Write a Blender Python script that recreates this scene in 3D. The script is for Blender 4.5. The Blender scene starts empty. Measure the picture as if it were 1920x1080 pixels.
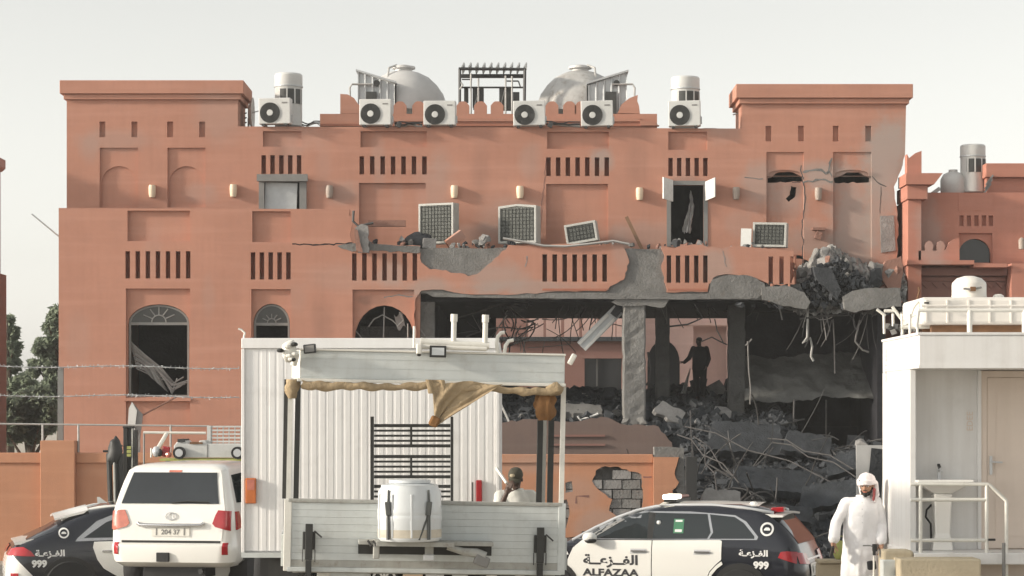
import bpy, bmesh, math, random
from mathutils import Vector, Matrix, Euler, noise
from mathutils.geometry import tessellate_polygon, delaunay_2d_cdt, convex_hull_2d
R = math.radians
random.seed(7)
SC = bpy.context.scene
COL = SC.collection

# ---------------------------------------------------------------- camera, sky, sun, exposure
FPX = 4380.0           # focal length in photo pixels (1920 wide)
CAMH = 2.5             # eye height
HOR = 780.0            # horizon row in the photo
cam_d = bpy.data.cameras.new('camera')
cam = bpy.data.objects.new('camera', cam_d)
COL.objects.link(cam)
cam.location = (0, 0, CAMH)
cam.rotation_euler = (R(90), 0, 0)
cam_d.sensor_width = 36.0
cam_d.lens = 36.0 * FPX / 1920.0
cam_d.shift_y = (HOR - 540.0) / 1920.0
cam_d.clip_start = 0.5
cam_d.clip_end = 3000
SC.camera = cam

HAZE = 0.0006
SUN_EL, SUN_AZ = 17.5, 258.0       # azimuth clockwise from +Y: the sun stands to the left, a little on the camera's side
wd = bpy.data.worlds.new('World')
SC.world = wd
wd.use_nodes = True
nt = wd.node_tree
sky = nt.nodes.new('ShaderNodeTexSky')
sky.sky_type = 'NISHITA'
sky.sun_disc = False
sky.sun_elevation = R(SUN_EL)
sky.sun_rotation = R(SUN_AZ)
sky.air_density = 1.3
sky.dust_density = 1.2
sky.ozone_density = 1.0
hs = nt.nodes.new('ShaderNodeHueSaturation')     # dusty desert air: a greyer, paler sky everywhere
hs.inputs['Saturation'].default_value = 0.10
bg = nt.nodes['Background']
bg.inputs[1].default_value = 0.145
nt.links.new(sky.outputs[0], hs.inputs['Color'])
tint = nt.nodes.new('ShaderNodeMixRGB'); tint.blend_type = 'MULTIPLY'; tint.inputs[0].default_value = 1.0; tint.inputs[2].default_value = (1.0, 0.985, 0.945, 1)
nt.links.new(hs.outputs[0], tint.inputs[1]); nt.links.new(tint.outputs[0], bg.inputs[0])
sd = bpy.data.lights.new('sun', 'SUN')
sd.energy = 2.8
sd.angle = R(4.0)
sd.color = (1.0, 0.90, 0.76)
so = bpy.data.objects.new('sun', sd)
COL.objects.link(so)
_e, _a = R(SUN_EL), R(SUN_AZ)
so.rotation_euler = Vector((math.sin(_a)*math.cos(_e), math.cos(_a)*math.cos(_e), math.sin(_e))).to_track_quat('Z', 'Y').to_euler()
so.location = (-20, 10, 30)
vs = SC.view_settings
vs.view_transform = 'Standard'
vs.look = 'None'
vs.exposure = 0.70
vs.gamma = 1.0
vs.use_curve_mapping = False

def X(px, Y): return (px - 960.0) * Y / FPX
def Z(py, Y): return CAMH - (py - HOR) * Y / FPX
def G(x, Y):
    """height of the ground: a raised lot in front, dropping to the street"""
    road = max(-0.6, min(-0.2, -0.32 - 0.066*(x + 5.2) - 0.16*(Y - 35.5)))
    t = max(0.0, min(1.0, (Y - 29.9) / 1.5))
    t = t*t*(3 - 2*t)
    return road * t

# ---------------------------------------------------------------- materials
M = {}
def mat(name, col, rough=0.7, var=0.12, scale=3.0, bump=0.0, bscale=30.0, metal=0.0, spec=0.5, col2=None, dirt=0.0, emit=0.0, coat=0.0, streak=0.0):
    m = bpy.data.materials.new(name)
    m.use_nodes = True
    n = m.node_tree.nodes; l = m.node_tree.links
    b = n['Principled BSDF']
    b.inputs['Roughness'].default_value = rough
    b.inputs['Metallic'].default_value = metal
    b.inputs['Specular IOR Level'].default_value = spec
    b.inputs['Coat Weight'].default_value = coat
    b.inputs['Coat Roughness'].default_value = 0.08
    tc = n.new('ShaderNodeTexCoord')
    c = (*col, 1.0)
    c2 = (*(col2 if col2 else [x*(1-var) for x in col]), 1.0)
    nz = n.new('ShaderNodeTexNoise'); nz.inputs['Scale'].default_value = scale; nz.inputs['Detail'].default_value = 8; nz.inputs['Roughness'].default_value = 0.65
    l.new(tc.outputs['Object'], nz.inputs['Vector'])
    rp = n.new('ShaderNodeValToRGB'); rp.color_ramp.elements[0].position = 0.3; rp.color_ramp.elements[1].position = 0.7
    rp.color_ramp.elements[0].color = c2; rp.color_ramp.elements[1].color = c
    l.new(nz.outputs[0], rp.inputs[0])
    out = rp.outputs[0]
    if streak > 0:      # rain and dust streaks running down
        mp = n.new('ShaderNodeMapping'); mp.inputs['Scale'].default_value = (6, 6, 0.35)
        l.new(tc.outputs['Object'], mp.inputs[0])
        ns = n.new('ShaderNodeTexNoise'); ns.inputs['Scale'].default_value = 1.6; ns.inputs['Detail'].default_value = 6
        l.new(mp.outputs[0], ns.inputs['Vector'])
        mr = n.new('ShaderNodeMapRange'); mr.inputs['From Min'].default_value = 0.45; mr.inputs['From Max'].default_value = 0.75; mr.inputs['To Max'].default_value = streak
        l.new(ns.outputs[0], mr.inputs[0])
        mx = n.new('ShaderNodeMixRGB'); mx.inputs[2].default_value = (col[0]*0.55, col[1]*0.5, col[2]*0.45, 1)
        l.new(mr.outputs[0], mx.inputs[0]); l.new(out, mx.inputs[1]); out = mx.outputs[0]
    if dirt > 0:
        nd = n.new('ShaderNodeTexNoise'); nd.inputs['Scale'].default_value = scale*4.7; nd.inputs['Detail'].default_value = 10; nd.inputs['Roughness'].default_value = 0.7
        l.new(tc.outputs['Object'], nd.inputs['Vector'])
        mr = n.new('ShaderNodeMapRange'); mr.inputs['From Min'].default_value = 0.52; mr.inputs['From Max'].default_value = 0.72; mr.inputs['To Max'].default_value = dirt
        l.new(nd.outputs[0], mr.inputs[0])
        mx = n.new('ShaderNodeMixRGB'); mx.inputs[2].default_value = (0.16, 0.12, 0.08, 1)
        l.new(mr.outputs[0], mx.inputs[0]); l.new(out, mx.inputs[1]); out = mx.outputs[0]
    l.new(out, b.inputs['Base Color'])
    if bump > 0:
        nb = n.new('ShaderNodeTexNoise'); nb.inputs['Scale'].default_value = bscale; nb.inputs['Detail'].default_value = 8; nb.inputs['Roughness'].default_value = 0.6
        l.new(tc.outputs['Object'], nb.inputs['Vector'])
        bp = n.new('ShaderNodeBump'); bp.inputs['Strength'].default_value = min(1.0, bump); bp.inputs['Distance'].default_value = 0.03
        l.new(nb.outputs[0], bp.inputs['Height']); l.new(bp.outputs[0], b.inputs['Normal'])
    if emit > 0:
        b.inputs['Emission Color'].default_value = c
        b.inputs['Emission Strength'].default_value = emit
    M[name] = m
    return m

def stained(name, col, spots, grime=0.35, bump=0.22, dust=(0.37, 0.315, 0.285), soot=(0.10, 0.08, 0.072)):
    """painted plaster with sooty/scoured patches at given world places: (x, z, radius x, radius z, amount)"""
    m = mat(name, col, 0.92, 0.17, 0.5, bump, 45, spec=0.15, streak=0.12)
    n = m.node_tree.nodes; l = m.node_tree.links
    b = n['Principled BSDF']
    src = b.inputs['Base Color'].links[0].from_socket
    geo = n.new('ShaderNodeNewGeometry')
    nz = n.new('ShaderNodeTexNoise'); nz.inputs['Scale'].default_value = 1.3; nz.inputs['Detail'].default_value = 9; nz.inputs['Roughness'].default_value = 0.7
    l.new(geo.outputs['Position'], nz.inputs['Vector'])
    # fine blotches everywhere
    n2 = n.new('ShaderNodeTexNoise'); n2.inputs['Scale'].default_value = 2.6; n2.inputs['Detail'].default_value = 12; n2.inputs['Roughness'].default_value = 0.75
    l.new(geo.outputs['Position'], n2.inputs['Vector'])
    mr = n.new('ShaderNodeMapRange'); mr.inputs['From Min'].default_value = 0.5; mr.inputs['From Max'].default_value = 0.75; mr.inputs['To Max'].default_value = grime
    l.new(n2.outputs[0], mr.inputs[0])
    mx = n.new('ShaderNodeMixRGB'); mx.inputs[2].default_value = (col[0]*0.72, col[1]*0.78, col[2]*0.86, 1)
    l.new(mr.outputs[0], mx.inputs[0]); l.new(src, mx.inputs[1]); src = mx.outputs[0]
    # faint horizontal course lines, like plaster over blockwork
    mpc = n.new('ShaderNodeMapping'); mpc.inputs['Scale'].default_value = (0.25, 0.25, 4.0); l.new(geo.outputs['Position'], mpc.inputs[0])
    n3 = n.new('ShaderNodeTexNoise'); n3.inputs['Scale'].default_value = 1.2; n3.inputs['Detail'].default_value = 7; l.new(mpc.outputs[0], n3.inputs['Vector'])
    mr3 = n.new('ShaderNodeMapRange'); mr3.inputs['From Min'].default_value = 0.5; mr3.inputs['From Max'].default_value = 0.72; mr3.inputs['To Max'].default_value = 0.34; l.new(n3.outputs[0], mr3.inputs[0])
    mx = n.new('ShaderNodeMixRGB'); mx.inputs[2].default_value = (min(1,col[0]*1.12), col[1]*1.22, col[2]*1.28, 1); l.new(mr3.outputs[0], mx.inputs[0]); l.new(src, mx.inputs[1]); src = mx.outputs[0]
    for (cx, cz, rx, rz, amt, *sooty) in spots:
        mp = n.new('ShaderNodeMapping'); mp.vector_type = 'POINT'
        mp.inputs['Location'].default_value = (-cx/rx, 0, -cz/rz)
        mp.inputs['Scale'].default_value = (1/rx, 0.0, 1/rz)
        l.new(geo.outputs['Position'], mp.inputs[0])
        ln = n.new('ShaderNodeVectorMath'); ln.operation = 'LENGTH'
        l.new(mp.outputs[0], ln.inputs[0])
        ad = n.new('ShaderNodeMath'); ad.operation = 'MULTIPLY_ADD'; ad.inputs[1].default_value = 1.7; 
        l.new(nz.outputs[0], ad.inputs[0]); l.new(ln.outputs['Value'], ad.inputs[2])
        r2 = n.new('ShaderNodeMapRange'); r2.inputs['From Min'].default_value = 1.35; r2.inputs['From Max'].default_value = 1.95
        r2.inputs['To Min'].default_value = amt; r2.inputs['To Max'].default_value = 0
        l.new(ad.outputs[0], r2.inputs[0])
        mx = n.new('ShaderNodeMixRGB'); mx.inputs[2].default_value = (*(soot if sooty else dust), 1)
        l.new(r2.outputs[0], mx.inputs[0]); l.new(src, mx.inputs[1]); src = mx.outputs[0]
    l.new(src, b.inputs['Base Color'])
    return m

# ---------------------------------------------------------------- mesh builder
def V(*a): return Vector(a)

class MB:
    def __init__(s): s.v = []; s.f = []
    def add(s, vs, fs):
        o = len(s.v)
        s.v += [Vector(p) for p in vs]; s.f += [tuple(i+o for i in f) for f in fs]
        return s
    def box(s, x0, x1, y0, y1, z0, z1):
        return s.add([(x0,y0,z0),(x1,y0,z0),(x1,y1,z0),(x0,y1,z0),(x0,y0,z1),(x1,y0,z1),(x1,y1,z1),(x0,y1,z1)],
                     [(0,3,2,1),(4,5,6,7),(0,1,5,4),(1,2,6,5),(2,3,7,6),(3,0,4,7)])
    def obox(s, c, sz, rot=(0,0,0)):
        m = Euler([R(a) for a in rot]).to_matrix()
        vs = []
        for k in (-.5,.5):
            for (i,j) in ((-.5,-.5),(.5,-.5),(.5,.5),(-.5,.5)):
                vs.append(Vector(c) + m @ Vector((i*sz[0], j*sz[1], k*sz[2])))
        return s.add(vs, [(0,3,2,1),(4,5,6,7),(0,1,5,4),(1,2,6,5),(2,3,7,6),(3,0,4,7)])
    def plate(s, outer, holes, y0, y1):
        """polygon in (x,z) with holes, given depth from y0 (front) to y1"""
        loops = [[Vector((p[0],p[1],0)) for p in outer]] + [[Vector((p[0],p[1],0)) for p in h] for h in holes]
        tris = tessellate_polygon(loops)
        pts = [p for lp in loops for p in lp]
        n = len(pts); vs = [(p.x,y0,p.y) for p in pts] + [(p.x,y1,p.y) for p in pts]
        fs = []
        for t in tris:
            a,b,c = [pts[i] for i in t]
            cr = (b.x-a.x)*(c.y-a.y)-(b.y-a.y)*(c.x-a.x)
            if abs(cr) < 1e-12: continue
            t = t if cr > 0 else (t[0],t[2],t[1])
            fs.append(tuple(t)); fs.append((t[0]+n,t[2]+n,t[1]+n))
        o = 0
        for li,lp in enumerate(loops):
            k = len(lp)
            ar = sum(lp[i].x*lp[(i+1)%k].y - lp[(i+1)%k].x*lp[i].y for i in range(k))
            ccw = ar > 0
            for i in range(k):
                a, b = o+i, o+(i+1)%k
                if (ccw and li == 0) or (not ccw and li > 0): fs.append((a, a+n, b+n, b)[::-1] if False else (b, b+n, a+n, a)[::-1])
                else: fs.append((b, b+n, a+n, a))
            o += k
        return s.add(vs, fs)
    def tube(s, pts, r, n=8, cap=True):
        pts = [Vector(p) for p in pts]
        rs = r if isinstance(r,(list,tuple)) else [r]*len(pts)
        o = len(s.v); up = None
        for i,p in enumerate(pts):
            d = (pts[min(i+1,len(pts)-1)] - pts[max(i-1,0)])
            if d.length < 1e-9: d = Vector((0,0,1))
            d.normalize()
            if up is None: up = Vector((0,0,1)) if abs(d.z) < .9 else Vector((1,0,0))
            a = d.cross(up)
            if a.length < 1e-6: a = d.orthogonal()
            a.normalize(); b = a.cross(d); up = b
            for k in range(n):
                t = 2*math.pi*k/n
                s.v.append(p + a*(math.cos(t)*rs[i]) + b*(math.sin(t)*rs[i]))
        for i in range(len(pts)-1):
            for k in range(n):
                s.f.append((o+i*n+k, o+i*n+(k+1)%n, o+(i+1)*n+(k+1)%n, o+(i+1)*n+k))
        if cap:
            s.f.append(tuple(o+k for k in range(n))[::-1]); e = o+(len(pts)-1)*n
            s.f.append(tuple(e+k for k in range(n)))
        return s
    def lathe(s, prof, c=(0,0,0), n=20, axis='z'):
        """profile of (radius, height)"""
        o = len(s.v)
        for (r,h) in prof:
            for k in range(n):
                t = 2*math.pi*k/n
                p = {'z':(r*math.cos(t),r*math.sin(t),h),'y':(r*math.cos(t),h,r*math.sin(t)),'x':(h,r*math.cos(t),r*math.sin(t))}[axis]
                s.v.append(Vector(c)+Vector(p))
        for i in range(len(prof)-1):
            for k in range(n):
                q = (o+i*n+k, o+i*n+(k+1)%n, o+(i+1)*n+(k+1)%n, o+(i+1)*n+k)
                s.f.append(q if axis != 'y' else q[::-1])
        a = tuple(o+k for k in range(n))[::-1]; b = tuple(o+(len(prof)-1)*n+k for k in range(n))
        s.f += [a if axis != 'y' else a[::-1], b if axis != 'y' else b[::-1]]
        return s
    def loft(s, rings, close=True, cap=True):
        o = len(s.v); n = len(rings[0])
        for rg in rings: s.v += [Vector(p) for p in rg]
        for i in range(len(rings)-1):
            for k in range(n if close else n-1):
                s.f.append((o+i*n+k, o+i*n+(k+1)%n, o+(i+1)*n+(k+1)%n, o+(i+1)*n+k))
        if cap:
            s.f.append(tuple(o+k for k in range(n))[::-1]); e = o+(len(rings)-1)*n
            s.f.append(tuple(e+k for k in range(n)))
        return s
    def grid(s, fn, nu, nv):
        o = len(s.v)
        for j in range(nv+1):
            for i in range(nu+1): s.v.append(Vector(fn(i/nu, j/nv)))
        for j in range(nv):
            for i in range(nu):
                a = o+j*(nu+1)+i; s.f.append((a,a+1,a+nu+2,a+nu+1))
        return s
    def ball(s, c, r, n=12, m=8):
        r = r if isinstance(r,(tuple,list)) else (r,r,r)
        rings = []
        for j in range(1,m):
            t = math.pi*j/m
            rings.append([(c[0]+r[0]*math.sin(t)*math.cos(2*math.pi*k/n), c[1]+r[1]*math.sin(t)*math.sin(2*math.pi*k/n), c[2]-r[2]*math.cos(t)) for k in range(n)])
        return s.loft(rings)
    def capsule(s, p0, p1, r0, r1, n=10):
        p0, p1 = Vector(p0), Vector(p1); d = (p1-p0).normalized()
        pts, rs = [], []
        for k in range(4):
            t = math.pi/2*(k/3.0)*.98
            pts.append(p0 - d*r0*math.cos(t)); rs.append(max(.001, r0*math.sin(t)))
        for k in range(4):
            t = math.pi/2*(1-k/3.0)*.98
            pts.append(p1 + d*r1*math.cos(t)); rs.append(max(.001, r1*math.sin(t)))
        return s.tube(pts, rs, n)
    def map(s, fn):
        s.v = [Vector(fn(p)) for p in s.v]; return s
    def build(s, name, material, parent=None, world=False, smooth=None, bevel=0, fix=True, mesh_only=False):
        me = bpy.data.meshes.new(name)
        vs = s.v
        if world and parent is not None:
            inv = wm(parent).inverted(); vs = [inv @ p for p in vs]
        me.from_pydata([tuple(p) for p in vs], [], s.f)
        me.update()
        if fix:
            bm = bmesh.new(); bm.from_mesh(me); bmesh.ops.recalc_face_normals(bm, faces=bm.faces); bm.to_mesh(me); bm.free()
        if smooth is not None:
            for p in me.polygons: p.use_smooth = True
            me.set_sharp_from_angle(angle=R(smooth))
        me.materials.append(M[material] if isinstance(material,str) else material)
        if mesh_only: return me
        return put(name, me, parent, bevel)

def put(name, me, parent=None, bevel=0):
    o = bpy.data.objects.new(name, me); COL.objects.link(o)
    if parent is not None: o.parent = parent
    if bevel:
        b = o.modifiers.new('bevel','BEVEL'); b.width = bevel; b.segments = 2; b.limit_method = 'ANGLE'; b.angle_limit = R(40)
        b.harden_normals = False
    return o

def wm(o):
    m = Matrix.LocRotScale(o.location, o.rotation_euler, o.scale)
    return wm(o.parent) @ m if o.parent else m

def thing(name, label, cat, loc=(0,0,0), rot=(0,0,0), group=None):
    o = bpy.data.objects.new(name, None); COL.objects.link(o)
    o.empty_display_size = .2
    o.location = loc; o.rotation_euler = [R(a) for a in rot]
    return tag(o, label, cat, group)
def tag(o, label, cat, group=None):
    o['label'] = label; o['category'] = cat
    if group: o['group'] = group
    return o
def kind(o, k):
    o['kind'] = k; return o
def copy_tree(o, parent=None):
    c = o.copy(); COL.objects.link(c)
    if parent is not None: c.parent = parent
    for ch in list(o.children): copy_tree(ch, c)
    return c

def rect(x0, x1, z0, z1): return [(x0,z0),(x1,z0),(x1,z1),(x0,z1)]
def arch(x0, x1, z0, zs, zt, n=12):
    """opening from z0 up to spring zs, crown zt"""
    cx, hw = (x0+x1)/2, (x1-x0)/2
    return [(x0,z0),(x1,z0)] + [(cx+hw*math.cos(math.pi*k/n), zs+(zt-zs)*math.sin(math.pi*k/n)) for k in range(n+1)]
def jag(pts, amp, step, seed=0):
    """subdivide an open polyline with random break-off teeth"""
    rr = random.Random(seed); out = [pts[0]]
    for a,b in zip(pts[:-1], pts[1:]):
        L = math.hypot(b[0]-a[0], b[1]-a[1]); k = max(1, int(L/step))
        for i in range(1,k):
            t = i/k; out.append((a[0]+(b[0]-a[0])*t+rr.uniform(-amp,amp), a[1]+(b[1]-a[1])*t+rr.uniform(-amp,amp)))
        out.append(b)
    return out
def PX(pts, Y): return [(X(a,Y), Z(b,Y)) for a,b in pts]

_font_cache = {}
def text_mb(body, size, mapfn, bold=0.0, depth=0.0, sx=1.0, align='CENTER', font_shear=0.0):
    """flat lettering; mapfn maps (u, v) in metres to a 3D point"""
    cu = bpy.data.curves.new('text_tmp','FONT'); cu.body = body; cu.size = size; cu.align_x = align; cu.offset = bold; cu.resolution_u = 3; cu.shear = font_shear
    o = bpy.data.objects.new('text_tmp', cu); COL.objects.link(o)
    dg = bpy.context.evaluated_depsgraph_get(); dg.update()
    me = bpy.data.meshes.new_from_object(o.evaluated_get(dg))
    mb = MB(); mb.v = [Vector(mapfn(v.co.x*sx, v.co.y)) for v in me.vertices]; mb.f = [tuple(p.vertices) for p in me.polygons]
    bpy.data.objects.remove(o); bpy.data.meshes.remove(me); bpy.data.curves.remove(cu)
    return mb

def chunk_mesh(name, seed, material, flat=(1,1,1), n=14):
    """an angular broken lump: convex hull of a few points"""
    rr = random.Random(seed); bm = bmesh.new()
    for i in range(n):
        v = Vector((rr.uniform(-1,1), rr.uniform(-1,1), rr.uniform(-1,1)))
        v = v.normalized()*rr.uniform(.6,1.0)
        bm.verts.new((v.x*flat[0]*.5, v.y*flat[1]*.5, v.z*flat[2]*.5))
    r = bmesh.ops.convex_hull(bm, input=bm.verts)
    bmesh.ops.delete(bm, geom=[g for g in r['geom_interior'] if isinstance(g, bmesh.types.BMVert)], context='VERTS')
    me = bpy.data.meshes.new(name); bm.to_mesh(me); bm.free()
    me.materials.append(M[material]); return me
# ---------------------------------------------------------------- the materials of the place
TERRA = (0.515, 0.258, 0.185)
def spot(px, py, Y, rx, rz, a, *k): return (X(px,Y), Z(py,Y), rx, rz, a, *k)
_sp = [spot(1660,300,62,.75,1.4,.85), spot(1600,420,62,.7,1.7,.75), spot(1645,400,62,.6,1.5,.6), spot(1545,325,62,.9,.45,.7), spot(1425,350,62,.6,.8,.5), spot(1480,370,62,.6,.6,.45), spot(1530,450,62,.9,.5,.45),
    spot(930,520,60,.9,.5,.5), spot(730,515,60,.5,.45,.5), spot(1345,500,60,.5,.6,.5), spot(640,360,62,.6,.4,.35), spot(1130,300,62,.3,.35,.6), spot(800,540,60,.7,.3,.55), spot(1000,540,60,1.6,.25,.5), spot(1200,440,62,1.2,.4,.3), spot(900,440,62,1.5,.3,.3),
    spot(1620,330,62,.5,.15,.35,1), spot(1480,330,62,.5,.15,.35,1), spot(1490,355,62,.3,.3,.35,1), spot(700,562,60,.5,.14,.3,1), spot(1290,340,62,.5,.16,.22,1)]
_rr = random.Random(44)
for _k in range(14): _sp.append(spot(_rr.uniform(120,1400),_rr.uniform(200,800),61,_rr.uniform(.3,1.1),_rr.uniform(.3,1.0),_rr.uniform(.14,.34)))
for _px,_py,_a in ((517,290,.35),(540,300,.25),(705,300,.35),(740,360,.2),(825,300,.3),(993,300,.35),(1120,300,.3),(1284,330,.3),(600,300,.2),(300,470,.2),(400,560,.22),(560,560,.2),(610,620,.25),(160,640,.2),(900,300,.2),(1200,300,.2)):
    _sp.append(spot(_px,_py,61,_rr.uniform(.18,.4),_rr.uniform(.5,1.0),_a*.7,*((1,) if _rr.random()<.25 else ())))
stained('terracotta', TERRA, _sp)
stained('neighbour_plaster', (0.50,0.225,0.165), [spot(1690,470,66,.5,1.2,.5)])
stained('boundary_plaster', (0.54,0.27,0.165), [spot(1080,930,50,.6,.5,.25), spot(1130,985,50,.8,.4,.4), spot(1000,870,50,.8,.25,.3)], grime=.4)
stained('courtyard_plaster', (0.62,0.42,0.37), [spot(1130,690,74,.9,.9,.3)])
stained('brown_plaster', (0.28,0.155,0.13), [])
stained('plinth_plaster', (0.20,0.145,0.125), [], grime=.5)
stained('edge_plaster', (0.36,0.22,0.19), [])
mat('ac_dusty', (0.45,0.45,0.42), .6, .2, 2, .05, 20, dirt=.4)
mat('slot_red', (0.42,0.17,0.11), .95, .15, 3, .2)
mat('concrete', (0.25,0.245,0.235), .95, .42, 2.2, .9, 18, spec=.1, dirt=.3)
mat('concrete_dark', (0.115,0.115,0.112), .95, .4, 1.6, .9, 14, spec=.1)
mat('concrete_slab', (0.17,0.17,0.162), .95, .4, 1.2, .9, 7, spec=.1)
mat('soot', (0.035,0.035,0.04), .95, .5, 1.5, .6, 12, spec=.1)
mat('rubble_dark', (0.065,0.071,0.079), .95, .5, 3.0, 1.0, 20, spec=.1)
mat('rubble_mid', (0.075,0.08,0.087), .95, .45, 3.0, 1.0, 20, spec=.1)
mat('rubble_pile', (0.42,0.415,0.40), .95, .6, 5.0, 1.0, 16, spec=.1, dirt=.4)
mat('rubble_pale', (0.33,0.32,0.31), .95, .35, 3.0, .8, 20, spec=.1)
mat('rubble_pink', (0.36,0.20,0.155), .95, .3, 3.0, .6, 20, spec=.1)
mat('rebar', (0.09,0.085,0.083), .7, .4, 8, .3, 40, metal=.3)
mat('cable', (0.03,0.03,0.03), .6)
mat('rebar_pale', (0.20,0.19,0.18), .8, .35, 6, .3, 40)
mat('pale_pipe', (0.42,0.41,0.39), .55, .2, 5)
mat('white_metal', (0.72,0.71,0.68), .45, .12, 2, .05, 20, dirt=.25)
mat('ac_white', (0.62,0.62,0.60), .5, .12, 2, .05, 20, dirt=.18)
mat('ac_dark', (0.055,0.058,0.055), .55, .4, 6)
mat('ac_fin', (0.09,0.095,0.085), .5, .4, 12, .5, 60, metal=.3)
mat('galvanised', (0.55,0.57,0.575), .5, .25, 2.5, .1, 30, metal=.35)
mat('tank_stained', (0.56,0.55,0.53), .6, .45, 1.1, .1, 20, dirt=.75)
mat('tank_grey', (0.58,0.57,0.555), .6, .2, 1.5, .1, 20, dirt=.12)
mat('cream_lamp', (0.78,0.62,0.45), .5, .1)
mat('lamp_grey', (0.38,0.31,0.26), .6, .1)
mat('steel_black', (0.03,0.03,0.028), .55, .3, 6)
mat('steel_dark', (0.06,0.06,0.06), .55, .3, 6, metal=.3)
mat('frame_grey', (0.23,0.225,0.215), .6, .2, 3)
mat('glass_dark', (0.02,0.022,0.025), .08, .2, 2, spec=.6)
mat('glass_fan', (0.05,0.05,0.047), .15, .3, 4, spec=.5)
mat('white_cloth', (0.55,0.55,0.54), .95, .2, 6, .3, 30)
mat('blind', (0.36,0.35,0.34), .7, .25, 6)
mat('wood', (0.25,0.14,0.08), .8, .3, 4, .3)
mat('dirt', (0.48,0.43,0.36), .98, .3, .8, .8, 6, spec=.1)
mat('asphalt', (0.26,0.24,0.21), .95, .3, 1.0, .6, 40, spec=.2)
mat('sand_concrete', (0.55,0.47,0.34), .95, .2, 2, .4, 20, spec=.15)
mat('bark', (0.09,0.07,0.05), .95, .3, 6, .6)
mat('leaf_a', (0.12,0.15,0.115), .7, .35, 3)
mat('leaf_b', (0.085,0.105,0.09), .75, .3, 3)

for k_ in ('leaf_a','leaf_b'):      # leaves let light through
    n_ = M[k_].node_tree.nodes; l_ = M[k_].node_tree.links; b_ = n_['Principled BSDF']
    tr_ = n_.new('ShaderNodeBsdfTranslucent'); tr_.inputs[0].default_value = (.30,.35,.25,1); mxs = n_.new('ShaderNodeMixShader'); mxs.inputs[0].default_value = .55
    o_ = [q for q in n_ if q.type == 'OUTPUT_MATERIAL'][0]
    l_.new(b_.outputs[0],mxs.inputs[1]); l_.new(tr_.outputs[0],mxs.inputs[2]); l_.new(mxs.outputs[0],o_.inputs['Surface'])
# ---------------------------------------------------------------- the ground
def ground():
    xs = [-400,-120,-60,-40,-30] + [-25+i*1.25 for i in range(41)] + [30,40,60,120,400]
    ys = [-60,-20,0,10,20,25] + [28+i*.5 for i in range(28)] + [43,46,50,60,75,100,160,300,900]
    mb = MB(); n = len(xs)
    for y in ys:
        for x in xs: mb.v.append(V(x, y, G(max(-14,min(12,x)), y)))
    for j in range(len(ys)-1):
        for i in range(n-1): mb.f.append((j*n+i, j*n+i+1, (j+1)*n+i+1, (j+1)*n+i))
    return kind(mb.build('ground','dirt',smooth=60),'structure')
ground()
rd = MB()
ry = [31.6,33,34.5,36,38,40,43,46,48.5]; rx = [-60,-30,-20,-14,-11,-8,-5.2,-2.5,0,2.5,5,8,12,20,30,60]
for y in ry:
    for x in rx: rd.v.append(V(x, y, G(max(-14,min(12,x)), y)+.012))
for j in range(len(ry)-1):
    for i in range(len(rx)-1):
        a = j*len(rx)+i; rd.f.append((a,a+1,a+len(rx)+1,a+len(rx)))
kind(rd.build('road','asphalt',smooth=60),'structure')

# ---------------------------------------------------------------- the damaged building
YL, YU = 60.0, 62.0            # front planes of the lower facade and of the set-back upper one
B = thing('damaged_building','large terracotta building with its ground floor blown open and a tower at each end','building',(0,61,-.6))
def part(mb, name, m, parent=None, **k): return mb.build(name, m, parent or B, world=True, **k)

def slots(x0, x1, n, y0, y1, Y, w=8.6):
    return [PX([(c-w/2,y1),(c+w/2,y1),(c+w/2,y0),(c-w/2,y0)], Y) for c in [x0+w/2+(x1-x0-w)*i/(n-1) for i in range(n)]]
def prect(x0, x1, y0, y1, Y): return PX([(x0,y1),(x1,y1),(x1,y0),(x0,y0)], Y)

lowslots = slots(235,357,7,471,522,YL)+slots(470,545,5,473,524,YL)+slots(660,782,7,475,526,YL)+slots(1017,1138,7,477,528,YL)+slots(1250,1327,5,479,530,YL)+slots(1441,1490,3,481,533,YL)
# top edge of the parapet, broken away to the right of x=655
top_left = [(110,390),(655,392)]
brk = jag([(655,392),(661,420),(656,440),(661,461)], 3, 9, 1)
ledge = jag([(661,461),(700,459),(788,461)], 2.0, 14, 2) + jag([(953,459),(1010,462),(1050,457),(1110,458),(1168,460)], 2.5, 12, 3)
spall1 = jag([(788,461),(790,492),(806,505),(830,507),(862,512),(878,518),(900,510),(915,496),(935,480),(953,459)], 2.2, 7, 4)
spall2 = jag([(1168,460),(1176,478),(1180,492),(1172,512),(1170,524),(1150,534),(1136,546)], 1.8, 6, 5)
spall2b = jag([(1250,548),(1246,520),(1240,500),(1246,480),(1240,462)], 2.0, 6, 6)
right_top = jag([(1240,462),(1262,466),(1300,458),(1345,464),(1400,463),(1440,467),(1488,470)], 2.2, 9, 7)
right_edge = jag([(1488,470),(1492,500),(1484,531),(1450,536),(1432,528)], 3, 8, 8)
spall3 = jag([(1432,528),(1400,517),(1362,514),(1338,520),(1329,534),(1327,547)], 1.6, 7, 9)
seq = top_left + brk[1:] + ledge[1:15]
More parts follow.
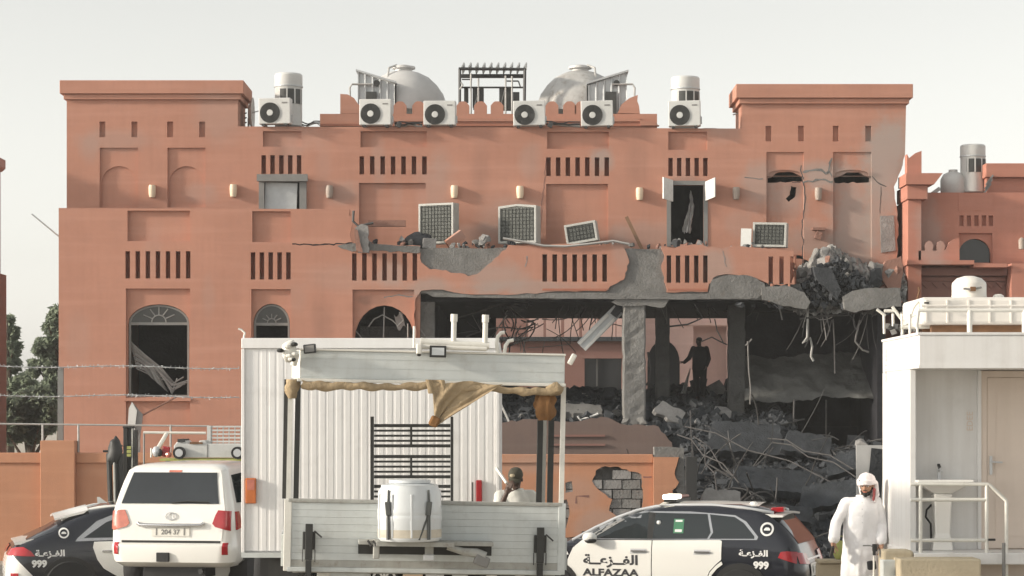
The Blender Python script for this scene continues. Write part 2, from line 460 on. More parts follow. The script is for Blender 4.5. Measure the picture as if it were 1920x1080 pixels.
# the facade skin as one outline (clockwise in the picture, then closed along the bottom)
def chain(*ls):
    out = []
    for l in ls:
        for p in l:
            if not out or (abs(p[0]-out[-1][0])+abs(p[1]-out[-1][1]) > .3): out.append(p)
    return out
ledA = jag([(661,461),(700,459),(788,461)], 1.6, 14, 2)
ledB = jag([(953,459),(1010,462),(1050,457),(1110,458),(1168,460)], 2.0, 12, 3)
bot = jag([(1136,546),(1060,546),(950,553),(870,551),(830,543),(790,545)], 1.4, 16, 10)
leftjamb = jag([(790,545),(779,560),(776,590),(781,620),(776,660),(783,720),(778,800),(780,1000)], 2.2, 10, 11)
skin = chain(top_left, brk, ledA, spall1, ledB, spall2, bot, leftjamb, [(110,1000)])
skin2 = chain(spall2b[::-1], right_top[0:0], [], [])
skinR = chain(right_top, right_edge, spall3, jag([(1327,547),(1250,548)],1.2,14,12), spall2b)
recess_low = [prect(238,356,380,452,YL)[:2]+[(X(356,YL),Z(391,YL)+.0),(X(238,YL),Z(391,YL)+.0)]]
win_rec = [prect(236,356,541,800,YL), prect(471,545,542,800,YL), prect(661,776.5,543,800,YL)]
recp = [prect(239,356,395,452,YL), prect(473,545,396,454,YL)]
holesL = [h for h in lowslots if h[0][0] < X(1200,YL)] + win_rec + recp
part(MB().plate(PX(skin,YL), holesL, YL, YL+.10), 'wall', 'terracotta')
part(MB().plate(PX(skinR,YL), [h for h in lowslots if h[0][0] > X(1200,YL)], YL, YL+.10), 'wall', 'terracotta')
# backing layer: arches cut through it, recessed slot backs
W1 = arch(X(239,YL),X(354,YL),Z(744,YL),Z(606,YL),Z(570,YL))
W2 = arch(X(474,YL),X(543,YL),Z(744,YL),Z(607,YL),Z(569,YL))
W3 = arch(X(664,YL),X(776,YL),Z(720,YL),Z(636,YL),Z(572,YL))
backL = PX([(111,1000),(111,393),(652,396),(656,462),(788,470),(788,548),(782,1000)],YL)
part(MB().plate(backL, [W1,W2,W3]+[h for h in lowslots if h[0][0] < X(780,YL)], YL+.102, YL+.30), 'wall', 'terracotta')
part(MB().plate(PX([(225,530),(225,465),(786,468),(786,532)],YL), [], YL+.303, YL+.34), 'slot_backing', 'slot_red')
# the bared concrete edge beam behind the plaster, and its slots' dark backing
part(MB().plate(PX(jag([(786,466),(960,464),(1250,466),(1425,470)],1.2,22,15)+[(1425,545)]+jag([(1405,562),(1250,560),(1000,560),(812,556)],1.0,20,16)+[(800,550),(786,549)],YL),
     [h for h in lowslots if X(1000,YL) < h[0][0] < X(1420,YL)], YL+.06, YL+.34), 'edge_beam', 'concrete')
part(MB().plate(PX([(1005,536),(1005,472),(1496,476),(1496,538)],YL), [], YL+.343, YL+.37), 'slot_backing', 'slot_red')
# strip of beam soffit standing a little proud below the plaster
part(MB().plate(PX(jag([(1432,562),(1340,561),(1250,561),(1136,560),(1000,559),(900,558),(812,556)],.8,14,17)+jag([(812,548),(900,553),(1000,549),(1136,549),(1250,551),(1330,550),(1432,551)],1.2,12,18),YL), [], YL+.015, YL+.058), 'beam_strip', 'concrete')
for (a,b) in ((1017,1136),(1252,1326)):       # plaster frame lines under the slot groups
    part(MB().plate(prect(a,b,541,545,YL),[],YL-.012,YL-.002),'moulding','slot_red')
# parapet coping and terrace
part(MB().box(X(110,YL),X(655,YL),YL+.302,YL+.42,Z(462,YL),Z(392,YL)), 'parapet', 'terracotta')
part(MB().box(X(112,YL),X(1440,YL),YL+.375,YU+.1,Z(480,YL),Z(466,YL)), 'terrace_slab', 'concrete')

# upper facade
upslots = slots(490,565,5,291,326,YU)+slots(674,800,7,293,327,YU)+slots(1024,1142,7,295,330,YU)+slots(1253,1327,5,296,330,YU)
tslots = [prect(c-5.5,c+5.5,228,257,YU) for c in (192,252,319,379)] + [prect(c-5.5,c+5.5,236,265,YU) for c in (1441,1502,1567,1628)]
tpan = [prect(187,259,277,389,YU), prect(314,385,277,389,YU)]
tpanR = [prect(1437,1507,285,505,YU), prect(1562,1634,285,505,YU)]
uprec = [prect(493,565,246,275,YU), prect(676,800,246,276,YU), prect(1026,1142,247,279,YU), prect(1253,1326,247,281,YU)]
bigrec = [prect(673,798,343,470,YU), prect(1024,1140,345,470,YU)]
wdoor = prect(1257,1320,346,458,YU); wwin = prect(493,566,336,400,YU)
crackR = jag([(1697,290),(1690,318),(1676,350),(1681,385),(1684,430),(1682,480),(1676,545)], 1.6, 9, 21)
upo = chain([(125,480),(125,184),(446,184),(446,237),(1391,241),(1391,194),(1699,194)], crackR, jag([(1676,545),(1610,520),(1540,500),(1500,485)],4,12,22))
holesU = upslots+tslots+tpan+tpanR+uprec+bigrec+[wdoor,wwin]
part(MB().plate(PX(upo,YU), holesU, YU, YU+.10), 'wall', 'terracotta')
# blown-out slits in the right tower's arch heads
slit1 = PX(jag([(1440,333),(1462,322),(1488,322),(1506,331),(1506,340),(1440,342)],1.5,8,23),YU)
slit2 = PX(jag([(1564,333),(1590,322),(1612,322),(1632,332),(1632,341),(1566,342)],1.5,8,24),YU)
hole3 = PX(jag([(1484,348),(1494,350),(1492,368),(1480,378),(1474,372),(1482,364),(1484,348)],1.0,5,25)[:-1],YU)
part(MB().plate(PX([(127,478),(127,190),(444,190),(444,242),(1393,245),(1393,198),(1694,198),(1688,300),(1670,350),(1672,530),(1500,478)],YU), [wdoor,wwin,slit1,slit2,hole3]+upslots, YU+.102, YU+.28), 'wall', 'terracotta')
part(MB().plate(PX([(480,334),(480,286),(1335,290),(1335,335)],YU), [], YU+.283, YU+.32), 'slot_backing', 'slot_red')
# blind arches in the left tower panels: a raised surround inside each recess
for (a,b) in ((187,259),(314,385)):
    o_ = PX([(a,389),(a,277),(b,277),(b,389)],YU)
    part(MB().plate(o_, [arch(X(a+3,YU),X(b-3,YU),Z(388,YU),Z(342,YU),Z(311,YU))], YU+.06, YU+.101), 'arch_surround', 'terracotta')
for (a,b) in ((1437,1507),(1562,1634)):
    o_ = PX([(a,330),(a,285),(b,285),(b,330)],YU)
    part(MB().plate(o_, [arch(X(a+4,YU),X(b-4,YU),Z(329.5,YU),Z(327,YU),Z(318,YU))], YU+.055, YU+.101), 'arch_surround', 'terracotta')
# tower cornices
def cornice(px0, px1, y0, y1, y2, depth):
    a, b = X(px0,YU), X(px1,YU); e = .17
    part(MB().box(a-e+.0,b+e,YU-e,YU+depth,Z(y1,YU),Z(y0,YU)), 'cornice', 'terracotta', bevel=.015)
    part(MB().box(a-.08,b+.08,YU-.09,YU+depth-.08,Z(y2,YU),Z(y1,YU)-.003), 'moulding', 'terracotta', bevel=.01)
    part(MB().box(a,b,YU+.285,YU+depth-.16,Z(250,YU),Z(y2,YU)-.003), 'tower_block', 'terracotta')
cornice(126,446,152,177,187,1.9)
cornice(1391,1698,159,185,195,1.9)
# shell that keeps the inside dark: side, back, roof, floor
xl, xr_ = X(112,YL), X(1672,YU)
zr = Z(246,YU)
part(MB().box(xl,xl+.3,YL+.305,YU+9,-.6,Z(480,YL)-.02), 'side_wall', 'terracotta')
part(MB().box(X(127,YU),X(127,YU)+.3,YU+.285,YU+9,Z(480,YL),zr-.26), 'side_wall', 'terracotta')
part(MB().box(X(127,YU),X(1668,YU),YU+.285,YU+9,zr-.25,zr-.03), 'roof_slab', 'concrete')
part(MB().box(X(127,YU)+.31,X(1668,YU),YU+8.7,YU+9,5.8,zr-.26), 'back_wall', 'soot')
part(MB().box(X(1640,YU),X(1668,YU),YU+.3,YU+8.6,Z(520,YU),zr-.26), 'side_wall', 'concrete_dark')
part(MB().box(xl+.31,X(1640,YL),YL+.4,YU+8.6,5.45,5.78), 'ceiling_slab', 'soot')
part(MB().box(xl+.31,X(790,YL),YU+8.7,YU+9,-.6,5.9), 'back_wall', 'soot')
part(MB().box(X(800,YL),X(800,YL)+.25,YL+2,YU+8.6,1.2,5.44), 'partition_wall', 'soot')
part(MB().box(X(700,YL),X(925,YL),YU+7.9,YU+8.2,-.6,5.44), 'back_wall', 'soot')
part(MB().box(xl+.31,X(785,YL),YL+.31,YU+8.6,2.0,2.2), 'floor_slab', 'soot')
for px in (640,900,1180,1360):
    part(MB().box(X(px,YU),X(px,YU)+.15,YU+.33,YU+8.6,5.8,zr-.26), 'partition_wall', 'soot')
# bared columns
def column(px0, px1, Y, ytop, ybot, m, sd):
    a, b = X(px0,Y), X(px1,Y); w = b-a; rr = random.Random(sd)
    rings = []
    zt, zb = Z(ytop,Y), Z(ybot,Y); n = 22
    for k in range(n+1):
        z = zb+(zt-zb)*k/n; c = (a+b)/2+rr.uniform(-.006,.006)
        ww = w*(1+rr.choice((0,0,0,-.06,-.10))*rr.random()); d = w*.9; q = ww*.06
        rings.append([(c-ww/2+q,Y,z),(c-ww/6,Y+max(0,rr.uniform(-.04,.03)),z),(c+ww/6,Y+max(0,rr.uniform(-.04,.03)),z),(c+ww/2-q,Y,z),(c+ww/2,Y+q,z),(c+ww/2,Y+d,z),(c-ww/2,Y+d,z),(c-ww/2,Y+q,z)])
    return part(MB().loft(rings), 'column', m)
c1 = column(1168,1211,YL+.12,558,800,'concrete',31)
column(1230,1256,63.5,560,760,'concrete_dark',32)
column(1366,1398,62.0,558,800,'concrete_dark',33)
column(782,815,YL+.40,552,900,'concrete',34)
part(MB().plate(PX(jag([(1158,560),(1256,560)],1,9,35)+jag([(1246,576),(1212,572),(1168,574),(1146,566)],2,8,36),YL),[],YL+.07,YL+.118),'spalled_plaster','concrete')
for k,(px,py,s) in enumerate(((1187,800,.55),(1172,792,.35),(1203,790,.4),(1215,806,.45))):    # broken foot of the column
    o = put('concrete_chunk', chunk_mesh('chunk',200+k,'concrete'), B); o.location = (X(px,YL), YL-.15-61, Z(py,YL)+.6); o.scale = (s,s,s*.8); o.rotation_euler = (k,k*2,k)

# ---- right end: hanging beam, torn slab, rubble heap on the broken edge
part(MB().plate(PX(jag([(1329,548),(1335,524),(1368,515),(1405,517),(1432,530),(1436,545)],1.2,7,40)+jag([(1420,560),(1330,561)],1,9,41),YL),[],YL-.03,YL+.055),'edge_beam','concrete')
def tilted(name, pts_front, Y, dy, dz, thick, m, sd):
    """slab fragment: front edge polygon px, swept back by dy"""
    rr = random.Random(sd)
    front = [(X(a,Y),Z(b,Y)) for a,b in jag(pts_front+[pts_front[0]],1.5,9,sd)[:-1]]
    return part(MB().plate(front,[],Y,Y+dy),name,m)
tilted('broken_slab',[(1428,540),(1470,535),(1508,548),(1520,566),(1512,580),(1470,574),(1430,562)],YL-.1,1.4,0,.3,'concrete',42)
tilted('broken_slab',[(1436,528),(1500,532),(1506,546),(1470,552),(1437,545)],YL+.05,1.2,0,.3,'concrete_dark',43)
tilted('broken_slab',[(1580,556),(1600,545),(1640,540),(1688,540),(1690,575),(1640,578),(1604,586),(1584,580)],YL-.2,1.5,0,.3,'concrete',44)
tilted('broken_slab',[(1525,500),(1560,505),(1578,545),(1570,562),(1530,520)],YL-.15,.5,0,.3,'rubble_mid',45)
# bits of the crack edge between tower and neighbour
part(MB().plate(PX([(1650,405),(1676,404),(1679,470),(1652,474)],YU),[],YU-.03,YU-.002),'spalled_plaster','rubble_pale')
tilted('broken_plaster',[(1660,490),(1690,480),(1694,512),(1688,545),(1664,540),(1650,520)],YL+.6,.3,0,.3,'rubble_pink',46)
for (a,b,c,d) in ((1441,1449,540,566),(1457,1465,545,568),(1474,1482,540,562)):   # bars of the last slot group hanging loose
    part(MB().plate(PX([(a,d),(b,d),(b-1,c-8),(a+4,c-8)],YL),[],YL-.06,YL+.03),'hanging_bar','terracotta')

def pile(u,v):
    px = 1486+u*212; top = [505,492,468,462,470,484,492,498,494,500]; q = u*8.99; k = int(q); t_ = q-k; yt = top[k]*(1-t_)+top[min(9,k+1)]*t_
    py = yt+(590-yt)*v; Y = 61.9-1.5*math.sin(v*math.pi*.62)
    n_ = V(u*14,v*7,2)
    return (X(px,Y)+.10*noise.noise(n_), Y+.30*noise.noise(n_*1.3)+.14*noise.noise(n_*3.1)+.07*noise.noise(n_*8), Z(py,Y)+.14*noise.noise(n_*1.1+V(5,1,0))+.08*noise.noise(n_*3.0)+.04*noise.noise(n_*9))
part(MB().grid(pile,110,60),'rubble_pile','rubble_pile',smooth=20)
# ---- slumped floor slab and the black void below it
def slab_fn(u,v):
    px = 1396+u*262; py = (668-6*u)+v*(84) + 3*math.sin(u*7)
    Y = 63.5-2.2*v + .25*math.sin(u*9+v*3)+.2*noise.noise(V(u*6,v*5,3))
    return (X(px,Y), Y, Z(py,Y)+.10*noise.noise(V(u*8,v*5,0))+.03*noise.noise(V(u*30,v*14,1)))
part(MB().grid(slab_fn,60,24),'slumped_slab','concrete_slab',smooth=50)
def slab2(u,v):
    px = 1500+u*160; Y = 61.2-.35*u; py = 757-95*u*u*.55-8*u+v*(22+20*u)
    py = 755-55*u+v*(6+48*u)
    return (X(px,Y), Y+.05*noise.noise(V(u*5,v*3,5)), Z(py,Y)+.02*noise.noise(V(u*6,v*4,7)))
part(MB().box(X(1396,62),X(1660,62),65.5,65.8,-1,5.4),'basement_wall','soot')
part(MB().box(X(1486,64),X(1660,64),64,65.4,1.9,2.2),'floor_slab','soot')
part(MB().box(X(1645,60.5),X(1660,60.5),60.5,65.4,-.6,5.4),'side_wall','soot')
part(MB().tube([(X(1489,60.9),60.9,Z(750,60.9)),(X(1487,60.6),60.6,Z(835,60.6))],.03,6),'prop','rebar')
part(MB().tube([(X(1549,61.5),61.5,Z(750,61.5)),(X(1549,61),61,Z(820,61))],.02,6),'prop','rebar')
# low plinth walls in front of the opening
part(MB().plate(PX(jag([(930,900),(930,792),(1000,786),(1060,790),(1140,783),(1165,795),(1235,800),(1260,830),(1265,900)],2.5,9,50),58.5),[],58.5,58.8),'plinth_wall','plinth_plaster')
for y in (815,832):
    part(MB().box(X(1030,58.4),X(1135,58.4),58.44,58.495,Z(y+4,58.4),Z(y,58.4)),'moulding','brown_plaster')
# ---------------------------------------------------------------- windows, lamps and doors of the damaged building
def fan_window(x0, x1, zs, zt, z0, Y, tz):
    w = part(MB().plate(arch(x0,x1,tz,zs,zt,16),[arch(x0+.05,x1-.05,tz+.07,zs+.0,zt-.05,16)],Y,Y+.06),'window','frame_grey')
    g = MB().plate(arch(x0+.045,x1-.045,tz+.065,zs,zt-.045,16),[],Y+.03,Y+.04); g.build('pane','glass_fan',w,world=True)
    cx = (x0+x1)/2; r1 = (x1-x0)*.12; r2 = (x1-x0)*.30; zz = tz+.07
    ring = MB().tube([(cx+r1*math.cos(math.pi*k/10),Y-.005,zz+r1*math.sin(math.pi*k/10)) for k in range(11)],.018,6)
    for k in range(1,6):
        a = math.pi*k/6; ring.tube([(cx+r1*math.cos(a),Y-.005,zz+r1*math.sin(a)),(cx+r2*math.cos(a),Y-.005,zz+r2*.85*math.sin(a))],.016,5)
    ring.build('fan_tracery','frame_grey',w,world=True)
    fr = MB()
    fr.box(x0,x0+.05,Y,Y+.06,z0,tz-.002); fr.box(x1-.05,x1,Y,Y+.06,z0,tz-.002); fr.box(x0+.05,x1-.05,Y,Y+.06,z0,z0+.05)
    fr.build('frame','frame_grey',w,world=True)
    return w
w1 = fan_window(X(240,YL),X(353,YL),Z(606,YL),Z(571,YL),Z(744,YL),YL+.16,Z(609,YL))
fan_window(X(475,YL),X(542,YL),Z(607,YL),Z(570,YL),Z(744,YL),YL+.16,Z(610,YL))
part(MB().box(X(232,YL),X(358,YL),YL-.05,YL+.1,Z(752,YL),Z(746,YL)),'sill','terracotta')
# collapsed blinds inside the first window
bl = MB()
rr = random.Random(3)
for k in range(16):
    t = k/15
    a = V(X(241+2*k*.3,YL), YL+.30+.01*k, Z(640+t*50,YL)); b = V(X(300+t*22,YL), YL+.33+.01*k, Z(690+t*28,YL))
    bl.tube([a, a.lerp(b,.5)+V(0,0,rr.uniform(-.05,.05)), b],.016,4)
for k in range(9):
    a = V(X(285+k*3,YL),YL+.35,Z(685+k*4,YL)); b = V(X(352-k*3,YL),YL+.4,Z(712+rr.uniform(-14,14),YL)); m_ = a.lerp(b,.5)+V(0,0,-.22-rr.uniform(0,.1))
    bl.tube([a,m_,b],.02,4)
part(bl,'collapsed_blind','blind')
part(MB().grid(lambda u,v:(X(240+u*40+v*30,YL),YL+.42+.05*math.sin(u*20),Z(640+v*60+u*35,YL)),8,8),'collapsed_blind','blind')
# broken fan frame and dangling bits in the third arch
br = MB()
for pts in ([(776,604),(786,616),(796,630)],[(664,618),(672,627),(682,640)],[(720,575),(718,640)],[(748,584),(756,600),(744,612)],[(700,598),(716,590),(735,600)],[(690,612),(700,598)],[(735,600),(748,612)],[(764,606),(764,640)]):
    br.tube([(X(a,YL),YL+.22,Z(b,YL)) for a,b in pts],.028 if pts[0][0]==776 else .018,5)
part(br,'broken_window_frame','frame_grey')
part(MB().grid(lambda u,v:(X(737+u*16+v*6,YL),YL+.45,Z(588+v*26+5*math.sin(u*6),YL)),6,6),'hanging_scrap','blind')
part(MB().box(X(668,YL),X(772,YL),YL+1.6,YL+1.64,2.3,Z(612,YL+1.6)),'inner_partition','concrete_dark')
# wall lamps
def lamp(px,py,Y,m='cream_lamp',s=1.0):
    o = part(MB().lathe([(.02,-.17),(.075,-.16),(.095,-.06),(.10,.10),(.085,.165),(.03,.17)],(X(px,Y),Y-.06,Z(py,Y)),12),'wall_lamp',m,smooth=45)
    b = MB().box(X(px,Y)-.05,X(px,Y)+.05,Y-.02,Y-.001,Z(py,Y)-.12,Z(py,Y)+.12); b.build('back_plate','lamp_grey',o,world=True)
for px,py,m in ((286,359,'cream_lamp'),(438,358,'cream_lamp'),(618,360,'lamp_grey'),(852,360,'cream_lamp'),(975,361,'cream_lamp'),(1199,364,'cream_lamp'),(1380,363,'lamp_grey'),(1534,364,'lamp_grey')): lamp(px,py,YU,m)
part(MB().box(X(1522,YU),X(1546,YU),YU-.14,YU-.001,Z(432,YU),Z(427,YU)),'bracket','rubble_pink')
part(MB().obox((X(1534,YU),YU-.08,Z(442,YU)),(.16,.13,.2),(0,20,0)),'bracket','rubble_pink')
# grey hooded window left, open door right
wd_ = part(MB().plate(prect(486,575,334,400,YU),[prect(496,562,342,402,YU)[0:2]+PX([(562,342),(496,342)],YU)],YU-.10,YU-.002),'window_frame','frame_grey')
MB().box(X(483,YU),X(578,YU),YU-.22,YU-.104,Z(341,YU),Z(328,YU)).build('hood','frame_grey',wd_,world=True)
MB().obox(((X(497,YU)+X(556,YU))/2,YU+.04,Z(370,YU)),(X(557,YU)-X(497,YU),.02,.78),(0,2,0)).build('panel','galvanised',wd_,world=True)
dr = part(MB().plate(prect(1250,1327,339,462,YU),[prect(1258,1319,347,463,YU)],YU-.02,YU-.002),'door_frame','frame_grey')
def shutter(px0,px1,y0,y1,skew):
    a,b = X(px0,YU),X(px1,YU)
    mb = MB().add([(a,YU-.30 if skew<0 else YU-.04,Z(y1+skew,YU)),(b,YU-.04 if skew<0 else YU-.32,Z(y1-skew,YU)),(b,YU-.04 if skew<0 else YU-.32,Z(y0-skew,YU)),(a,YU-.30 if skew<0 else YU-.04,Z(y0+skew,YU))],[(0,1,2,3)])
    o = mb.build('shutter','white_metal',B,world=True); s = o.modifiers.new('thick','SOLIDIFY'); s.thickness = .04
shutter(1243,1262,336,376,-2); shutter(1322,1338,338,374,3)
# scrap of curtain in the dark door
def cloth(u,v):
    c = 1297+3*math.sin(v*5)-5*v; w = 1.5+9.5*v*(1.2-v*.55)+3*noise.noise(V(v*6,0,1))
    px = c+(u-.5)*2*w+2.2*noise.noise(V(u*4,v*7,2)); py = 358+v*(76+9*noise.noise(V(u*5,0,7)))+3*math.sin(u*9)
    return (X(px,YU), YU+.35+.05*math.sin(u*22+v*6)+.05*noise.noise(V(u*6,v*9,4)), Z(py,YU))
part(MB().grid(cloth,24,40),'torn_curtain','white_cloth',smooth=80)
# cracks: thin dark gashes cut as slivers of exposed blockwork
def gash(pts,Y,w,m='concrete_dark',sd=0,off=-.004):
    rr = random.Random(sd); p = jag(pts,w*.5,7,sd); a = [(x,y-rr.uniform(.2,1)*w/2) for x,y in p]; b = [(x,y+rr.uniform(.2,1)*w/2) for x,y in p[::-1]]
    part(MB().plate(PX(a+b,Y),[],Y+off,Y+off+.003),'crack',m)
def vgash(pts,Y,w,m='concrete_dark',sd=0,off=-.004):
    rr = random.Random(sd); p = jag(pts,w*.6,7,sd); a = [(x-rr.uniform(.2,1)*w/2,y) for x,y in p]; b = [(x+rr.uniform(.2,1)*w/2,y) for x,y in p[::-1]]
    part(MB().plate(PX(a+b,Y),[],Y+off,Y+off+.003),'crack',m)
gash([(548,457),(600,459),(640,457),(661,455)],YL,3.5,'soot',51)
part(MB().plate(PX(jag([(632,461),(660,456),(788,462)],1,8,52)+jag([(788,474),(740,472),(700,470),(660,472),(640,466)],1.5,8,53),YL),[],YL-.02,YL-.003),'spalled_plaster','concrete')
gash([(720,558),(748,553),(775,556)],YL,3,'concrete',54,-.003)
vgash([(1502,310),(1510,370),(1504,430),(1506,500)],YU,3,'concrete_dark',55)
gash([(1396,333),(1430,335)],YU,3,'concrete',56)
gash([(1505,322),(1530,318),(1560,330)],YU,7,'concrete',57); gash([(1506,342),(1540,336),(1562,340)],YU,5,'concrete',58,-.008)
vgash([(1560,296),(1548,326)],YU,5,'concrete',59,-.012)
gash([(1635,330),(1650,345),(1662,350)],YU,3,'concrete_dark',60)
vgash([(1652,350),(1650,400)],YU,1.6,'concrete_dark',61)
vgash([(988,480),(985,500)],YL,3,'rubble_pale',62); vgash([(1355,470),(1362,500)],YL,2.5,'rubble_pale',63)
vgash([(1024,300),(1020,345),(1012,440)],YU,2.0,'brown_plaster',64)
part(MB().box(X(1486,YU),X(1502,YU),YU+.099,YU+.1015,Z(342,YU),Z(341,YU)),'crack','soot')

# ---------------------------------------------------------------- roof
def roof_thing(name,label,cat,px,Y,zb,group=None): return thing(name,label,cat,(X(px,Y),Y,zb),group=group)
zR = Z(246,YU)-.03
def ac_unit(label,px,py0,py1,Y=61.95,w=.85,group='air conditioning units along the roof edge'):
    h = Z(py0,Y)-Z(py1,Y)
    t = thing('air_conditioner',label,'air conditioner',(X(px,Y),Y,Z(py1,Y)),(0,random.uniform(-1.2,1.2),random.uniform(-7,3)),group=group)
    MB().box(-w/2,w/2,-.16,.16,.05,h).build('casing','ac_white',t,bevel=.02)
    MB().lathe([(.0,-.165),(.262,-.165),(.262,-.162)],(-.12,0,h*.47),28,'y').build('fan_opening','ac_dark',t)
    gr = MB()
    for r in (.10,.145,.19,.23,.265): 
        gr.tube([(-.12+r*math.cos(2*math.pi*k/24),-.178,h*.47+r*math.sin(2*math.pi*k/24)) for k in range(25)],.006,4,False)
    for k in range(14):
        a = 2*math.pi*k/14; gr.tube([(-.12+.08*math.cos(a),-.178,h*.47+.08*math.sin(a)),(-.12+.27*math.cos(a+.3),-.175,h*.47+.27*math.sin(a+.3))],.005,4)
    gr.build('fan_guard','steel_dark',t)
    MB().lathe([(.0,-.186),(.075,-.186),(.085,-.178),(.085,-.16)],(-.12,0,h*.47),16,'y').build('hub','ac_white',t)
    MB().box(.20,.34,-.168,-.161,h*.80,h*.85).build('badge','frame_grey',t)
    for sx in (-.3,.3): MB().box(sx-.04,sx+.04,-.2,.2,0,.049).build('foot','steel_dark',t)
    MB().box(w/2,w/2+.03,-.05,.1,.12,.3).build('valve_cover','galvanised',t)
    return t
for lab,px,a,b in (("air conditioner at the left roof edge, in front of the tall white louvred vent",517,185,237),
                   ("air conditioner in front of the left grey ribbed shed on the roof",705,187,239),
                   ("air conditioner below the right side of the left domed roof tank",825,190,239),
                   ("air conditioner just right of the black steel frame on the roof",993,190,240),
                   ("air conditioner in front of the right grey ribbed shed beside the broken wall stub",1120,190,241),
                   ("air conditioner at the right roof edge, below the short white louvred vent",1284,190,241)):
    ac_unit(lab,px,a,b)
# cylinder vents
def vent(label,px,py0,py1,Y,r):
    zb = Z(py1,Y); h = Z(py0,Y)-zb
    t = thing('roof_vent',label,'vent',(X(px,Y),Y,zb),group='white louvred cylinder vents')
    MB().lathe([(r,0),(r,h*.74),(r*1.02,h*.75),(r*1.02,h*.97),(r*.93,h),(r*.2,h*1.01)],(0,0,0),28).build('drum','ac_white',t,smooth=35)
    lv = MB(); 
    for k in range(9):
        a = R(-120+12*k); lv.obox((r*1.0*math.cos(a),r*1.0*math.sin(a),h*.55),(.10,.03,h*.28),(0,0,math.degrees(a)+90))
    lv.build('louvre_panel','ac_dark',t)
    for k in range(4):
        a = R(-123+32*k); MB().obox((r*1.035*math.cos(a),r*1.035*math.sin(a),h*.55),(.035,.03,h*.30),(0,0,math.degrees(a)+90)).build('louvre_bar','ac_white',t)
    MB().lathe([(r*1.04,h*.74),(r*1.06,h*.745),(r*1.06,h*.765),(r*1.04,h*.77)],(0,0,0),28).build('band','galvanised',t)
    return t
vent("tall white louvred vent cylinder standing behind the leftmost air conditioner",541,139,237,63.0,.37)
vent("short white louvred vent cylinder standing behind the rightmost air conditioner",1285,145,238,63.0,.38)
# crenellated penthouse wall behind
YP = 64.5
pw = thing('roof_parapet','crenellated terracotta parapet wall on the middle of the roof with curved stubs at its ends','parapet wall',(X(900,YP),YP,zR))
def merlon(px,w,y0,y1):
    c = X(px,YP); a = w/2*YP/FPX
    pts = [(c-a,Z(y1,YP)),(c+a,Z(y1,YP)),(c+a,Z(y0+8,YP)),(c+a*.6,Z(y0+2,YP)),(c+a*.3,Z(y0,YP)),(c-a*.3,Z(y0,YP)),(c-a*.6,Z(y0+2,YP)),(c-a,Z(y0+8,YP))]
    MB().plate(pts,[],YP,YP+.2).build('merlon','terracotta',pw,world=True)
for px in (750,785,812,868,901,932,1035,1068,1090): merlon(px,24,190,214)
MB().box(X(600,YP),X(1232,YP),YP-.004,YP+.3,Z(240,YP),Z(213.5,YP)).build('wall','terracotta',pw,world=True)
MB().box(X(700,YP),X(1200,YP),YP-.06,YP-.006,Z(228,YP),Z(222,YP)).build('moulding','terracotta',pw,world=True)
MB().box(X(600,YP),X(1232,YP),YP-.06,YP-.006,Z(237,YP),Z(232.5,YP)).build('moulding','slot_red',pw,world=True)
MB().plate(PX([(638,213),(638,176),(652,177),(664,184),(672,196),(700,200),(700,213)],YP),[],YP-.003,YP+.3).build('curved_stub','terracotta',pw,world=True)
MB().plate(PX(jag([(1200,213),(1199,205),(1195,190),(1196,178)],1.2,6,70)+[(1180,184),(1165,196),(1158,212)],YP),[],YP-.003,YP+.3).build('curved_stub','terracotta',pw,world=True)
MB().plate(PX(jag([(1200,236),(1200,226),(1222,228),(1236,236)],1,6,71),YP),[],YP-.1,YP+.2).build('curved_stub','terracotta',pw,world=True)
# domed tanks
def tank(label,px,mirror):
    Y = 66.5
    zb = Z(214,Y); zt = Z(130,Y); r = (zt-zb)*.98
    t = thing('roof_water_tank',label,'water tank',(X(px,Y),Y,zb),group='grey domed roof tanks')
    MB().lathe([(r*1.0,0),(r*1.0,.02*r),(r*.97,.25*r),(r*.90,.45*r),(r*.76,.65*r),(r*.58,.82*r),(r*.36,.93*r),(r*.15,.985*r),(.01,1.0*r)],(0,0,0),32).build('shell','tank_stained' if mirror else 'tank_grey',t,smooth=40)
    MB().lathe([(.24,.93*r),(.24,1.02*r),(.33,1.03*r),(.33,1.075*r),(.26,1.085*r),(.10,1.12*r),(.01,1.125*r)],(0,0,0),24).build('lid','tank_grey',t,smooth=30)
    m = -1 if mirror else 1
    MB().tube([(-m*.42,-.55*r,.72*r),(-m*.40,-.35*r,1.0*r),(-m*.20,-.1*r,1.1*r)],.03,6).build('pipe','pale_pipe',t)
tank('left of the two grey domed roof tanks, behind the black steel frame',757,False)
tank('right of the two grey domed roof tanks, with a darker stained patch on its side',1088,True)
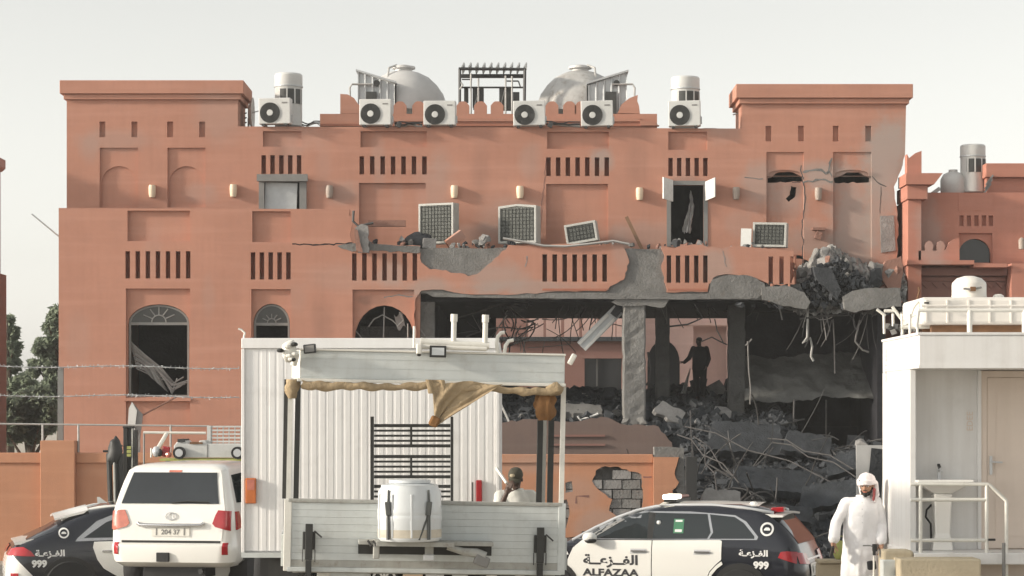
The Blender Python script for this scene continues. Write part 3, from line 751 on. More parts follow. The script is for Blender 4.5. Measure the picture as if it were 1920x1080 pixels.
# ribbed sheds
def shed(label,pxs,Y,sgn):
    x0,x1 = X(pxs[0],Y),X(pxs[1],Y); zb = Z(214,Y)
    zl,zrr = (Z(135,Y),Z(158,Y)) if sgn > 0 else (Z(160,Y),Z(136,Y))
    t = thing('roof_shed',label,'shed',((x0+x1)/2,Y,zb),group='sloping ribbed sheds on the roof')
    mb = MB()
    n = 40
    def fn(u,v):
        x = x0+(x1-x0)*u; zt = zl+(zrr-zl)*u
        return (x, Y-.04*(1 if int(u*40)%8 in (0,1) else 0), zb+(zt-zb)*v)
    mb.grid(fn,n,1); mb.build('ribbed_sheet','galvanised',t,world=True)
    MB().add([(x0-.05,Y-.1,zl+.02),(x1+.05,Y-.1,zrr+.02),(x1+.05,Y+1.4,zrr+.02),(x0-.05,Y+1.4,zl+.02),(x0-.05,Y-.1,zl+.07),(x1+.05,Y-.1,zrr+.07),(x1+.05,Y+1.4,zrr+.07),(x0-.05,Y+1.4,zl+.07)],
             [(0,1,2,3),(4,5,6,7),(0,1,5,4),(1,2,6,5),(2,3,7,6),(3,0,4,7)]).build('roof_sheet','galvanised',t,world=True)
    xs = x1+.02 if sgn>0 else x0-.02
    MB().box(xs-.02,xs+.02,Y,Y+1.3,zb,min(zl,zrr)).build('side_sheet','steel_dark',t,world=True)
    xa = x0+(x1-x0)*(.40 if sgn>0 else .62)
    MB().box(xa-.18,xa+.12,Y-.07,Y-.045,zb,zb+.62).build('opening','ac_dark',t,world=True)
    MB().lathe([(.0,-.0),(.09,0),(.09,.06)],(xa+.12,Y-.12,zb+.85),12,'y').build('vent_cap','steel_black',t,world=True)
    e = -1 if sgn>0 else 1
    xe = x0 if sgn>0 else x1
    MB().tube([(xa,Y-.1,zb+.82),(xe+e*.16,Y-.1,zb+.82),(xe+e*.22,Y-.1,zb+.72),(xe+e*.20,Y-.1,zb+.1)],.03,6).build('pipe','pale_pipe',t,world=True)
shed('left grey ribbed shed sloping down to the right, on the roof beside a domed tank',(671,740),65.2,1)
shed('right grey ribbed shed sloping down to the left, on the roof beside a domed tank',(1103,1175),65.2,-1)
# black steel frame with slats
YF = 65.2
t = thing('roof_frame','black steel frame with a row of short slanted slats on top in the middle of the roof','steel frame',(X(922,YF),YF,zR))
def bar(p0,p1,r,m='steel_dark',name='post',par=None): 
    (a,b),(c,d) = p0,p1
    return MB().tube([(X(a,YF),YF,Z(b,YF)),(X(c,YF),YF,Z(d,YF))],r,6).build(name,m,par or t,world=True)
bar((862,129),(862,215),.045); bar((984,130),(983,215),.05)
bar((860,129),(986,130),.045,name='beam'); bar((865,164),(984,164),.028,name='beam'); bar((866,149),(885,149),.02,name='beam')
MB().box(X(860,YF),X(986,YF),YF+1.2,YF+1.3,Z(134,YF),Z(127,YF)).build('beam','steel_dark',t,world=True)
for k in range(10):
    px = 868+k*13
    MB().obox((X(px,YF),YF+.6,Z(122,YF)),(.035,1.3,.15),(0,28,0)).build('slat','galvanised',t,world=True)
for px,y0 in ((883,138),(897,147),(948,142),(960,143)): bar((px,y0),(px,214),.03,'pale_pipe','pipe')
bar((950,152),(972,152),.022,name='pipe'); bar((972,152),(976,164),.022,name='pipe'); bar((888,206),(899,168),.02,name='brace'); bar((946,170),(938,206),.02,name='brace')
for a,b,c,d in ((870,878,165,190),(886,907,165,200),(936,960,165,205),(962,974,172,190)):
    MB().box(X(a,YF),X(b,YF),YF+.05,YF+.35,Z(d,YF),Z(c,YF)).build('panel','ac_dark',t,world=True)
MB().tube([(X(862,YF),YF-.05,Z(168,YF)),(X(868,YF),YF-.05,Z(160,YF)),(X(864,YF),YF-.05,Z(155,YF))],.025,5).build('pipe','pale_pipe',t,world=True)
# dish and small things by the left tower
t = thing('satellite_dish','white satellite dish seen edge on beside the left roof tower','satellite dish',(X(466,63),63,zR))
MB().lathe([(.01,0),(.2,.02),(.34,.07),(.45,.14),(.44,.15),(.3,.08),(.01,.02)],(0,0,0),20).map(lambda p:V(-.02+p.z*1.0,p.x*.9,.62+p.y)).build('reflector','white_metal',t,smooth=50)
MB().tube([(0,0,0),(0,0,.5)],.03,6).build('mast','pale_pipe',t)
MB().tube([(0,0,.5),(.04,-.05,.62),(.3,-.05,.7)],.015,5).build('feed_arm','pale_pipe',t)
t = thing('antenna_bundle','dark tangle of antenna rods against the right side of the left roof tower','antenna',(X(449,63.6),63.6,zR))
for k in range(5): MB().tube([(0,0,.15+.12*k),(.20,-.05,.2+.13*k)],.02,5).build('rod','steel_dark',t)
MB().tube([(-.03,0,0),(-.03,0,.95)],.06,8).build('mast','steel_dark',t)
t = thing('loose_panel','small pale roof panel lying right of the short vent cylinder','panel',(X(1330,62.3),62.3,zR))
MB().box(-.17,.17,-.2,.2,0.02,.13).build('sheet','white_metal',t,bevel=.01)
t = thing('roof_spike','thin grey bracket sticking out from the left side of the right tower','bracket',(X(1388,63),63,Z(214,63)))
MB().tube([(-.20,0,-.02),(.06,0,.05)],.018,5).build('arm','pale_pipe',t)
MB().tube([(.0,0,-.35),(.0,0,0)],.05,6).build('stub','steel_dark',t)

# ---------------------------------------------------------------- fallen air conditioners and debris on the terrace
zT = Z(466,YL)
def fallen(label,px0,px1,py0,py1,Y,yaw,roll,peaked=0,side=None):
    w = (px1-px0)*Y/FPX; h = Z(py0,Y)-Z(py1,Y)
    t = thing('fallen_air_conditioner',label,'air conditioner',(X((px0+px1)/2,Y),Y,Z(py1,Y)),(0,roll,yaw),group='air conditioning units thrown onto the terrace')
    d = .33
    top = [(-w/2,h),(0,h+peaked),(w/2,h)] if peaked else [(-w/2,h),(w/2,h)]
    fr = [(-w/2,0),(w/2,0)] + top[::-1]
    inn = [(-w/2+.06,.06),(w/2-.06,.06)] + ([(w/2-.06,h-.06),(0,h+peaked-.06),(-w/2+.06,h-.06)] if peaked else [(w/2-.06,h-.06),(-w/2+.06,h-.06)])
    MB().plate(fr,[inn],0,.05).build('front_frame','ac_dusty',t,bevel=.008)
    MB().plate(fr,[],.052,d).build('casing','ac_dusty',t,bevel=.01)
    MB().plate(inn,[],.02,.03).build('coil','ac_fin',t)
    g = MB()
    nx, nz = max(4,int(w/.09)), max(4,int(h/.09))
    for i in range(1,nx): g.tube([(-w/2+w*i/nx,.012,.06),(-w/2+w*i/nx,.012,h-.06)],.006,4)
    for i in range(1,nz): g.tube([(-w/2+.06,.010,h*i/nz),(w/2-.06,.010,h*i/nz)],.006,4)
    g.build('coil_guard','ac_dark',t)
    return t
fallen('upright air conditioner on the terrace with dark coil outward, behind the orange tilted block',780,854,381,457,61.2,-26,0)
fallen('upright air conditioner on the terrace with a bent peaked top edge',931,1008,386,456,61.2,-22,0,.05)
fallen('small white air conditioner lying tilted on the terrace edge',1062,1122,417,455,60.9,-12,-9)
fallen('white air conditioner at the right end of the terrace beside a loose side panel',1410,1474,417,463,60.9,-15,2)
t = thing('loose_panel','white casing panel standing left of the rightmost fallen air conditioner','panel',(X(1399,61),61,Z(463,61)))
MB().obox((0,0,.24),(.28,.03,.48),(4,3,-20)).build('sheet','ac_white',t)
t = thing('plank','narrow brown timber plank leaning steeply on the upper wall','plank',(X(1190,61.4),61.4,zT))
MB().obox((0,0,.48),(.09,.05,1.02),(-6,-25,0)).build('board','wood',t)
t = thing('orange_block','tilted orange plastered block lying on terrace rubble','wall fragment',(X(853,60.8),60.8,zT))
MB().obox((0,0,.30),(.50,.22,.24),(8,-36,10)).build('fragment','terracotta',t,bevel=.01)
t = thing('bent_rail','long bent white metal rail lying along the broken terrace edge','rail',(X(1040,60.0),60.0,zT))
MB().tube([(X(a,59.93),59.93,Z(b,59.93)) for a,b in ((943,447),(975,452),(1020,461),(1060,462),(1100,458),(1150,452),(1180,458))],.035,6).build('rail','pale_pipe',t,world=True,smooth=60)
t = thing('torn_parapet_piece','narrow torn sliver of parapet hanging upright over the slots at the broken parapet end','wall fragment',(X(680,59.9),59.9,Z(475,59.9)))
MB().plate(PX(jag([(672,474),(672,440),(666,428),(678,420),(690,424),(692,474)],1.2,7,80),59.9),[],59.82,59.95).build('sliver','rubble_pale',t,world=True)
MB().plate(PX(jag([(668,470),(664,428),(671,432),(680,474)],.8,7,81),59.8),[],59.76,59.81).build('plaster_flake','rubble_pink',t,world=True)
MB().tube([(X(663,59.9),59.9,Z(395,59.9)),(X(662,59.9),59.9,Z(415,59.9)),(X(672,59.9),59.9,Z(424,59.9)),(X(700,59.9),59.9,Z(418,59.9))],.035,5).build('bent_bar','rebar',t,world=True)
MB().box(X(690,60.5),X(760,60.5),60.6,60.75,Z(424,60.5),Z(412,60.5)).build('ledge','rubble_pink',t,world=True)
t = thing('grey_mattress','crumpled grey sheet heaped on the terrace beside the left fallen air conditioner','crumpled sheet',(X(785,60.7),60.7,zT))
MB().ball((0,0,.16),(.42,.25,.30),14,8).map(lambda p:p+V(1,1,1)*.09*noise.noise(p*5)).build('sheet','rubble_mid',t,smooth=40)
t = thing('pale_box','pale grey box on the terrace beside the crumpled sheet','box',(X(805,60.3),60.3,zT))
MB().obox((0,0,.15),(.34,.2,.26),(0,4,8)).build('box','rubble_pale',t,bevel=.015)
CH = [[chunk_mesh('concrete_chunk',10*j+i,m) for i in range(5)] for j,m in enumerate(('rubble_dark','rubble_mid','rubble_pale','rubble_pink','concrete'))]
def chunks(parent,spots,name='concrete_chunk'):
    inv = wm(parent).inverted()
    for (x,y,z,s,mi) in spots:
        o = put(name, random.choice(CH[mi]), parent)
        o.location = inv @ V(x,y,z); o.rotation_euler = (random.uniform(0,6),random.uniform(0,6),random.uniform(0,6))
        o.scale = (s*random.uniform(.7,1.3),s*random.uniform(.6,1.0),s*random.uniform(.5,.9))
t = thing('terrace_rubble','broken plaster and concrete bits scattered along the terrace edge','rubble',(X(1000,60.4),60.4,zT))
sp = []
for c,w,n in ((690,30,8),(755,30,10),(875,22,10),(907,14,12),(1275,30,10),(1310,20,9),(1390,60,7),(1140,40,6),(960,30,5),(1230,30,5)):
    for k in range(n):
        x = X(random.gauss(c,w*.5),60.4); s = random.uniform(.10,.30); sp.append((x,60.2+random.random()*.7,zT+s*.25+random.random()*.16,s,random.choice((1,1,2,2,3,4))))
for c in (907,905,910): sp.append((X(c,60.3),60.3,zT+.25,.45,2))
sp += [(X(1268,60.3),60.3,zT+.14,.42,1),(X(1292,60.3),60.3,zT+.1,.25,2),(X(1312,60.3),60.3,zT+.16,.3,2),(X(755,60.4),60.4,zT+.25,.42,2),(X(750,60.4),60.4,zT+.1,.4,1)]
chunks(t,sp)

# loose supply pipes and cables lying along the roof edge
for k,(a,b,lab) in enumerate(((566,600,'grey cable sagging right of the leftmost rooftop air conditioner'),(740,792,'dark pipe run between the second and third rooftop air conditioners'),(1024,1088,'dark pipe run with a valve between the fourth and fifth rooftop air conditioners'))):
    t = thing('roof_cable',lab,'cable',(X((a+b)/2,61.9),61.9,Z(238,61.9)))
    rr = random.Random(k)
    for q in range(3):
        pts = [(X(a+(b-a)*i/6,61.85+q*.1),61.85+q*.1,Z((232,234,236)[q]-rr.uniform(0,4)+(3 if k==0 else 0)*math.sin(i),61.9)) for i in range(7)]
        MB().tube(pts,.018+.008*q*(k>0),6).build('cable','steel_dark' if q<2 else 'pale_pipe',t,world=True,smooth=60)
    if k: MB().obox((X(a+8,61.8),61.8,Z(234,61.8)),(.12,.1,.14),(0,20,0)).build('valve','steel_dark',t,world=True,bevel=.01)
# ---------------------------------------------------------------- neighbouring buildings
YN = 61.7
N = thing('neighbour_building','terracotta villa at the right edge with an arched window and a stepped corner pier','building',(X(1810,YN),YN+3,-.6))
def npart(mb,name,m,**k): return mb.build(name,m,N,world=True,**k)
nslots = [PX([(c-4,424),(c+4,424),(c+4,404),(c-4,404)],YN) for c in (1803,1817,1831,1845,1858)]
nrec = prect(1798,1861,437,494,YN)
npart(MB().plate(PX([(1722,640),(1722,361),(2120,361),(2120,640)],YN),nslots+[nrec],YN,YN+.1),'wall','neighbour_plaster')
aw = arch(X(1799,YN),X(1859,YN),Z(492,YN),Z(476,YN),Z(447,YN))
npart(MB().plate(PX([(1790,500),(1790,396),(1870,396),(1870,500)],YN),[aw],YN+.102,YN+.3),'wall','neighbour_plaster')
npart(MB().plate(aw,[],YN+.2,YN+.22),'window','glass_dark')
npart(MB().box(X(1722,YN),X(2120,YN),YN+.305,YN+8,-.6,Z(364,YN)),'wall','neighbour_plaster')
npart(MB().box(X(1797,YN),X(1862,YN),YN-.012,YN-.002,Z(395,YN),Z(362,YN)),'moulding','neighbour_plaster')
npart(MB().box(X(1696,YN),X(1722,YN)-.004,YN-.5,YN+1,-.6,Z(378,YN)),'pier','neighbour_plaster',bevel=.015)
npart(MB().box(X(1693,YN),X(1732,YN),YN-.62,YN+1,Z(377.8,YN),Z(351,YN)),'cornice','neighbour_plaster',bevel=.02)
npart(MB().plate(PX([(1690,350.8),(1690,330),(1758,330),(1742,350.8)],YN),[],YN-.75,YN+.5),'cornice','neighbour_plaster')
npart(MB().plate(PX([(1696,329.6),(1696,292),(1700,300),(1712,290),(1723,286),(1723,329.6)],YN),[],YN-.4,YN-.05),'curved_stub','neighbour_plaster')
low = [(1722.3,490),(1722.3,470),(1732,470)]
for c in (1742,1764): low += [(c-7,470),(c-8,460),(c-5,454),(c,451),(c+5,454),(c+8,460),(c+7,470)]
low += [(1774,466),(1780,454),(1790,448),(1799,446),(1799,490)]
npart(MB().plate(PX(low,YN-.5),[],YN-.5,YN-.35),'merlon_parapet','neighbour_plaster')
npart(MB().box(X(1702,YN-.8),X(1826,YN-.8),YN-.85,YN-.002,Z(496,YN-.8),Z(488,YN-.8)),'ledge','neighbour_plaster')
npart(MB().box(X(1826,YN-.8)+.003,X(1888,YN-.8),YN-.80,YN-.002,Z(501,YN-.8),Z(494,YN-.8)),'ledge','neighbour_plaster')
npart(MB().box(X(1706,YN),X(1884,YN),YN-.06,YN-.002,Z(640,YN),Z(503,YN)),'lower_wall','brown_plaster')
for a,b in ((504,518),(520,528)):
    npart(MB().box(X(1706,YN),X(1884,YN),YN-(.30 if a<510 else .14),YN-.064,Z(b,YN),Z(a,YN)),'moulding','brown_plaster')
zz = [(1706,528)]
for k in range(9): zz += [(1706+k*20+10,541),(1706+k*20+20,530)]
npart(MB().plate(PX(zz,YN),[],YN-.12,YN-.064),'zigzag_trim','brown_plaster')
npart(MB().box(X(1886,YN),X(2120,YN),YN-.7,YN-.004,-.6,Z(497,YN)),'wall','neighbour_plaster')
npart(MB().box(X(1856,YN),X(2120,YN),YN+.4,YN+5,Z(361,YN),Z(331,YN)),'roof_block','neighbour_plaster')
npart(MB().box(X(1852,YN),X(2120,YN),YN+.25,YN+5.1,Z(330.5,YN),Z(304,YN)),'cornice','neighbour_plaster',bevel=.02)
o = npart(MB().lathe([(.02,-.15),(.08,-.14),(.09,.10),(.03,.16)],(X(1904,YN),YN-.76,Z(461,YN)),12),'wall_lamp','lamp_grey',smooth=45)
zr2 = Z(362,YN)
vent("white louvred vent cylinder on the roof of the right neighbouring villa",1824,272,361,YN+1.0,.33)
t = thing('roof_water_tank','round white water tank beside the vent on the neighbouring villa','water tank',(X(1787,YN+1),YN+1,zr2))
MB().lathe([(.30,0),(.34,.15),(.34,.45),(.26,.60),(.12,.66),(.12,.72),(.02,.73)],(0,0,0),20).build('shell','ac_white',t,smooth=45)
t = thing('roof_clutter','small white and dark metal pieces left of the round tank on the neighbouring villa','roof clutter',(X(1760,YN+1),YN+1,zr2))
MB().obox((-.1,0,.13),(.3,.2,.1),(0,-35,0)).build('sheet','ac_white',t); MB().obox((.15,0,.18),(.12,.2,.36),(0,0,0)).build('motor','ac_dark',t)
t = thing('roof_clutter','slanted pale slats right of the vent on the neighbouring villa','roof clutter',(X(1852,YN+.3),YN+.3,zr2))
for k in range(3): MB().obox((-.02+k*.03,-.05,.15+.11*k),(.05,.05,.32),(0,35,0)).build('slat','rubble_pale',t)

L = thing('edge_building','mauve brown villa of which only a sliver and a cornice show at the left edge','building',(X(-120,66),69,-.6))
YE = 66.0
MB().box(X(-700,YE),X(12,YE),YE-6,YE,-.6,Z(516,YE)).build('wall','edge_plaster',L,world=True)
MB().box(X(-700,YE),X(1,YE),YE-5,YE,Z(515.8,YE),Z(322,YE)).build('wall','edge_plaster',L,world=True)
MB().plate(PX([(-700,322),(2,322),(9,316),(9,300),(2,298),(-700,298)],YE),[],YE-5.2,YE+.1).build('cornice','edge_plaster',L,world=True)

# ---------------------------------------------------------------- courtyard seen through the blown-out floor
YC = 90.0
C = thing('courtyard_building','pink plastered house behind, seen through the blown-out ground floor','building',(X(1330,YC),YC+2,-.6))
def cpart(mb,name,m,**k): return mb.build(name,m,C,world=True,**k)
a1 = arch(X(1214,YC),X(1275,YC),Z(790,YC),Z(680,YC),Z(638,YC)); a2 = arch(X(1392,YC),X(1453,YC),Z(790,YC),Z(680,YC),Z(637,YC))
cpart(MB().plate(PX([(1180,800),(1180,540),(1640,540),(1640,800)],YC),[a1,a2,prect(1300,1363,612,742,YC)],YC,YC+.15),'wall','courtyard_plaster')
cpart(MB().box(X(1180,YC),X(1640,YC),YC+.6,YC+.8,-.6,7.3),'wall','courtyard_plaster')
for a in (a1,a2): cpart(MB().plate(a,[],YC+.2,YC+.25),'window','glass_dark')
cpart(MB().box(X(1240,YC),X(1480,YC),YC-.06,YC-.002,Z(610,YC),Z(603,YC)),'moulding','courtyard_plaster')
YB = 85.0
cpart(MB().plate(PX([(930,800),(930,640),(1185,640),(1185,800)],YB),[prect(1096,1166,672,800,YB)],YB,YB+.3),'wall','brown_plaster')
cpart(MB().box(X(930,YB),X(1185,YB),YB-.25,YB+.4,Z(640,YB)+.003,Z(632,YB)),'ledge','rubble_mid')
cpart(MB().plate(prect(1096,1166,672,800,YB),[],YB+.25,YB+.28),'window','glass_dark')
cpart(MB().box(X(1090,YB),X(1170,YB),YB-.06,YB-.002,Z(672,YB),Z(666,YB)),'lintel','brown_plaster')
cpart(MB().box(X(1118,YB),X(1121,YB),YB+.2,YB+.245,Z(800,YB),Z(673,YB)),'frame','frame_grey')
for c in (1005,1038,1072,1106,1140,1170):
    cpart(MB().plate(PX([(c-14,632),(c-14,600),(c-8,592),(c,589),(c+8,592),(c+14,600),(c+14,632)],YB),[],YB+.05,YB+.25),'merlon','courtyard_plaster')
cpart(MB().box(X(905,89),X(1179,89),YB+4,YB+4.3,-.6,7.6),'wall','brown_plaster')

# ---------------------------------------------------------------- boundary wall along the street
YW = 50.0
gz = -.62
W = thing('boundary_wall','plain orange boundary wall with a square pillar behind the parked white cars','wall',(X(200,YW),YW,gz))
MB().box(X(-260,YW),X(78,YW),YW,YW+.25,gz,Z(868,YW)).build('wall','boundary_plaster',W,world=True)
MB().box(X(143,YW),X(600,YW),YW,YW+.25,gz,Z(868,YW)).build('wall','boundary_plaster',W,world=True)
for a,b in ((-260,78),(143,600)):
    MB().box(X(a,YW),X(b,YW)-.002,YW-.05,YW+.30,Z(867.8,YW),Z(849,YW)).build('coping','boundary_plaster',W,world=True,bevel=.01)
MB().box(X(78,YW)+.002,X(143,YW)-.004,YW-.16,YW+.45,gz,Z(826,YW)).build('pillar','boundary_plaster',W,world=True,bevel=.012)
D = thing('boundary_wall','damaged orange boundary wall with bare grey blocks showing through torn plaster','wall',(X(1120,YW),YW,gz))
hole = jag([(1117,882),(1128,876),(1160,875),(1180,884),(1203,890),(1203,912),(1206,936),(1200,972),(1160,972),(1142,958),(1148,936),(1122,918),(1110,902),(1117,882)],2.2,7,90)[:-1]
hole2 = jag([(1050,945),(1062,936),(1068,960),(1062,990),(1052,990),(1050,945)],1.6,6,91)[:-1]
hole3b = jag([(1060,905),(1072,902),(1074,922),(1060,924),(1060,905)],1.2,5,92)[:-1]
base = jag([(1230,1048),(1205,1004),(1170,985),(1140,1000),(1108,990),(1080,1006),(1050,1010),(1042,1048)],3,8,93)
MB().plate(PX([(602,1048),(602,868),(1224,868)]+[(1224,1048)]+base[1:],YW),[PX(hole,YW),PX(hole2,YW),PX(hole3b,YW)],YW,YW+.045).build('plaster','boundary_plaster',D,world=True)
MB().box(X(602,YW),X(1224,YW),YW-.05,YW+.30,Z(867.8,YW),Z(852,YW)).build('coping','boundary_plaster',D,world=True,bevel=.01)
gb = chunk_mesh('block',5,'concrete')
bm_ = MB().box(-.2,.2,-.09,.09,-.1,.1).build('block','concrete',mesh_only=True)
bm2 = MB().box(-.2,.2,-.09,.09,-.1,.1).build('block','rubble_pale',mesh_only=True)
rr = random.Random(12)
inv = wm(D).inverted()
for j in range(9):
    for i in range(7):
        px = 1040+i*36+(18 if j%2 else 0); py = 872+j*18.2
        if (px in range(1120,1160) and py < 905) or rr.random() < .07: continue
        o = put('block', bm_ if rr.random()<.6 else bm2, D); o.location = inv @ V(X(px,YW),YW+.125+rr.uniform(-.025,.02),Z(py,YW)); o.rotation_euler = (rr.uniform(-.04,.04),rr.uniform(-.03,.03),rr.uniform(-.05,.05)); o.scale = (.97,1,.93)
MB().box(X(602,YW),X(1224,YW),YW+.27,YW+.30,gz,Z(869,YW)).build('wall_core','concrete',D,world=True)
MB().plate(PX([(1224.5,1050),(1224.5,857)]+jag([(1272,857),(1268,872),(1264,888),(1272,904),(1260,918),(1266,940),(1270,1050)],1.8,6,94),YW),[],YW-.16,YW+.4).build('pillar','boundary_plaster',D,world=True)
MB().plate(PX(jag([(1226,856.5),(1226,838),(1282,840),(1283,890),(1286,1050)],1.0,8,95)+jag([(1273,1050),(1270,940),(1266,888),(1273,857)],1,7,96),YW),[],YW-.10,YW+.3).build('bared_core','concrete',D,world=True)
MB().plate(PX(jag([(1206,893),(1222,893)],.6,6,97)+[(1222,896),(1206,896)],YW),[],YW-.006,YW-.002).build('crack','brown_plaster',D,world=True)
for k,(pts) in enumerate(([(1078,930),(1104,928),(1104,933)],[(1080,930),(1082,944),(1078,944)],[(1048,890),(1056,894),(1050,900)])):
    MB().plate(PX(pts,YW),[],YW-.005,YW-.001).build('crack','brown_plaster',D,world=True)
sp = []
for k in range(46):
    px = random.gauss(1110,60); y = YW-.3-abs(random.gauss(0,.7)); s = random.uniform(.15,.5)
    sp.append((X(px,y),y,gz+.15+s*.2+random.random()*.35*max(0,1-abs(px-1110)/90),s,random.choice((3,3,4,2,1))))
t = thing('wall_rubble','orange and grey rubble fallen at the foot of the damaged boundary wall','rubble',(X(1110,YW-.6),YW-.6,gz))
chunks(t,sp,'block_fragment')
t = thing('steel_post','dark navy steel post standing at the torn end of the boundary wall','post',(X(1296,49.6),49.6,gz))
MB().box(-.12,.12,-.06,.06,0,Z(856,49.6)-gz).build('shaft','cable',t,bevel=.01)
MB().box(-.16,.16,-.1,.1,0,.03).build('base_plate','steel_dark',t)

# ---------------------------------------------------------------- fence, wire, trees at the left
F = thing('wire_fence','thin steel rail fence with barbed wire above the left boundary wall','fence',(X(100,50.15),50.15,Z(849,50)))
def fbar(px0,py0,px1,py1,r,m,name): return MB().tube([(X(px0,50.12),50.12,Z(py0,50.12)),(X(px1,50.12),50.12,Z(py1,50.12))],r,6).build(name,m,F,world=True)
fbar(-60,794,392,799,.022,'pale_pipe','rail')
for px in (-30,80,147,320): fbar(px,796,px,848,.025,'pale_pipe','post')
MB().box(X(108,50.5),X(118,50.5),50.5,50.6,Z(850,50.5),Z(690,50.5)).build('post','frame_grey',F,world=True)
MB().box(X(452,50.5),X(460,50.5),50.5,50.6,Z(850,50.5),Z(690,50.5)).build('post','frame_grey',F,world=True)
for y0,y1,sd in ((686,690,1),(741,744,2)):
    rr = random.Random(sd); mb = MB()
    pts = [(X(px,50.48),50.48+.02*math.sin(px),Z(y0+(y1-y0)*(px+40)/500+2.0*math.sin(px*.02),50.48)) for px in range(-40,456,8)]
    mb.tube(pts,.011,4)
    for p in pts[::1]:
        for k in range(2): mb.tube([Vector(p)+V(rr.uniform(-.03,.03),rr.uniform(-.03,.03),rr.uniform(-.05,.05)),Vector(p)-V(rr.uniform(-.03,.03),rr.uniform(-.03,.03),rr.uniform(-.05,.05))],.006,3)
    mb.build('barbed_wire','galvanised',F,world=True)
t = thing('pole_stub','thin grey rod slanting out from the left corner of the damaged building','rod',(X(110,60.5),60.5,Z(443,60.5)))
MB().tube([(0,0,0),(X(61,60.5)-X(110,60.5),-.1,Z(402,60.5)-Z(443,60.5))],.022,6).build('rod','galvanised',t)
t = thing('leaning_board','pale torn board standing above the boundary wall with a thin pole leaning to it','board',(X(253,50.6),50.6,Z(868,50.6)))
MB().plate(PX(jag([(238,868),(240,800),(247,753),(268,777),(264,810),(262,868)],1.2,9,98),50.6),[],50.58,50.62).build('board','rubble_pale',t,world=True)
MB().plate(PX([(238.5,800),(241,765),(247,754),(256,770),(251,812)],50.5),[],50.55,50.57).build('torn_layer','white_metal',t,world=True)
MB().tube([(X(268,50.6),50.6,Z(778,50.6)),(X(331,50.9),50.9,Z(744,50.9))],.02,5).build('pole','rubble_pink',t,world=True)

def leaf_mass(mb, c, r, n, size, rr, hollow=.35):
    for k in range(n):
        d = V(rr.gauss(0,1),rr.gauss(0,1),rr.gauss(0,1)).normalized()*(rr.random()**.5)
        p = V(c[0]+d.x*r[0],c[1]+d.y*r[1],c[2]+d.z*r[2])
        a = V(rr.uniform(-1,1),rr.uniform(-1,1),rr.uniform(-.7,.7)).normalized(); b = a.cross(V(rr.uniform(-1,1),rr.uniform(-1,1),rr.uniform(-1,1))).normalized()
        s = size*rr.uniform(.6,1.3)
        mb.add([p-a*s,p+b*s*.45,p+a*s,p-b*s*.45],[(0,1,2,3)])
def tree(label,px,Y,clumps,m,n,size,sd,group='trees behind the left side'):
    rr = random.Random(sd)
    t = thing('tree',label,'tree',(X(px,Y),Y,gz),group=group)
    top = max(Z(c[1],Y) for c in clumps)-.3
    tr = MB(); tr.tube([(X(px,Y),Y,gz),(X(px,Y)+.1,Y,(top+gz)/2),(X(px,Y)-.05,Y,top)],[.22,.16,.05],8)
    for c in clumps: 
        z = Z(c[1],Y); tr.tube([(X(px,Y),Y,max(gz+1.5,z-1.2)),(X(c[0],Y),Y+rr.uniform(-.5,.5),z)],[.08,.02],5)
    tr.build('trunk','bark',t,world=True)
    mb = MB()
    for c in clumps:
        rx = c[2]*Y/FPX
        for q in range(5):
            o = V(rr.uniform(-.6,.6)*rx,rr.uniform(-.6,.6)*rx,rr.uniform(-.5,.5)*rx)
            leaf_mass(mb,(X(c[0],Y)+o.x,Y+o.y,Z(c[1],Y)+o.z),(rx*.6,rx*.6,rx*.5),int(n*c[3]/5),size,rr)
    mb.build('crown',m,t,world=True,fix=False)
tree('tall loose tree rising beside the left wall of the damaged building',112,78,[(104,585,20,.6),(96,615,22,.9),(112,640,28,.9),(80,648,20,.8),(94,680,26,1),(70,690,18,.6),(108,705,26,.9),(80,722,26,.9),(62,742,20,.7),(104,745,26,.9)],'leaf_a',620,.15,101)
tree('thin tree at the far left edge beside the sliver of villa',14,80,[(18,600,10,.4),(22,625,16,.7),(28,655,18,.7),(20,690,22,1),(34,720,26,1),(22,745,24,1),(55,715,18,.7)],'leaf_a',620,.15,102)
tree('low dark broad tree behind the left wire fence',55,72,[(25,770,28,1.3),(55,760,30,1.3),(85,770,26,1.2),(40,800,34,1.4),(75,805,30,1.4),(20,812,24,1.2),(95,800,20,1)],'leaf_b',1300,.14,103)

# ---------------------------------------------------------------- rubble heap in and before the opening
H = thing('rubble_heap','dark heap of broken concrete and twisted rebar spilling out of the blown-open ground floor','rubble',(X(1400,56),56,gz))
def hz(x,Y):
    px = 960+x*FPX/Y
    pts = [(48.0,-.62),(50,-.35),(52,.15),(54,.75),(56,1.25),(58,1.75),(60,2.25),(62,2.65),(64,2.95),(67,3.1),(72,3.15)]
    z = pts[-1][1]
    for (a,za),(b,zb) in zip(pts[:-1],pts[1:]):
        if Y <= b: z = za+(zb-za)*max(0,(Y-a))/(b-a); break
    if px > 1470:
        f = min(1,(px-1470)/40); z = z*(1-f)+min(z,1.55)*f
    if px < 1290 and Y < 58.95:      # behind the boundary wall the heap is low
        f = min(1,(1290-px)/60); z = z*(1-f)+min(z,-.3+max(0,(Y-51))*.06)*f
    z += (.35*noise.noise(V(x*.9,Y*.8,0))+.18*noise.noise(V(x*2.5,Y*2.3,3))+.07*noise.noise(V(x*7,Y*7,5)))*min(1,max(0,(Y-48.5)/2))
    return z
xa,xb = X(925,58),X(1700,56)
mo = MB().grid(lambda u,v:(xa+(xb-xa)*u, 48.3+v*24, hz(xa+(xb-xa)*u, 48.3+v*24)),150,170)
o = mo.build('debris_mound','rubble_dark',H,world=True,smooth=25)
rr = random.Random(77)
def heap_pt(px0,px1,Y0,Y1):
    Y = rr.uniform(Y0,Y1); px = rr.uniform(px0,px1); x = X(px,Y); return x,Y,hz(x,Y)
sp = []
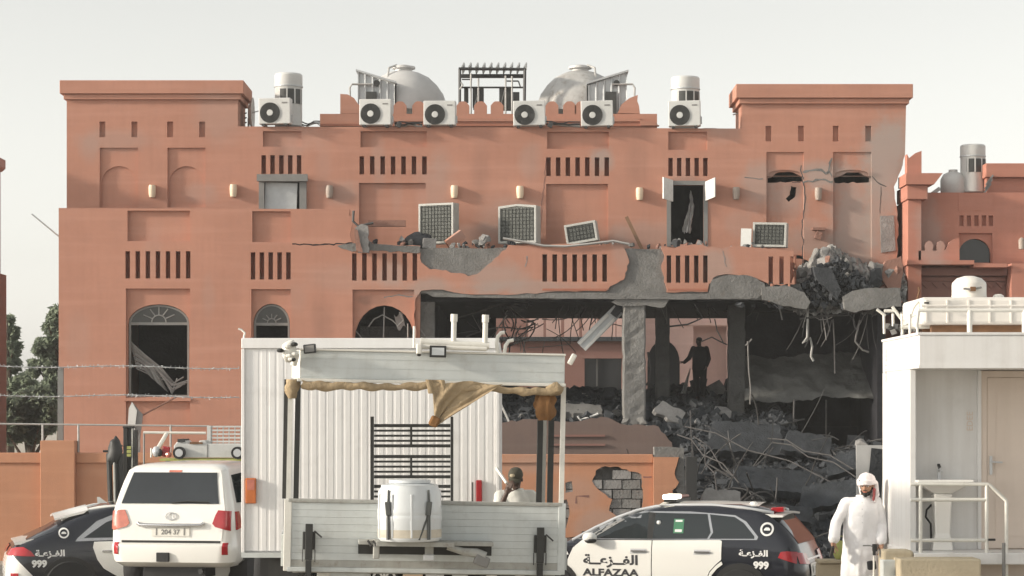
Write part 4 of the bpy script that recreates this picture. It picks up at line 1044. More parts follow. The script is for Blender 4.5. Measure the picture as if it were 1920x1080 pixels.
for k in range(215):
    reg = rr.choice(((1285,1640,49.5,58),(1285,1640,49.5,58),(1230,1660,55,62),(940,1170,59.5,65),(940,1170,59.5,65),(1220,1400,60,68)))
    x,y,z = heap_pt(*reg); s = rr.choice((.2,.25,.3,.35,.45,.6,.85)); m = rr.choice((0,0,0,0,1,1,1,2)) if reg[0]!=940 else rr.choice((0,1,1,2,1,4))
    sp.append((x,y,z+s*.12,s,m))
for k in range(62):      # the pile on the broken upper edge
    px = rr.gauss(1595,55); Y = rr.uniform(60.0,60.9); t_ = max(0,1-abs(px-1565)/85)
    z = Z(570,Y)+rr.random()*1.35*t_+.05; s = rr.choice((.16,.22,.28,.4))
    sp.append((X(px,Y),Y,z,s,rr.choice((1,4,4,2,2,3))))
for (px,py,s,m) in ((1550,490,.6,2),(1530,510,.4,4),(1585,505,.55,4),(1562,530,.6,1),(1610,535,.6,1),(1535,545,.7,0),(1590,560,.6,1),(1668,510,.55,2),(1640,520,.5,1),(1660,540,.5,3),(1520,575,.5,1),(1560,570,.55,0),(1545,472,.35,2),(1625,550,.5,4),(1650,505,.45,4),(1672,528,.5,2),(1684,505,.35,3),(1655,552,.45,1),(1680,552,.4,4),(1636,498,.35,2),(1500,512,.4,4),(1508,540,.45,1)):
    sp.append((X(px,60.6),60.6+rr.uniform(-.2,.3),Z(py,60.6),s*1.15,m))
chunks(H,sp)
# big fragments with flat faces on the heap
def slabfrag(px,py,Y,w,d,th,rot,m):
    pts = jag([(-w/2,-d/2),(w/2,-d/2*.9),(w/2*.9,d/2),(-w/2*.8,d/2*.85),(-w/2,-d/2)],.035,.11,int(px))[:-1]
    mb = MB().plate(pts,[],-th/2,th/2); e = Euler([R(a) for a in rot]).to_matrix()
    mb.map(lambda p: e @ p + V(X(px,Y),Y,Z(py,Y)))
    return mb.build('slab_fragment',m,H,world=True)
slabfrag(1395,825,56.2,1.9,1.0,.25,(-40,6,5),'rubble_mid'); slabfrag(1512,835,56.0,1.2,.6,.22,(-30,12,0),'rubble_mid'); slabfrag(1450,905,53.2,2.1,.9,.2,(-55,6,8),'rubble_dark')
slabfrag(1350,940,50.4,.9,.45,.3,(-20,8,4),'rubble_pale'); slabfrag(1560,930,51.0,1.5,.6,.25,(-30,-6,-5),'rubble_dark'); slabfrag(1255,775,60.2,.8,.4,.2,(-20,30,4),'rubble_pale')
slabfrag(1480,965,50.2,1.0,.4,.25,(-25,10,0),'rubble_dark'); slabfrag(1590,870,53.8,1.1,.5,.25,(-30,-14,0),'rubble_dark'); slabfrag(1090,772,60.5,1.1,.5,.2,(-60,4,0),'concrete')
# fine debris as one mass
fm = MB(); 
for k in range(5200):
    reg = rr.choice(((1285,1650,49.2,60),(1285,1650,49.2,60),(935,1180,59,66),(1220,1480,58,70)))
    x,y,z = heap_pt(*reg); s = rr.uniform(.03,.11); r_ = (rr.uniform(0,180),rr.uniform(0,180),rr.uniform(0,180))
    fm.obox((x,y,z+s*.2),(s*rr.uniform(.7,2.2),s,s*.7),r_)
for k in range(1500):
    reg = rr.choice(((1285,1650,49.2,60),(1285,1650,49.2,60),(935,1180,59,66),(940,1285,51,58),(1220,1480,58,70)))
    x,y,z = heap_pt(*reg); s = rr.uniform(.08,.20)
    fm.obox((x,y,z+s*.2),(s*rr.uniform(.8,2.0),s,s*rr.uniform(.3,.8)),(rr.uniform(-40,40),rr.uniform(-40,40),rr.uniform(0,180)))
for k in range(700):      # crumbs over the pile on the broken upper edge and along the terrace
    px = rr.gauss(1590,52); Y = rr.uniform(60.0,60.8); s = rr.uniform(.03,.12)
    fm.obox((X(px,Y),Y,Z(575,Y)+rr.random()*1.3*max(.05,1-abs(px-1570)/110)),(s*rr.uniform(.8,2.0),s,s*.8),(rr.uniform(0,180),rr.uniform(0,180),rr.uniform(0,180)))
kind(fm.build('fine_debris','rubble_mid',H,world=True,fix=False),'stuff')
# rebar: bent rods, each its own
def rod(p, d, L, bend, r, m='rebar', parent=None, n=7, grav=0.0, name='rebar'):
    p = V(*p); d = V(*d).normalized(); pts = [p]; ax = V(rr.uniform(-1,1),rr.uniform(-1,1),rr.uniform(-1,1)).normalized()
    for k in range(n):
        d = (d + ax*bend*rr.uniform(.3,1) + V(0,0,-grav)).normalized(); p = p + d*(L/n); pts.append(p)
    return MB().tube(pts,r,5).build(name,m,parent or H,world=True,smooth=60)
for k in range(120):
    x,y,z = heap_pt(1275,1520,49.8,58) if k<95 else heap_pt(1230,1640,55,61)
    rod((x,y,z-.05),(rr.uniform(-1,1),rr.uniform(-.6,.1),rr.uniform(.1,.8)),rr.uniform(.8,2.2),rr.uniform(.12,.4),rr.choice((.009,.012,.016,.020)),m=rr.choice(('rebar','rebar','rebar','cable','steel_dark')),grav=.10,n=9)
for (a,b) in (((1285,800),(1560,905)),((1300,818),(1430,960)),((1270,815),(1385,905)),((1440,822),(1600,880)),((1450,830),(1605,895)),((1480,985),(1530,860)),((1310,830),(1345,925))):
    Y = 52.5; p = V(X(a[0],Y+2.5),Y+2.5,Z(a[1],Y+2.5)); q = V(X(b[0],Y-.5),Y-.5,Z(b[1],Y-.5))
    MB().tube([p,p.lerp(q,.2)+V(.05,-.1,.10),p.lerp(q,.45)+V(-.04,-.1,.02),p.lerp(q,.7)+V(.06,-.1,.10),q],.016,5).build('rebar','rebar',H,world=True,smooth=60)
# rods and wires hanging from the broken floor above
for k in range(20):
    px = rr.uniform(1505,1645); rod((X(px,60.3),60.2+rr.random()*.6,Z(rr.uniform(555,590),60.3)),(rr.uniform(-.4,.4),rr.uniform(-.3,.1),-1),rr.uniform(.4,1.4),rr.uniform(.1,.45),rr.choice((.009,.012,.016)),m=rr.choice(('rebar','cable','rebar_pale')),parent=B)
for (pts,r,m) in (([(1515,555),(1514,632),(1506,642),(1520,634),(1524,650),(1522,668),(1527,676)],.035,'pale_pipe'),([(1612,600),(1605,632),(1604,640),(1618,656),(1630,660)],.028,'rebar_pale'),([(1500,598),(1545,592),(1590,590),(1630,580)],.035,'rebar'),([(1562,598),(1565,640),(1566,700)],.022,'rebar'),
                  ([(1560,600),(1552,630),(1540,650)],.018,'rebar'),([(1302,570),(1318,596),(1290,608),(1255,612)],.022,'cable'),([(1340,598),(1345,620),(1358,645)],.016,'cable'),([(1316,640),(1335,632),(1350,640),(1364,646)],.018,'cable'),
                  ([(1215,660),(1219,690),(1217,715),(1212,722)],.03,'rebar'),([(1402,640),(1404,690),(1408,730),(1407,758)],.022,'rebar_pale'),([(1398,648),(1410,636)],.02,'rebar_pale'),([(1460,570),(1467,600)],.02,'rebar_pale')):
    MB().tube([(X(a,60.4),60.4+.03*i,Z(b,60.4)) for i,(a,b) in enumerate(pts)],r,6).build('hanging_cable',m,B,world=True,smooth=60)
for k in range(46):
    px = rr.gauss(960,38); py = rr.uniform(565,650)
    rod((X(px,62),61+rr.random()*3,Z(py,62)),(rr.uniform(-1,1),rr.uniform(-.3,.3),rr.uniform(-1,.5)),rr.uniform(.4,1.5),rr.uniform(.1,.5),rr.choice((.010,.014,.02)),m=rr.choice(('rebar','rebar_pale','steel_dark')),parent=B)
for k in range(22):
    px = rr.uniform(1040,1165); rod((X(px,63),62+rr.random()*2,Z(560,63)),(rr.uniform(-.5,.5),0,-1),rr.uniform(.5,1.6),rr.uniform(.05,.4),.013,m=rr.choice(('rebar','cable')),parent=B)
for k in range(12):
    px = rr.uniform(1215,1480); rod((X(px,63),62+rr.random()*2,Z(562,63)),(rr.uniform(-.5,.5),0,-1),rr.uniform(.3,.9),rr.uniform(.05,.4),.012,m=rr.choice(('rebar_pale','cable')),parent=B)
t = thing('bent_duct','long grey ribbed metal duct hanging diagonally left of the bare column','duct',(X(1125,60.9),60.9,Z(655,60.9)))
def strip(px0,py0,px1,py1,w,dy,m,name):
    a = V(X(px0,60.9),60.9+dy,Z(py0,60.9)); b = V(X(px1,60.9),60.9+dy,Z(py1,60.9)); d = (b-a).normalized(); n_ = d.cross(V(0,1,0))*w
    MB().add([a-n_,b-n_,b+n_,a+n_,a-n_+V(0,.06,0),b-n_+V(0,.06,0),b+n_+V(0,.06,0),a+n_+V(0,.06,0)],[(0,1,2,3),(4,5,6,7),(0,1,5,4),(1,2,6,5),(2,3,7,6),(3,0,4,7)]).build(name,m,t,world=True)
strip(1090,650,1160,580,.16,0,'galvanised','trough'); strip(1086,645,1140,590,.035,-.03,'white_metal','rib'); strip(1096,656,1152,598,.035,-.03,'white_metal','rib'); strip(1150,592,1168,568,.10,-.06,'rubble_mid','rib')
t = thing('white_rag','white cloth scrap hanging by the person inside the ruined floor','cloth',(X(1290,65),65,Z(736,65)))
MB().grid(lambda u,v:(X(1276+u*10+v*18*(1-u*.5),65),65+.05*math.sin(u*12),Z(738-v*48,65)),8,8).build('rag','white_cloth',t,world=True,smooth=80)
t = thing('bent_window','bent white window frame lying on the rubble behind the truck canopy','window frame',(X(1105,60.2),60.2,Z(790,60.2)))
MB().tube([(X(a,60.2),60.2,Z(b,60.2)) for a,b in ((1083,780),(1088,788),(1122,776),(1120,772))],.03,5).build('frame','white_metal',t,world=True)
t = thing('leaning_strip','thin pale strip leaning on the rubble just right of the white box body','strip',(X(950,59.8),59.8,Z(800,59.8)))
MB().tube([(X(938,59.8),59.8,Z(755,59.8)),(X(959,59.6),59.6,Z(800,59.6))],.03,5).build('strip','pale_pipe',t,world=True)
# ---------------------------------------------------------------- vehicles
mat('paint_white', (0.80,0.79,0.75), .25, .04, 1.5, coat=.5)
mat('paint_navy', (0.012,0.014,0.022), .22, .2, 1.5, coat=.6)
mat('trim_black', (0.018,0.018,0.018), .5, .2)
mat('chrome', (0.62,0.62,0.62), .22, .1, metal=.9)
mat('silver', (0.62,0.63,0.64), .35, .1, metal=.3)
mat('car_glass', (0.014,0.02,0.022), .06, .2, 1, spec=.8)
mat('rear_glass', (0.03,0.035,0.04), .10, .35, 1.2, spec=.7)
mat('tail_red', (0.42,0.012,0.018), .15, .3, 8, spec=.6, coat=.5)
mat('tail_pale', (0.62,0.20,0.14), .15, .3, 8, spec=.6, coat=.5)
mat('tyre', (0.025,0.025,0.026), .85, .3)
mat('rim', (0.42,0.43,0.44), .3, .1, metal=.7)
mat('plate_white', (0.72,0.70,0.64), .5, .05)
mat('letter_dark', (0.03,0.03,0.035), .6, .05)
mat('letter_white', (0.78,0.78,0.76), .5, .05)
mat('sticker_green', (0.06,0.22,0.12), .5, .2)
mat('beacon', (1.0,0.93,0.75), .3, .02, emit=3.0)
mat('beacon_off', (0.35,0.20,0.18), .2, .2)
mat('amber', (0.62,0.17,0.04), .25, .3, 8, coat=.4)

class Car:
    """a body as stacked plan outlines: (z, rear x, front x, half width, rear corner, front corner)"""
    def __init__(s, sl): s.sl = sl
    def at(s, z):
        sl = s.sl
        if z <= sl[0][0]: return sl[0]
        for a,b in zip(sl[:-1], sl[1:]):
            if z <= b[0]:
                t = (z-a[0])/max(1e-6,b[0]-a[0]); return tuple(p+(q-p)*t for p,q in zip(a,b))
        return sl[-1]
    def outline(s, z, off=0.0, n=7, m=10):
        _,xr,xf,hw,rr_,rf = s.at(z); xr -= off; xf += off; hw += off
        pts = []
        ry = min(rr_*.75,hw*.9); fy = min(rf*.75,hw*.9)
        for k in range(n+1):                       # rear right corner: from rear face to side
            t = math.pi/2*k/n; pts.append((xr+rr_*(1-math.sin(t)), -(hw-ry+ry*(1-math.cos(t))) if False else -(hw-ry)-ry*math.sin(t) if False else -(hw-ry*(1-math.sin(t))) ))
            pts[-1] = (xr+rr_*(1-math.cos(t)), -(hw-ry)-ry*math.sin(t))
        a, b = xr+rr_, xf-rf
        for k in range(1,m): pts.append((a+(b-a)*k/m, -hw))
        for k in range(n+1):
            t = math.pi/2*(1-k/n); pts.append((xf-rf+rf*math.cos(t), -(hw-fy)-fy*math.sin(t)))
        half = pts
        return [(x,y,z) for x,y in half] + [(x,-y,z) for x,y in half[::-1]]
    def body(s, z0=None, z1=None, off=0.0, steps=0):
        zs = [q[0] for q in s.sl]
        rings = [s.outline(z,off) for z in zs]
        return MB().loft(rings)
    def side(s, x, z, off=0.0, sgn=-1):
        _,xr,xf,hw,rr_,rf = s.at(z); ry = min(rr_*.75,hw*.9); fy = min(rf*.75,hw*.9); y = hw
        if x < xr+rr_: d = max(-1,min(1,(xr+rr_-x)/rr_)); y = hw-ry+ry*math.sqrt(max(0,1-d*d))
        elif x > xf-rf: d = max(-1,min(1,(x-xf+rf)/rf)); y = hw-fy+fy*math.sqrt(max(0,1-d*d))
        return V(x, sgn*(y+off), z)
    def rear(s, y, z, off=0.0):
        _,xr,xf,hw,rr_,rf = s.at(z); ry = min(rr_*.75,hw*.9); x = xr
        a = abs(y)
        if a > hw-ry: d = min(1,(a-hw+ry)/ry); x = xr+rr_*(1-math.sqrt(max(0,1-d*d)))
        return V(x-off, y, z)
def patch(poly, fn, off, thick=.012, res=.09):
    """a skin piece following a curved body: polygon in its own 2D, filled with a fine triangulation"""
    pts = []
    n = len(poly)
    for i in range(n):
        a,b = Vector(poly[i]),Vector(poly[(i+1)%n]); k = max(1,int((b-a).length/res))
        for j in range(k): pts.append(a.lerp(b,j/k))
    m = len(pts); edges = [(i,(i+1)%m) for i in range(m)]
    x0,x1 = min(p.x for p in pts),max(p.x for p in pts); y0,y1 = min(p.y for p in pts),max(p.y for p in pts)
    def inside(q):
        c = False
        for i in range(m):
            a,b = pts[i],pts[(i+1)%m]
            if (a.y>q.y)!=(b.y>q.y) and q.x < (b.x-a.x)*(q.y-a.y)/(b.y-a.y)+a.x: c = not c
        return c
    inner = []
    nx,ny = int((x1-x0)/res)+1,int((y1-y0)/res)+1
    for i in range(nx+1):
        for j in range(ny+1):
            q = Vector((x0+(x1-x0)*(i+.5)/(nx+1), y0+(y1-y0)*(j+.5)/(ny+1)))
            if inside(q) and min((q-p).length for p in pts) > res*.35: inner.append(q)
    r = delaunay_2d_cdt([p.to_2d() for p in pts]+inner, edges, [list(range(m))], 1, 1e-6)
    vs, fs = r[0], r[2]
    mb = MB(); k = len(vs)
    mb.v = [fn(p.x,p.y,off) for p in vs]+[fn(p.x,p.y,off-thick) for p in vs]
    cnt = {}
    for f in fs:
        mb.f.append(tuple(f)); mb.f.append(tuple(i+k for i in f[::-1]))
        for i in range(len(f)):
            e = (f[i],f[(i+1)%len(f)]); cnt[e] = 1
    for (a,b) in list(cnt):
        if (b,a) not in cnt: mb.f.append((b,a,a+k,b+k))
    return mb
def wheel(par, x, y, z, r, w, sgn, spokes=5, rimr=.68):
    t = MB().lathe([(r*rimr,-w/2),(r*.93,-w/2),(r,-w*.32),(r,w*.32),(r*.93,w/2),(r*rimr,w/2)],(x,y,z),36,'y').build('wheel','tyre',par,smooth=35)
    yo = y+sgn*w*.42
    rm = MB(); rm.lathe([(r*rimr*1.0,yo-.02),(r*rimr,yo+.01),(r*rimr*.92,yo+.012),(r*rimr*.9,yo-.05*sgn)],(x,0,z),32,'y')
    for k in range(spokes):
        a = 2*math.pi*k/spokes+.3
        for d in (-.10,.10):
            c = V(x+r*rimr*.5*math.cos(a+d),yo,z+r*rimr*.5*math.sin(a+d)); rm.obox(c,(r*rimr*.98,.03,.045),(0,-math.degrees(a+d*.5),0))
    rm.lathe([(.0,yo+sgn*.02),(.07,yo+sgn*.015),(.08,yo)],(x,0,z),16,'y')
    rm.build('rim','rim',t,smooth=35)
    MB().lathe([(.0,yo-sgn*.06),(r*rimr*.9,yo-sgn*.06),(r*rimr*.9,yo-sgn*.055)],(x,0,z),24,'y').build('brake_disc','trim_black',t)
    return t
def side_text(car, par, s, size, x, z, m, sgn, flip, bold=.0, sx=1.0, off=.016, name='lettering'):
    """lettering that follows the flank; flip=-1 when the car's forward runs to the picture's left"""
    mb = text_mb(s,size,lambda u,v: car.side(x+flip*u, z+v, off, sgn), bold=bold, sx=sx)
    return mb.build(name,m,par,fix=False)
ARAB = "\uFE94\u0640\u0640\uFECB\uFEB0\u0640\u0640\uFED4\uFEDF\uFE8D"
ARAB_S = "\uFE94\u0640\uFECB\uFEB0\u0640\uFED4\uFEDF\uFE8D"
def ring_emblem(car, par, x, z, r, sgn, m='letter_white'):
    mb = MB(); n = 28
    def ringf(r0,r1):
        o = len(mb.v)
        for k in range(n):
            a = 2*math.pi*k/n
            for q in (r0,r1): mb.v.append(car.side(x+q*math.cos(a),z+q*math.sin(a),.016,sgn))
        for k in range(n):
            a,b = o+2*k,o+2*((k+1)%n); mb.f.append((a,a+1,b+1,b))
    ringf(r*.72,r); 
    o = len(mb.v)
    for (a,b) in ((-.45,-.18),(.45,-.18),(.45,.0),(.2,.25),(-.2,.25),(-.45,.05)): mb.v.append(car.side(x+a*r,z+b*r,.016,sgn))
    mb.f.append(tuple(range(o,o+6)))
    return mb.build('emblem',m,par,fix=False)

# ---- police estate at the right of the middle (heads left, turned so its tail shows)
car = Car([(.24,-2.32,2.34,.88,.25,.45),(.34,-2.47,2.44,.955,.28,.6),(.52,-2.53,2.50,.985,.34,.75),(.72,-2.52,2.53,.99,.34,.80),(.84,-2.50,2.52,.985,.32,.85),(.98,-2.45,2.46,.975,.30,.80),
           (1.06,-2.42,2.10,.962,.28,.75),(1.11,-2.40,1.45,.95,.27,.60),(1.15,-2.38,1.22,.935,.26,.35),(1.30,-2.27,.86,.885,.26,.28),(1.45,-2.15,.52,.835,.27,.25),(1.57,-2.03,.22,.79,.28,.24),(1.65,-1.93,-.02,.745,.28,.24),(1.70,-1.80,-.25,.67,.3,.25),(1.725,-1.55,-.55,.50,.3,.3),(1.732,-1.3,-.8,.3,.25,.25)])
CY = 37.3
a17 = 180-17
cx = 2.33; cz = -.60
P = thing('police_car','black and white police estate car with large lettering on its white door, facing left','car',(cx,CY,cz),(0,0,a17),'black and white police cars')
car.body().build('body','paint_navy',P,smooth=38)
SG = 1        # the flank nearest the camera is the car's left
S_ = lambda x,z,off: car.side(x,z,off,SG)
for sg in (1,-1):
    MB().tube([car.side(x,z,.015,sg)+V(0,0,0) for x,z in ((1.18,1.14),(.86,1.33),(.52,1.49),(.2,1.61),(-.1,1.675),(-.5,1.705),(-1.0,1.71),(-1.5,1.68),(-1.85,1.63),(-1.98,1.60))],.028,8).build('roof_rail','silver',P,smooth=60)
MB().grid(lambda u,v:(-1.75+1.6*u,-.62+1.24*v,1.70+.045*math.sin(math.pi*v)+.01*math.sin(math.pi*u)),10,8).build('roof','paint_white',P,smooth=60)
# doors: white skins with a shut line between
fd = patch([(1.22,.30),(1.22,.85),(1.14,1.03),(1.00,1.155),(.50,1.16),(-.125,1.165),(-.125,.30)],S_,.012).build('door','paint_white',P,smooth=40)
rd_ = patch([(-.140,.30),(-.140,1.165),(-1.20,1.185),(-1.235,1.17),(-1.235,.885),(-1.14,.80),(-1.05,.70),(-.99,.55),(-.975,.30)],S_,.012).build('door','paint_white',P,smooth=40)
patch([(-.985,.30),(-1.0,.54),(-1.06,.69),(-1.15,.79),(-1.24,.86),(-1.26,.815),(-1.17,.745),(-1.09,.65),(-1.05,.52),(-1.04,.30)],S_,.018).build('arch_lip','paint_white',P,smooth=40)
for dpar,xh in ((fd,.08),(rd_,-.93)):
    MB().obox(S_(xh,1.0,.035),(.24,.03,.028),(0,0,0)).build('handle','chrome',dpar,bevel=.006)
    patch([(xh-.13,.955),(xh+.13,.955),(xh+.13,1.035),(xh-.13,1.035)],S_,.0145,.004).build('handle_cup','silver',dpar)
# glasshouse
wp = [(1.02,1.185),(-.05,1.19),(-.05,1.595),(.35,1.535),(.62,1.43),(.84,1.31)]
patch([(1.10,1.165),(-1.78,1.195),(-1.80,1.24),(-1.60,1.47),(-1.42,1.565),(-.7,1.615),(.05,1.61),(.40,1.545),(.68,1.43),(.90,1.31)],S_,.009).build('window_surround','chrome',P,smooth=40)
patch(wp,S_,.016).build('window','car_glass',P,smooth=40)
patch([(-.05,1.19),(-.135,1.19),(-.16,1.59),(-.05,1.595)],S_,.0165).build('pillar_cover','trim_black',P,smooth=40)
rw = patch([(-.135,1.19),(-1.0,1.205),(-1.05,1.30),(-.98,1.58),(-.16,1.59)],S_,.016).build('window','car_glass',P,smooth=40)
patch([(-1.035,1.205),(-1.74,1.215),(-1.74,1.25),(-1.56,1.45),(-1.41,1.54),(-1.02,1.575),(-1.09,1.30)],S_,.016).build('window','car_glass',P,smooth=40)
st = patch([(-.46,1.28),(-.62,1.28),(-.62,1.50),(-.46,1.50)],S_,.020,.003).build('sticker','sticker_green',rw)
patch([(-.485,1.30),(-.595,1.30),(-.595,1.34),(-.485,1.34)],S_,.022,.002).build('sticker_band','letter_white',rw)
patch([(-.485,1.455),(-.595,1.455),(-.595,1.485),(-.485,1.485)],S_,.022,.002).build('sticker_band','letter_white',rw)
MB().ball(S_(-.22,1.44,.02),(.035,.02,.035),10,6).build('lamp_dot','letter_white',P)
# slanted sun blind reflection, painted as a pale strip on the front glass
patch([(.90,1.22),(.40,1.50),(.34,1.48),(.80,1.20)],S_,.018,.002).build('blind_reflection','frame_grey',P)
# mirror
mb = MB().ball(car.side(.84,1.20,.16,SG),(.12,.10,.085),14,8); mi = mb.build('mirror','paint_white',P,smooth=60)
MB().tube([car.side(.86,1.14,.0,SG),car.side(.85,1.16,.10,SG)],.035,8).build('mirror_foot','trim_black',mi)
MB().ball(car.side(.82,1.155,.16,SG),(.10,.085,.05),12,6).build('mirror_base','trim_black',mi,smooth=60)
# tail
R_ = car.rear
gl = MB().grid(lambda u,v: R_(-.74+1.48*u+(v-.5)*0, 1.14+.44*v,.012)+V(0,0,0),12,6).build('rear_window','car_glass',P,smooth=60)
sp_ = MB(); sp_.loft([[(-1.62,y,1.645-.05*abs(y)),(-2.16,y*.97,1.615-.06*abs(y)),(-2.15,y*.97,1.585-.06*abs(y)),(-1.75,y,1.57-.05*abs(y))] for y in (-.76,-.5,-.2,.2,.5,.76)]).build('spoiler','paint_white',P,smooth=30)
for sg in (1,-1):
    tl = patch([(-2.40,.84),(-2.12,.93),(-2.16,1.02),(-2.25,1.03),(-2.40,1.02)],lambda x,z,off,sg=sg: car.side(x,z,off,sg),.018,.02,.06).build('taillight','tail_red',P,smooth=40)
    MB().grid(lambda u,v,sg=sg: R_(sg*(.90-.42*u),.84+.17*v-.03*u,.02),8,4).build('taillight_inner','tail_red',tl,smooth=40)
MB().grid(lambda u,v: R_(-.6+1.2*u,.875+.03*v,.024),8,2).build('chrome_strip','chrome',P,smooth=40)
pl = MB().grid(lambda u,v: R_(-.42+.84*u,.62+.20*v,.02),8,3).build('plate_recess','paint_white',P,smooth=40)
MB().grid(lambda u,v: R_(-.26+.52*u,.66+.12*v,.03),6,2).build('number_plate','plate_white',pl)
text_mb('81 375',.10,lambda u,v: R_(-u,.685+v,.034)).build('lettering','letter_dark',pl,fix=False)
bump = patch([(-2.50,.30),(-1.92,.30),(-1.95,.56),(-2.2,.63),(-2.50,.63)],S_,.016).build('bumper','paint_white',P,smooth=40)
MB().grid(lambda u,v: R_(.97-1.94*u,.30+.30*v,.016),20,5).build('bumper','paint_white',P,smooth=40)
# lamps on the roof
t = MB().box(-.42,-.22,-.52,.52,1.745,1.79).build('light_bar','trim_black',P)
MB().obox((-.30,.30,1.825),(.22,.40,.075)).build('lit_beacon','beacon',t,bevel=.02)
MB().obox((-.30,-.28,1.815),(.20,.46,.05)).build('beacon','beacon_off',t,bevel=.02)
MB().ball((-1.62,.35,1.72),(.07,.05,.05),10,6).build('antenna_fin','paint_white',P)
MB().obox((-2.02,.42,1.645),(.20,.16,.08),(0,4,0)).build('rear_beacon','tail_red',P,bevel=.015)
for x in (1.47,-1.53):
    for sg in (1,-1):
        patch([(x+.44*math.cos(k*.2618),max(.25,.40+.44*math.sin(k*.2618))) for k in range(24)],lambda x_,z_,off,sg=sg: car.side(x_,z_,off,sg),.021,.02).build('wheel_arch','trim_black',P)
        wheel(P,x,sg*.885,.385,.385,.275,sg)
side_text(car,P,'ALFAZAA',.15,.52,.605,'letter_dark',SG,-1,bold=.006,sx=1.38)
side_text(car,P,ARAB,.20,.52,.785,'letter_dark',SG,-1,bold=.007,sx=1.28)
side_text(car,P,ARAB_S,.125,-1.74,.95,'letter_white',SG,-1,bold=.005,sx=1.25)
side_text(car,P,'999',.15,-1.86,.76,'letter_white',SG,-1,bold=.008,sx=1.05)
ring_emblem(car,P,-1.93,1.36,.105,SG)
side_text(car,P,'ALFAZAA',.12,1.52,.93,'letter_white',SG,-1,bold=.006,sx=1.2)
patch([(2.0,.95),(1.4,1.0),(1.3,1.12),(1.5,1.09),(2.05,1.02)],lambda x,z,off: car.side(x,z,off,SG),.012).build('bonnet_edge','paint_white',P)

# ---- police coupe-backed car at the left edge (heads right)
carb = Car([(.24,-2.30,2.34,.88,.25,.45),(.34,-2.46,2.44,.955,.30,.6),(.52,-2.50,2.48,.985,.38,.75),(.72,-2.49,2.49,.99,.38,.80),(.86,-2.46,2.48,.985,.36,.85),(.98,-2.40,2.40,.975,.36,.80),
           (1.05,-2.33,2.05,.962,.34,.7),(1.10,-2.22,1.42,.95,.33,.5),(1.15,-2.11,1.20,.93,.32,.35),(1.30,-1.80,.88,.875,.32,.28),(1.42,-1.60,.58,.835,.34,.26),(1.52,-1.40,.30,.795,.36,.25),(1.60,-1.15,.05,.75,.36,.25),(1.66,-.90,-.15,.67,.30,.25),(1.69,-.7,-.35,.5,.15,.15)])
QY = 38.0
qx = X(5,QY)+2.45*math.cos(R(14))+.0; qz = G(qx,QY+.6)-.02
Q = thing('police_car','black and white police car with a sloping coupe roof, half hidden by the white off-roader','car',(qx,QY+.9,qz),(0,0,14),'black and white police cars')
# two-tone body: one livery mask, navy over white
m = mat('livery_body',(0.012,0.014,0.022),.22,.2,1.5,coat=.6)
n_ = m.node_tree.nodes; l_ = m.node_tree.links; bs = n_['Principled BSDF']; src = bs.inputs['Base Color'].links[0].from_socket
tc = n_.new('ShaderNodeTexCoord'); sx_ = n_.new('ShaderNodeSeparateXYZ'); l_.new(tc.outputs['Object'],sx_.inputs[0])
ma = n_.new('ShaderNodeMath'); ma.operation = 'MULTIPLY_ADD'; ma.inputs[1].default_value = -1.05; ma.inputs[2].default_value = -1.72; l_.new(sx_.outputs['X'],ma.inputs[0])
lt = n_.new('ShaderNodeMath'); lt.operation = 'LESS_THAN'; l_.new(sx_.outputs['Z'],lt.inputs[0]); 
mx_ = n_.new('ShaderNodeMath'); mx_.operation = 'MINIMUM'; mx_.inputs[1].default_value = .80; l_.new(ma.outputs[0],mx_.inputs[0])
ad_ = n_.new('ShaderNodeMath'); ad_.operation = 'ADD'; ad_.inputs[1].default_value = .10; l_.new(mx_.outputs[0],ad_.inputs[0]); l_.new(ad_.outputs[0],lt.inputs[1])
mm = n_.new('ShaderNodeMixRGB'); mm.inputs[2].default_value = (.80,.79,.75,1); l_.new(lt.outputs[0],mm.inputs[0]); l_.new(src,mm.inputs[1]); l_.new(mm.outputs[0],bs.inputs['Base Color'])
carb.body().build('body','livery_body',Q,smooth=38)
SB = -1
T_ = lambda x,z,off: carb.side(x,z,off,SB)
U_ = carb.rear
for sg in (1,-1):
    MB().tube([carb.side(x,z,.012,sg) for x,z in ((-1.60,1.43),(-1.30,1.555),(-1.0,1.625),(-.6,1.66),(-.1,1.625),(.3,1.53),(.6,1.42),(.9,1.30),(1.15,1.17))],.03,8).build('roof_rail','paint_white',Q,smooth=60)
patch([(-1.40,1.10),(-1.36,1.155),(-1.05,1.42),(-.75,1.535),(.05,1.56),(.40,1.49),(1.12,1.15)],T_,.009).build('window_surround','chrome',Q,smooth=40)
patch([(-1.26,1.155),(-.90,1.40),(-.62,1.50),(.0,1.525),(.36,1.455),(.94,1.17)],T_,.016).build('window','car_glass',Q,smooth=40)
dd = patch([(-1.10,1.09),(-1.12,1.0),(-1.05,.80),(-.95,.66),(-.72,.52),(-.60,.30),(.05,.30),(.05,1.11)],T_,.012).build('door','paint_white',Q,smooth=40)
patch([(.065,.30),(.065,1.11),(1.05,1.11),(1.2,.95),(1.2,.30)],T_,.012).build('door','paint_white',Q,smooth=40)
MB().obox(T_(-.85,.94,.035),(.25,.03,.03)).build('handle','chrome',dd,bevel=.006)
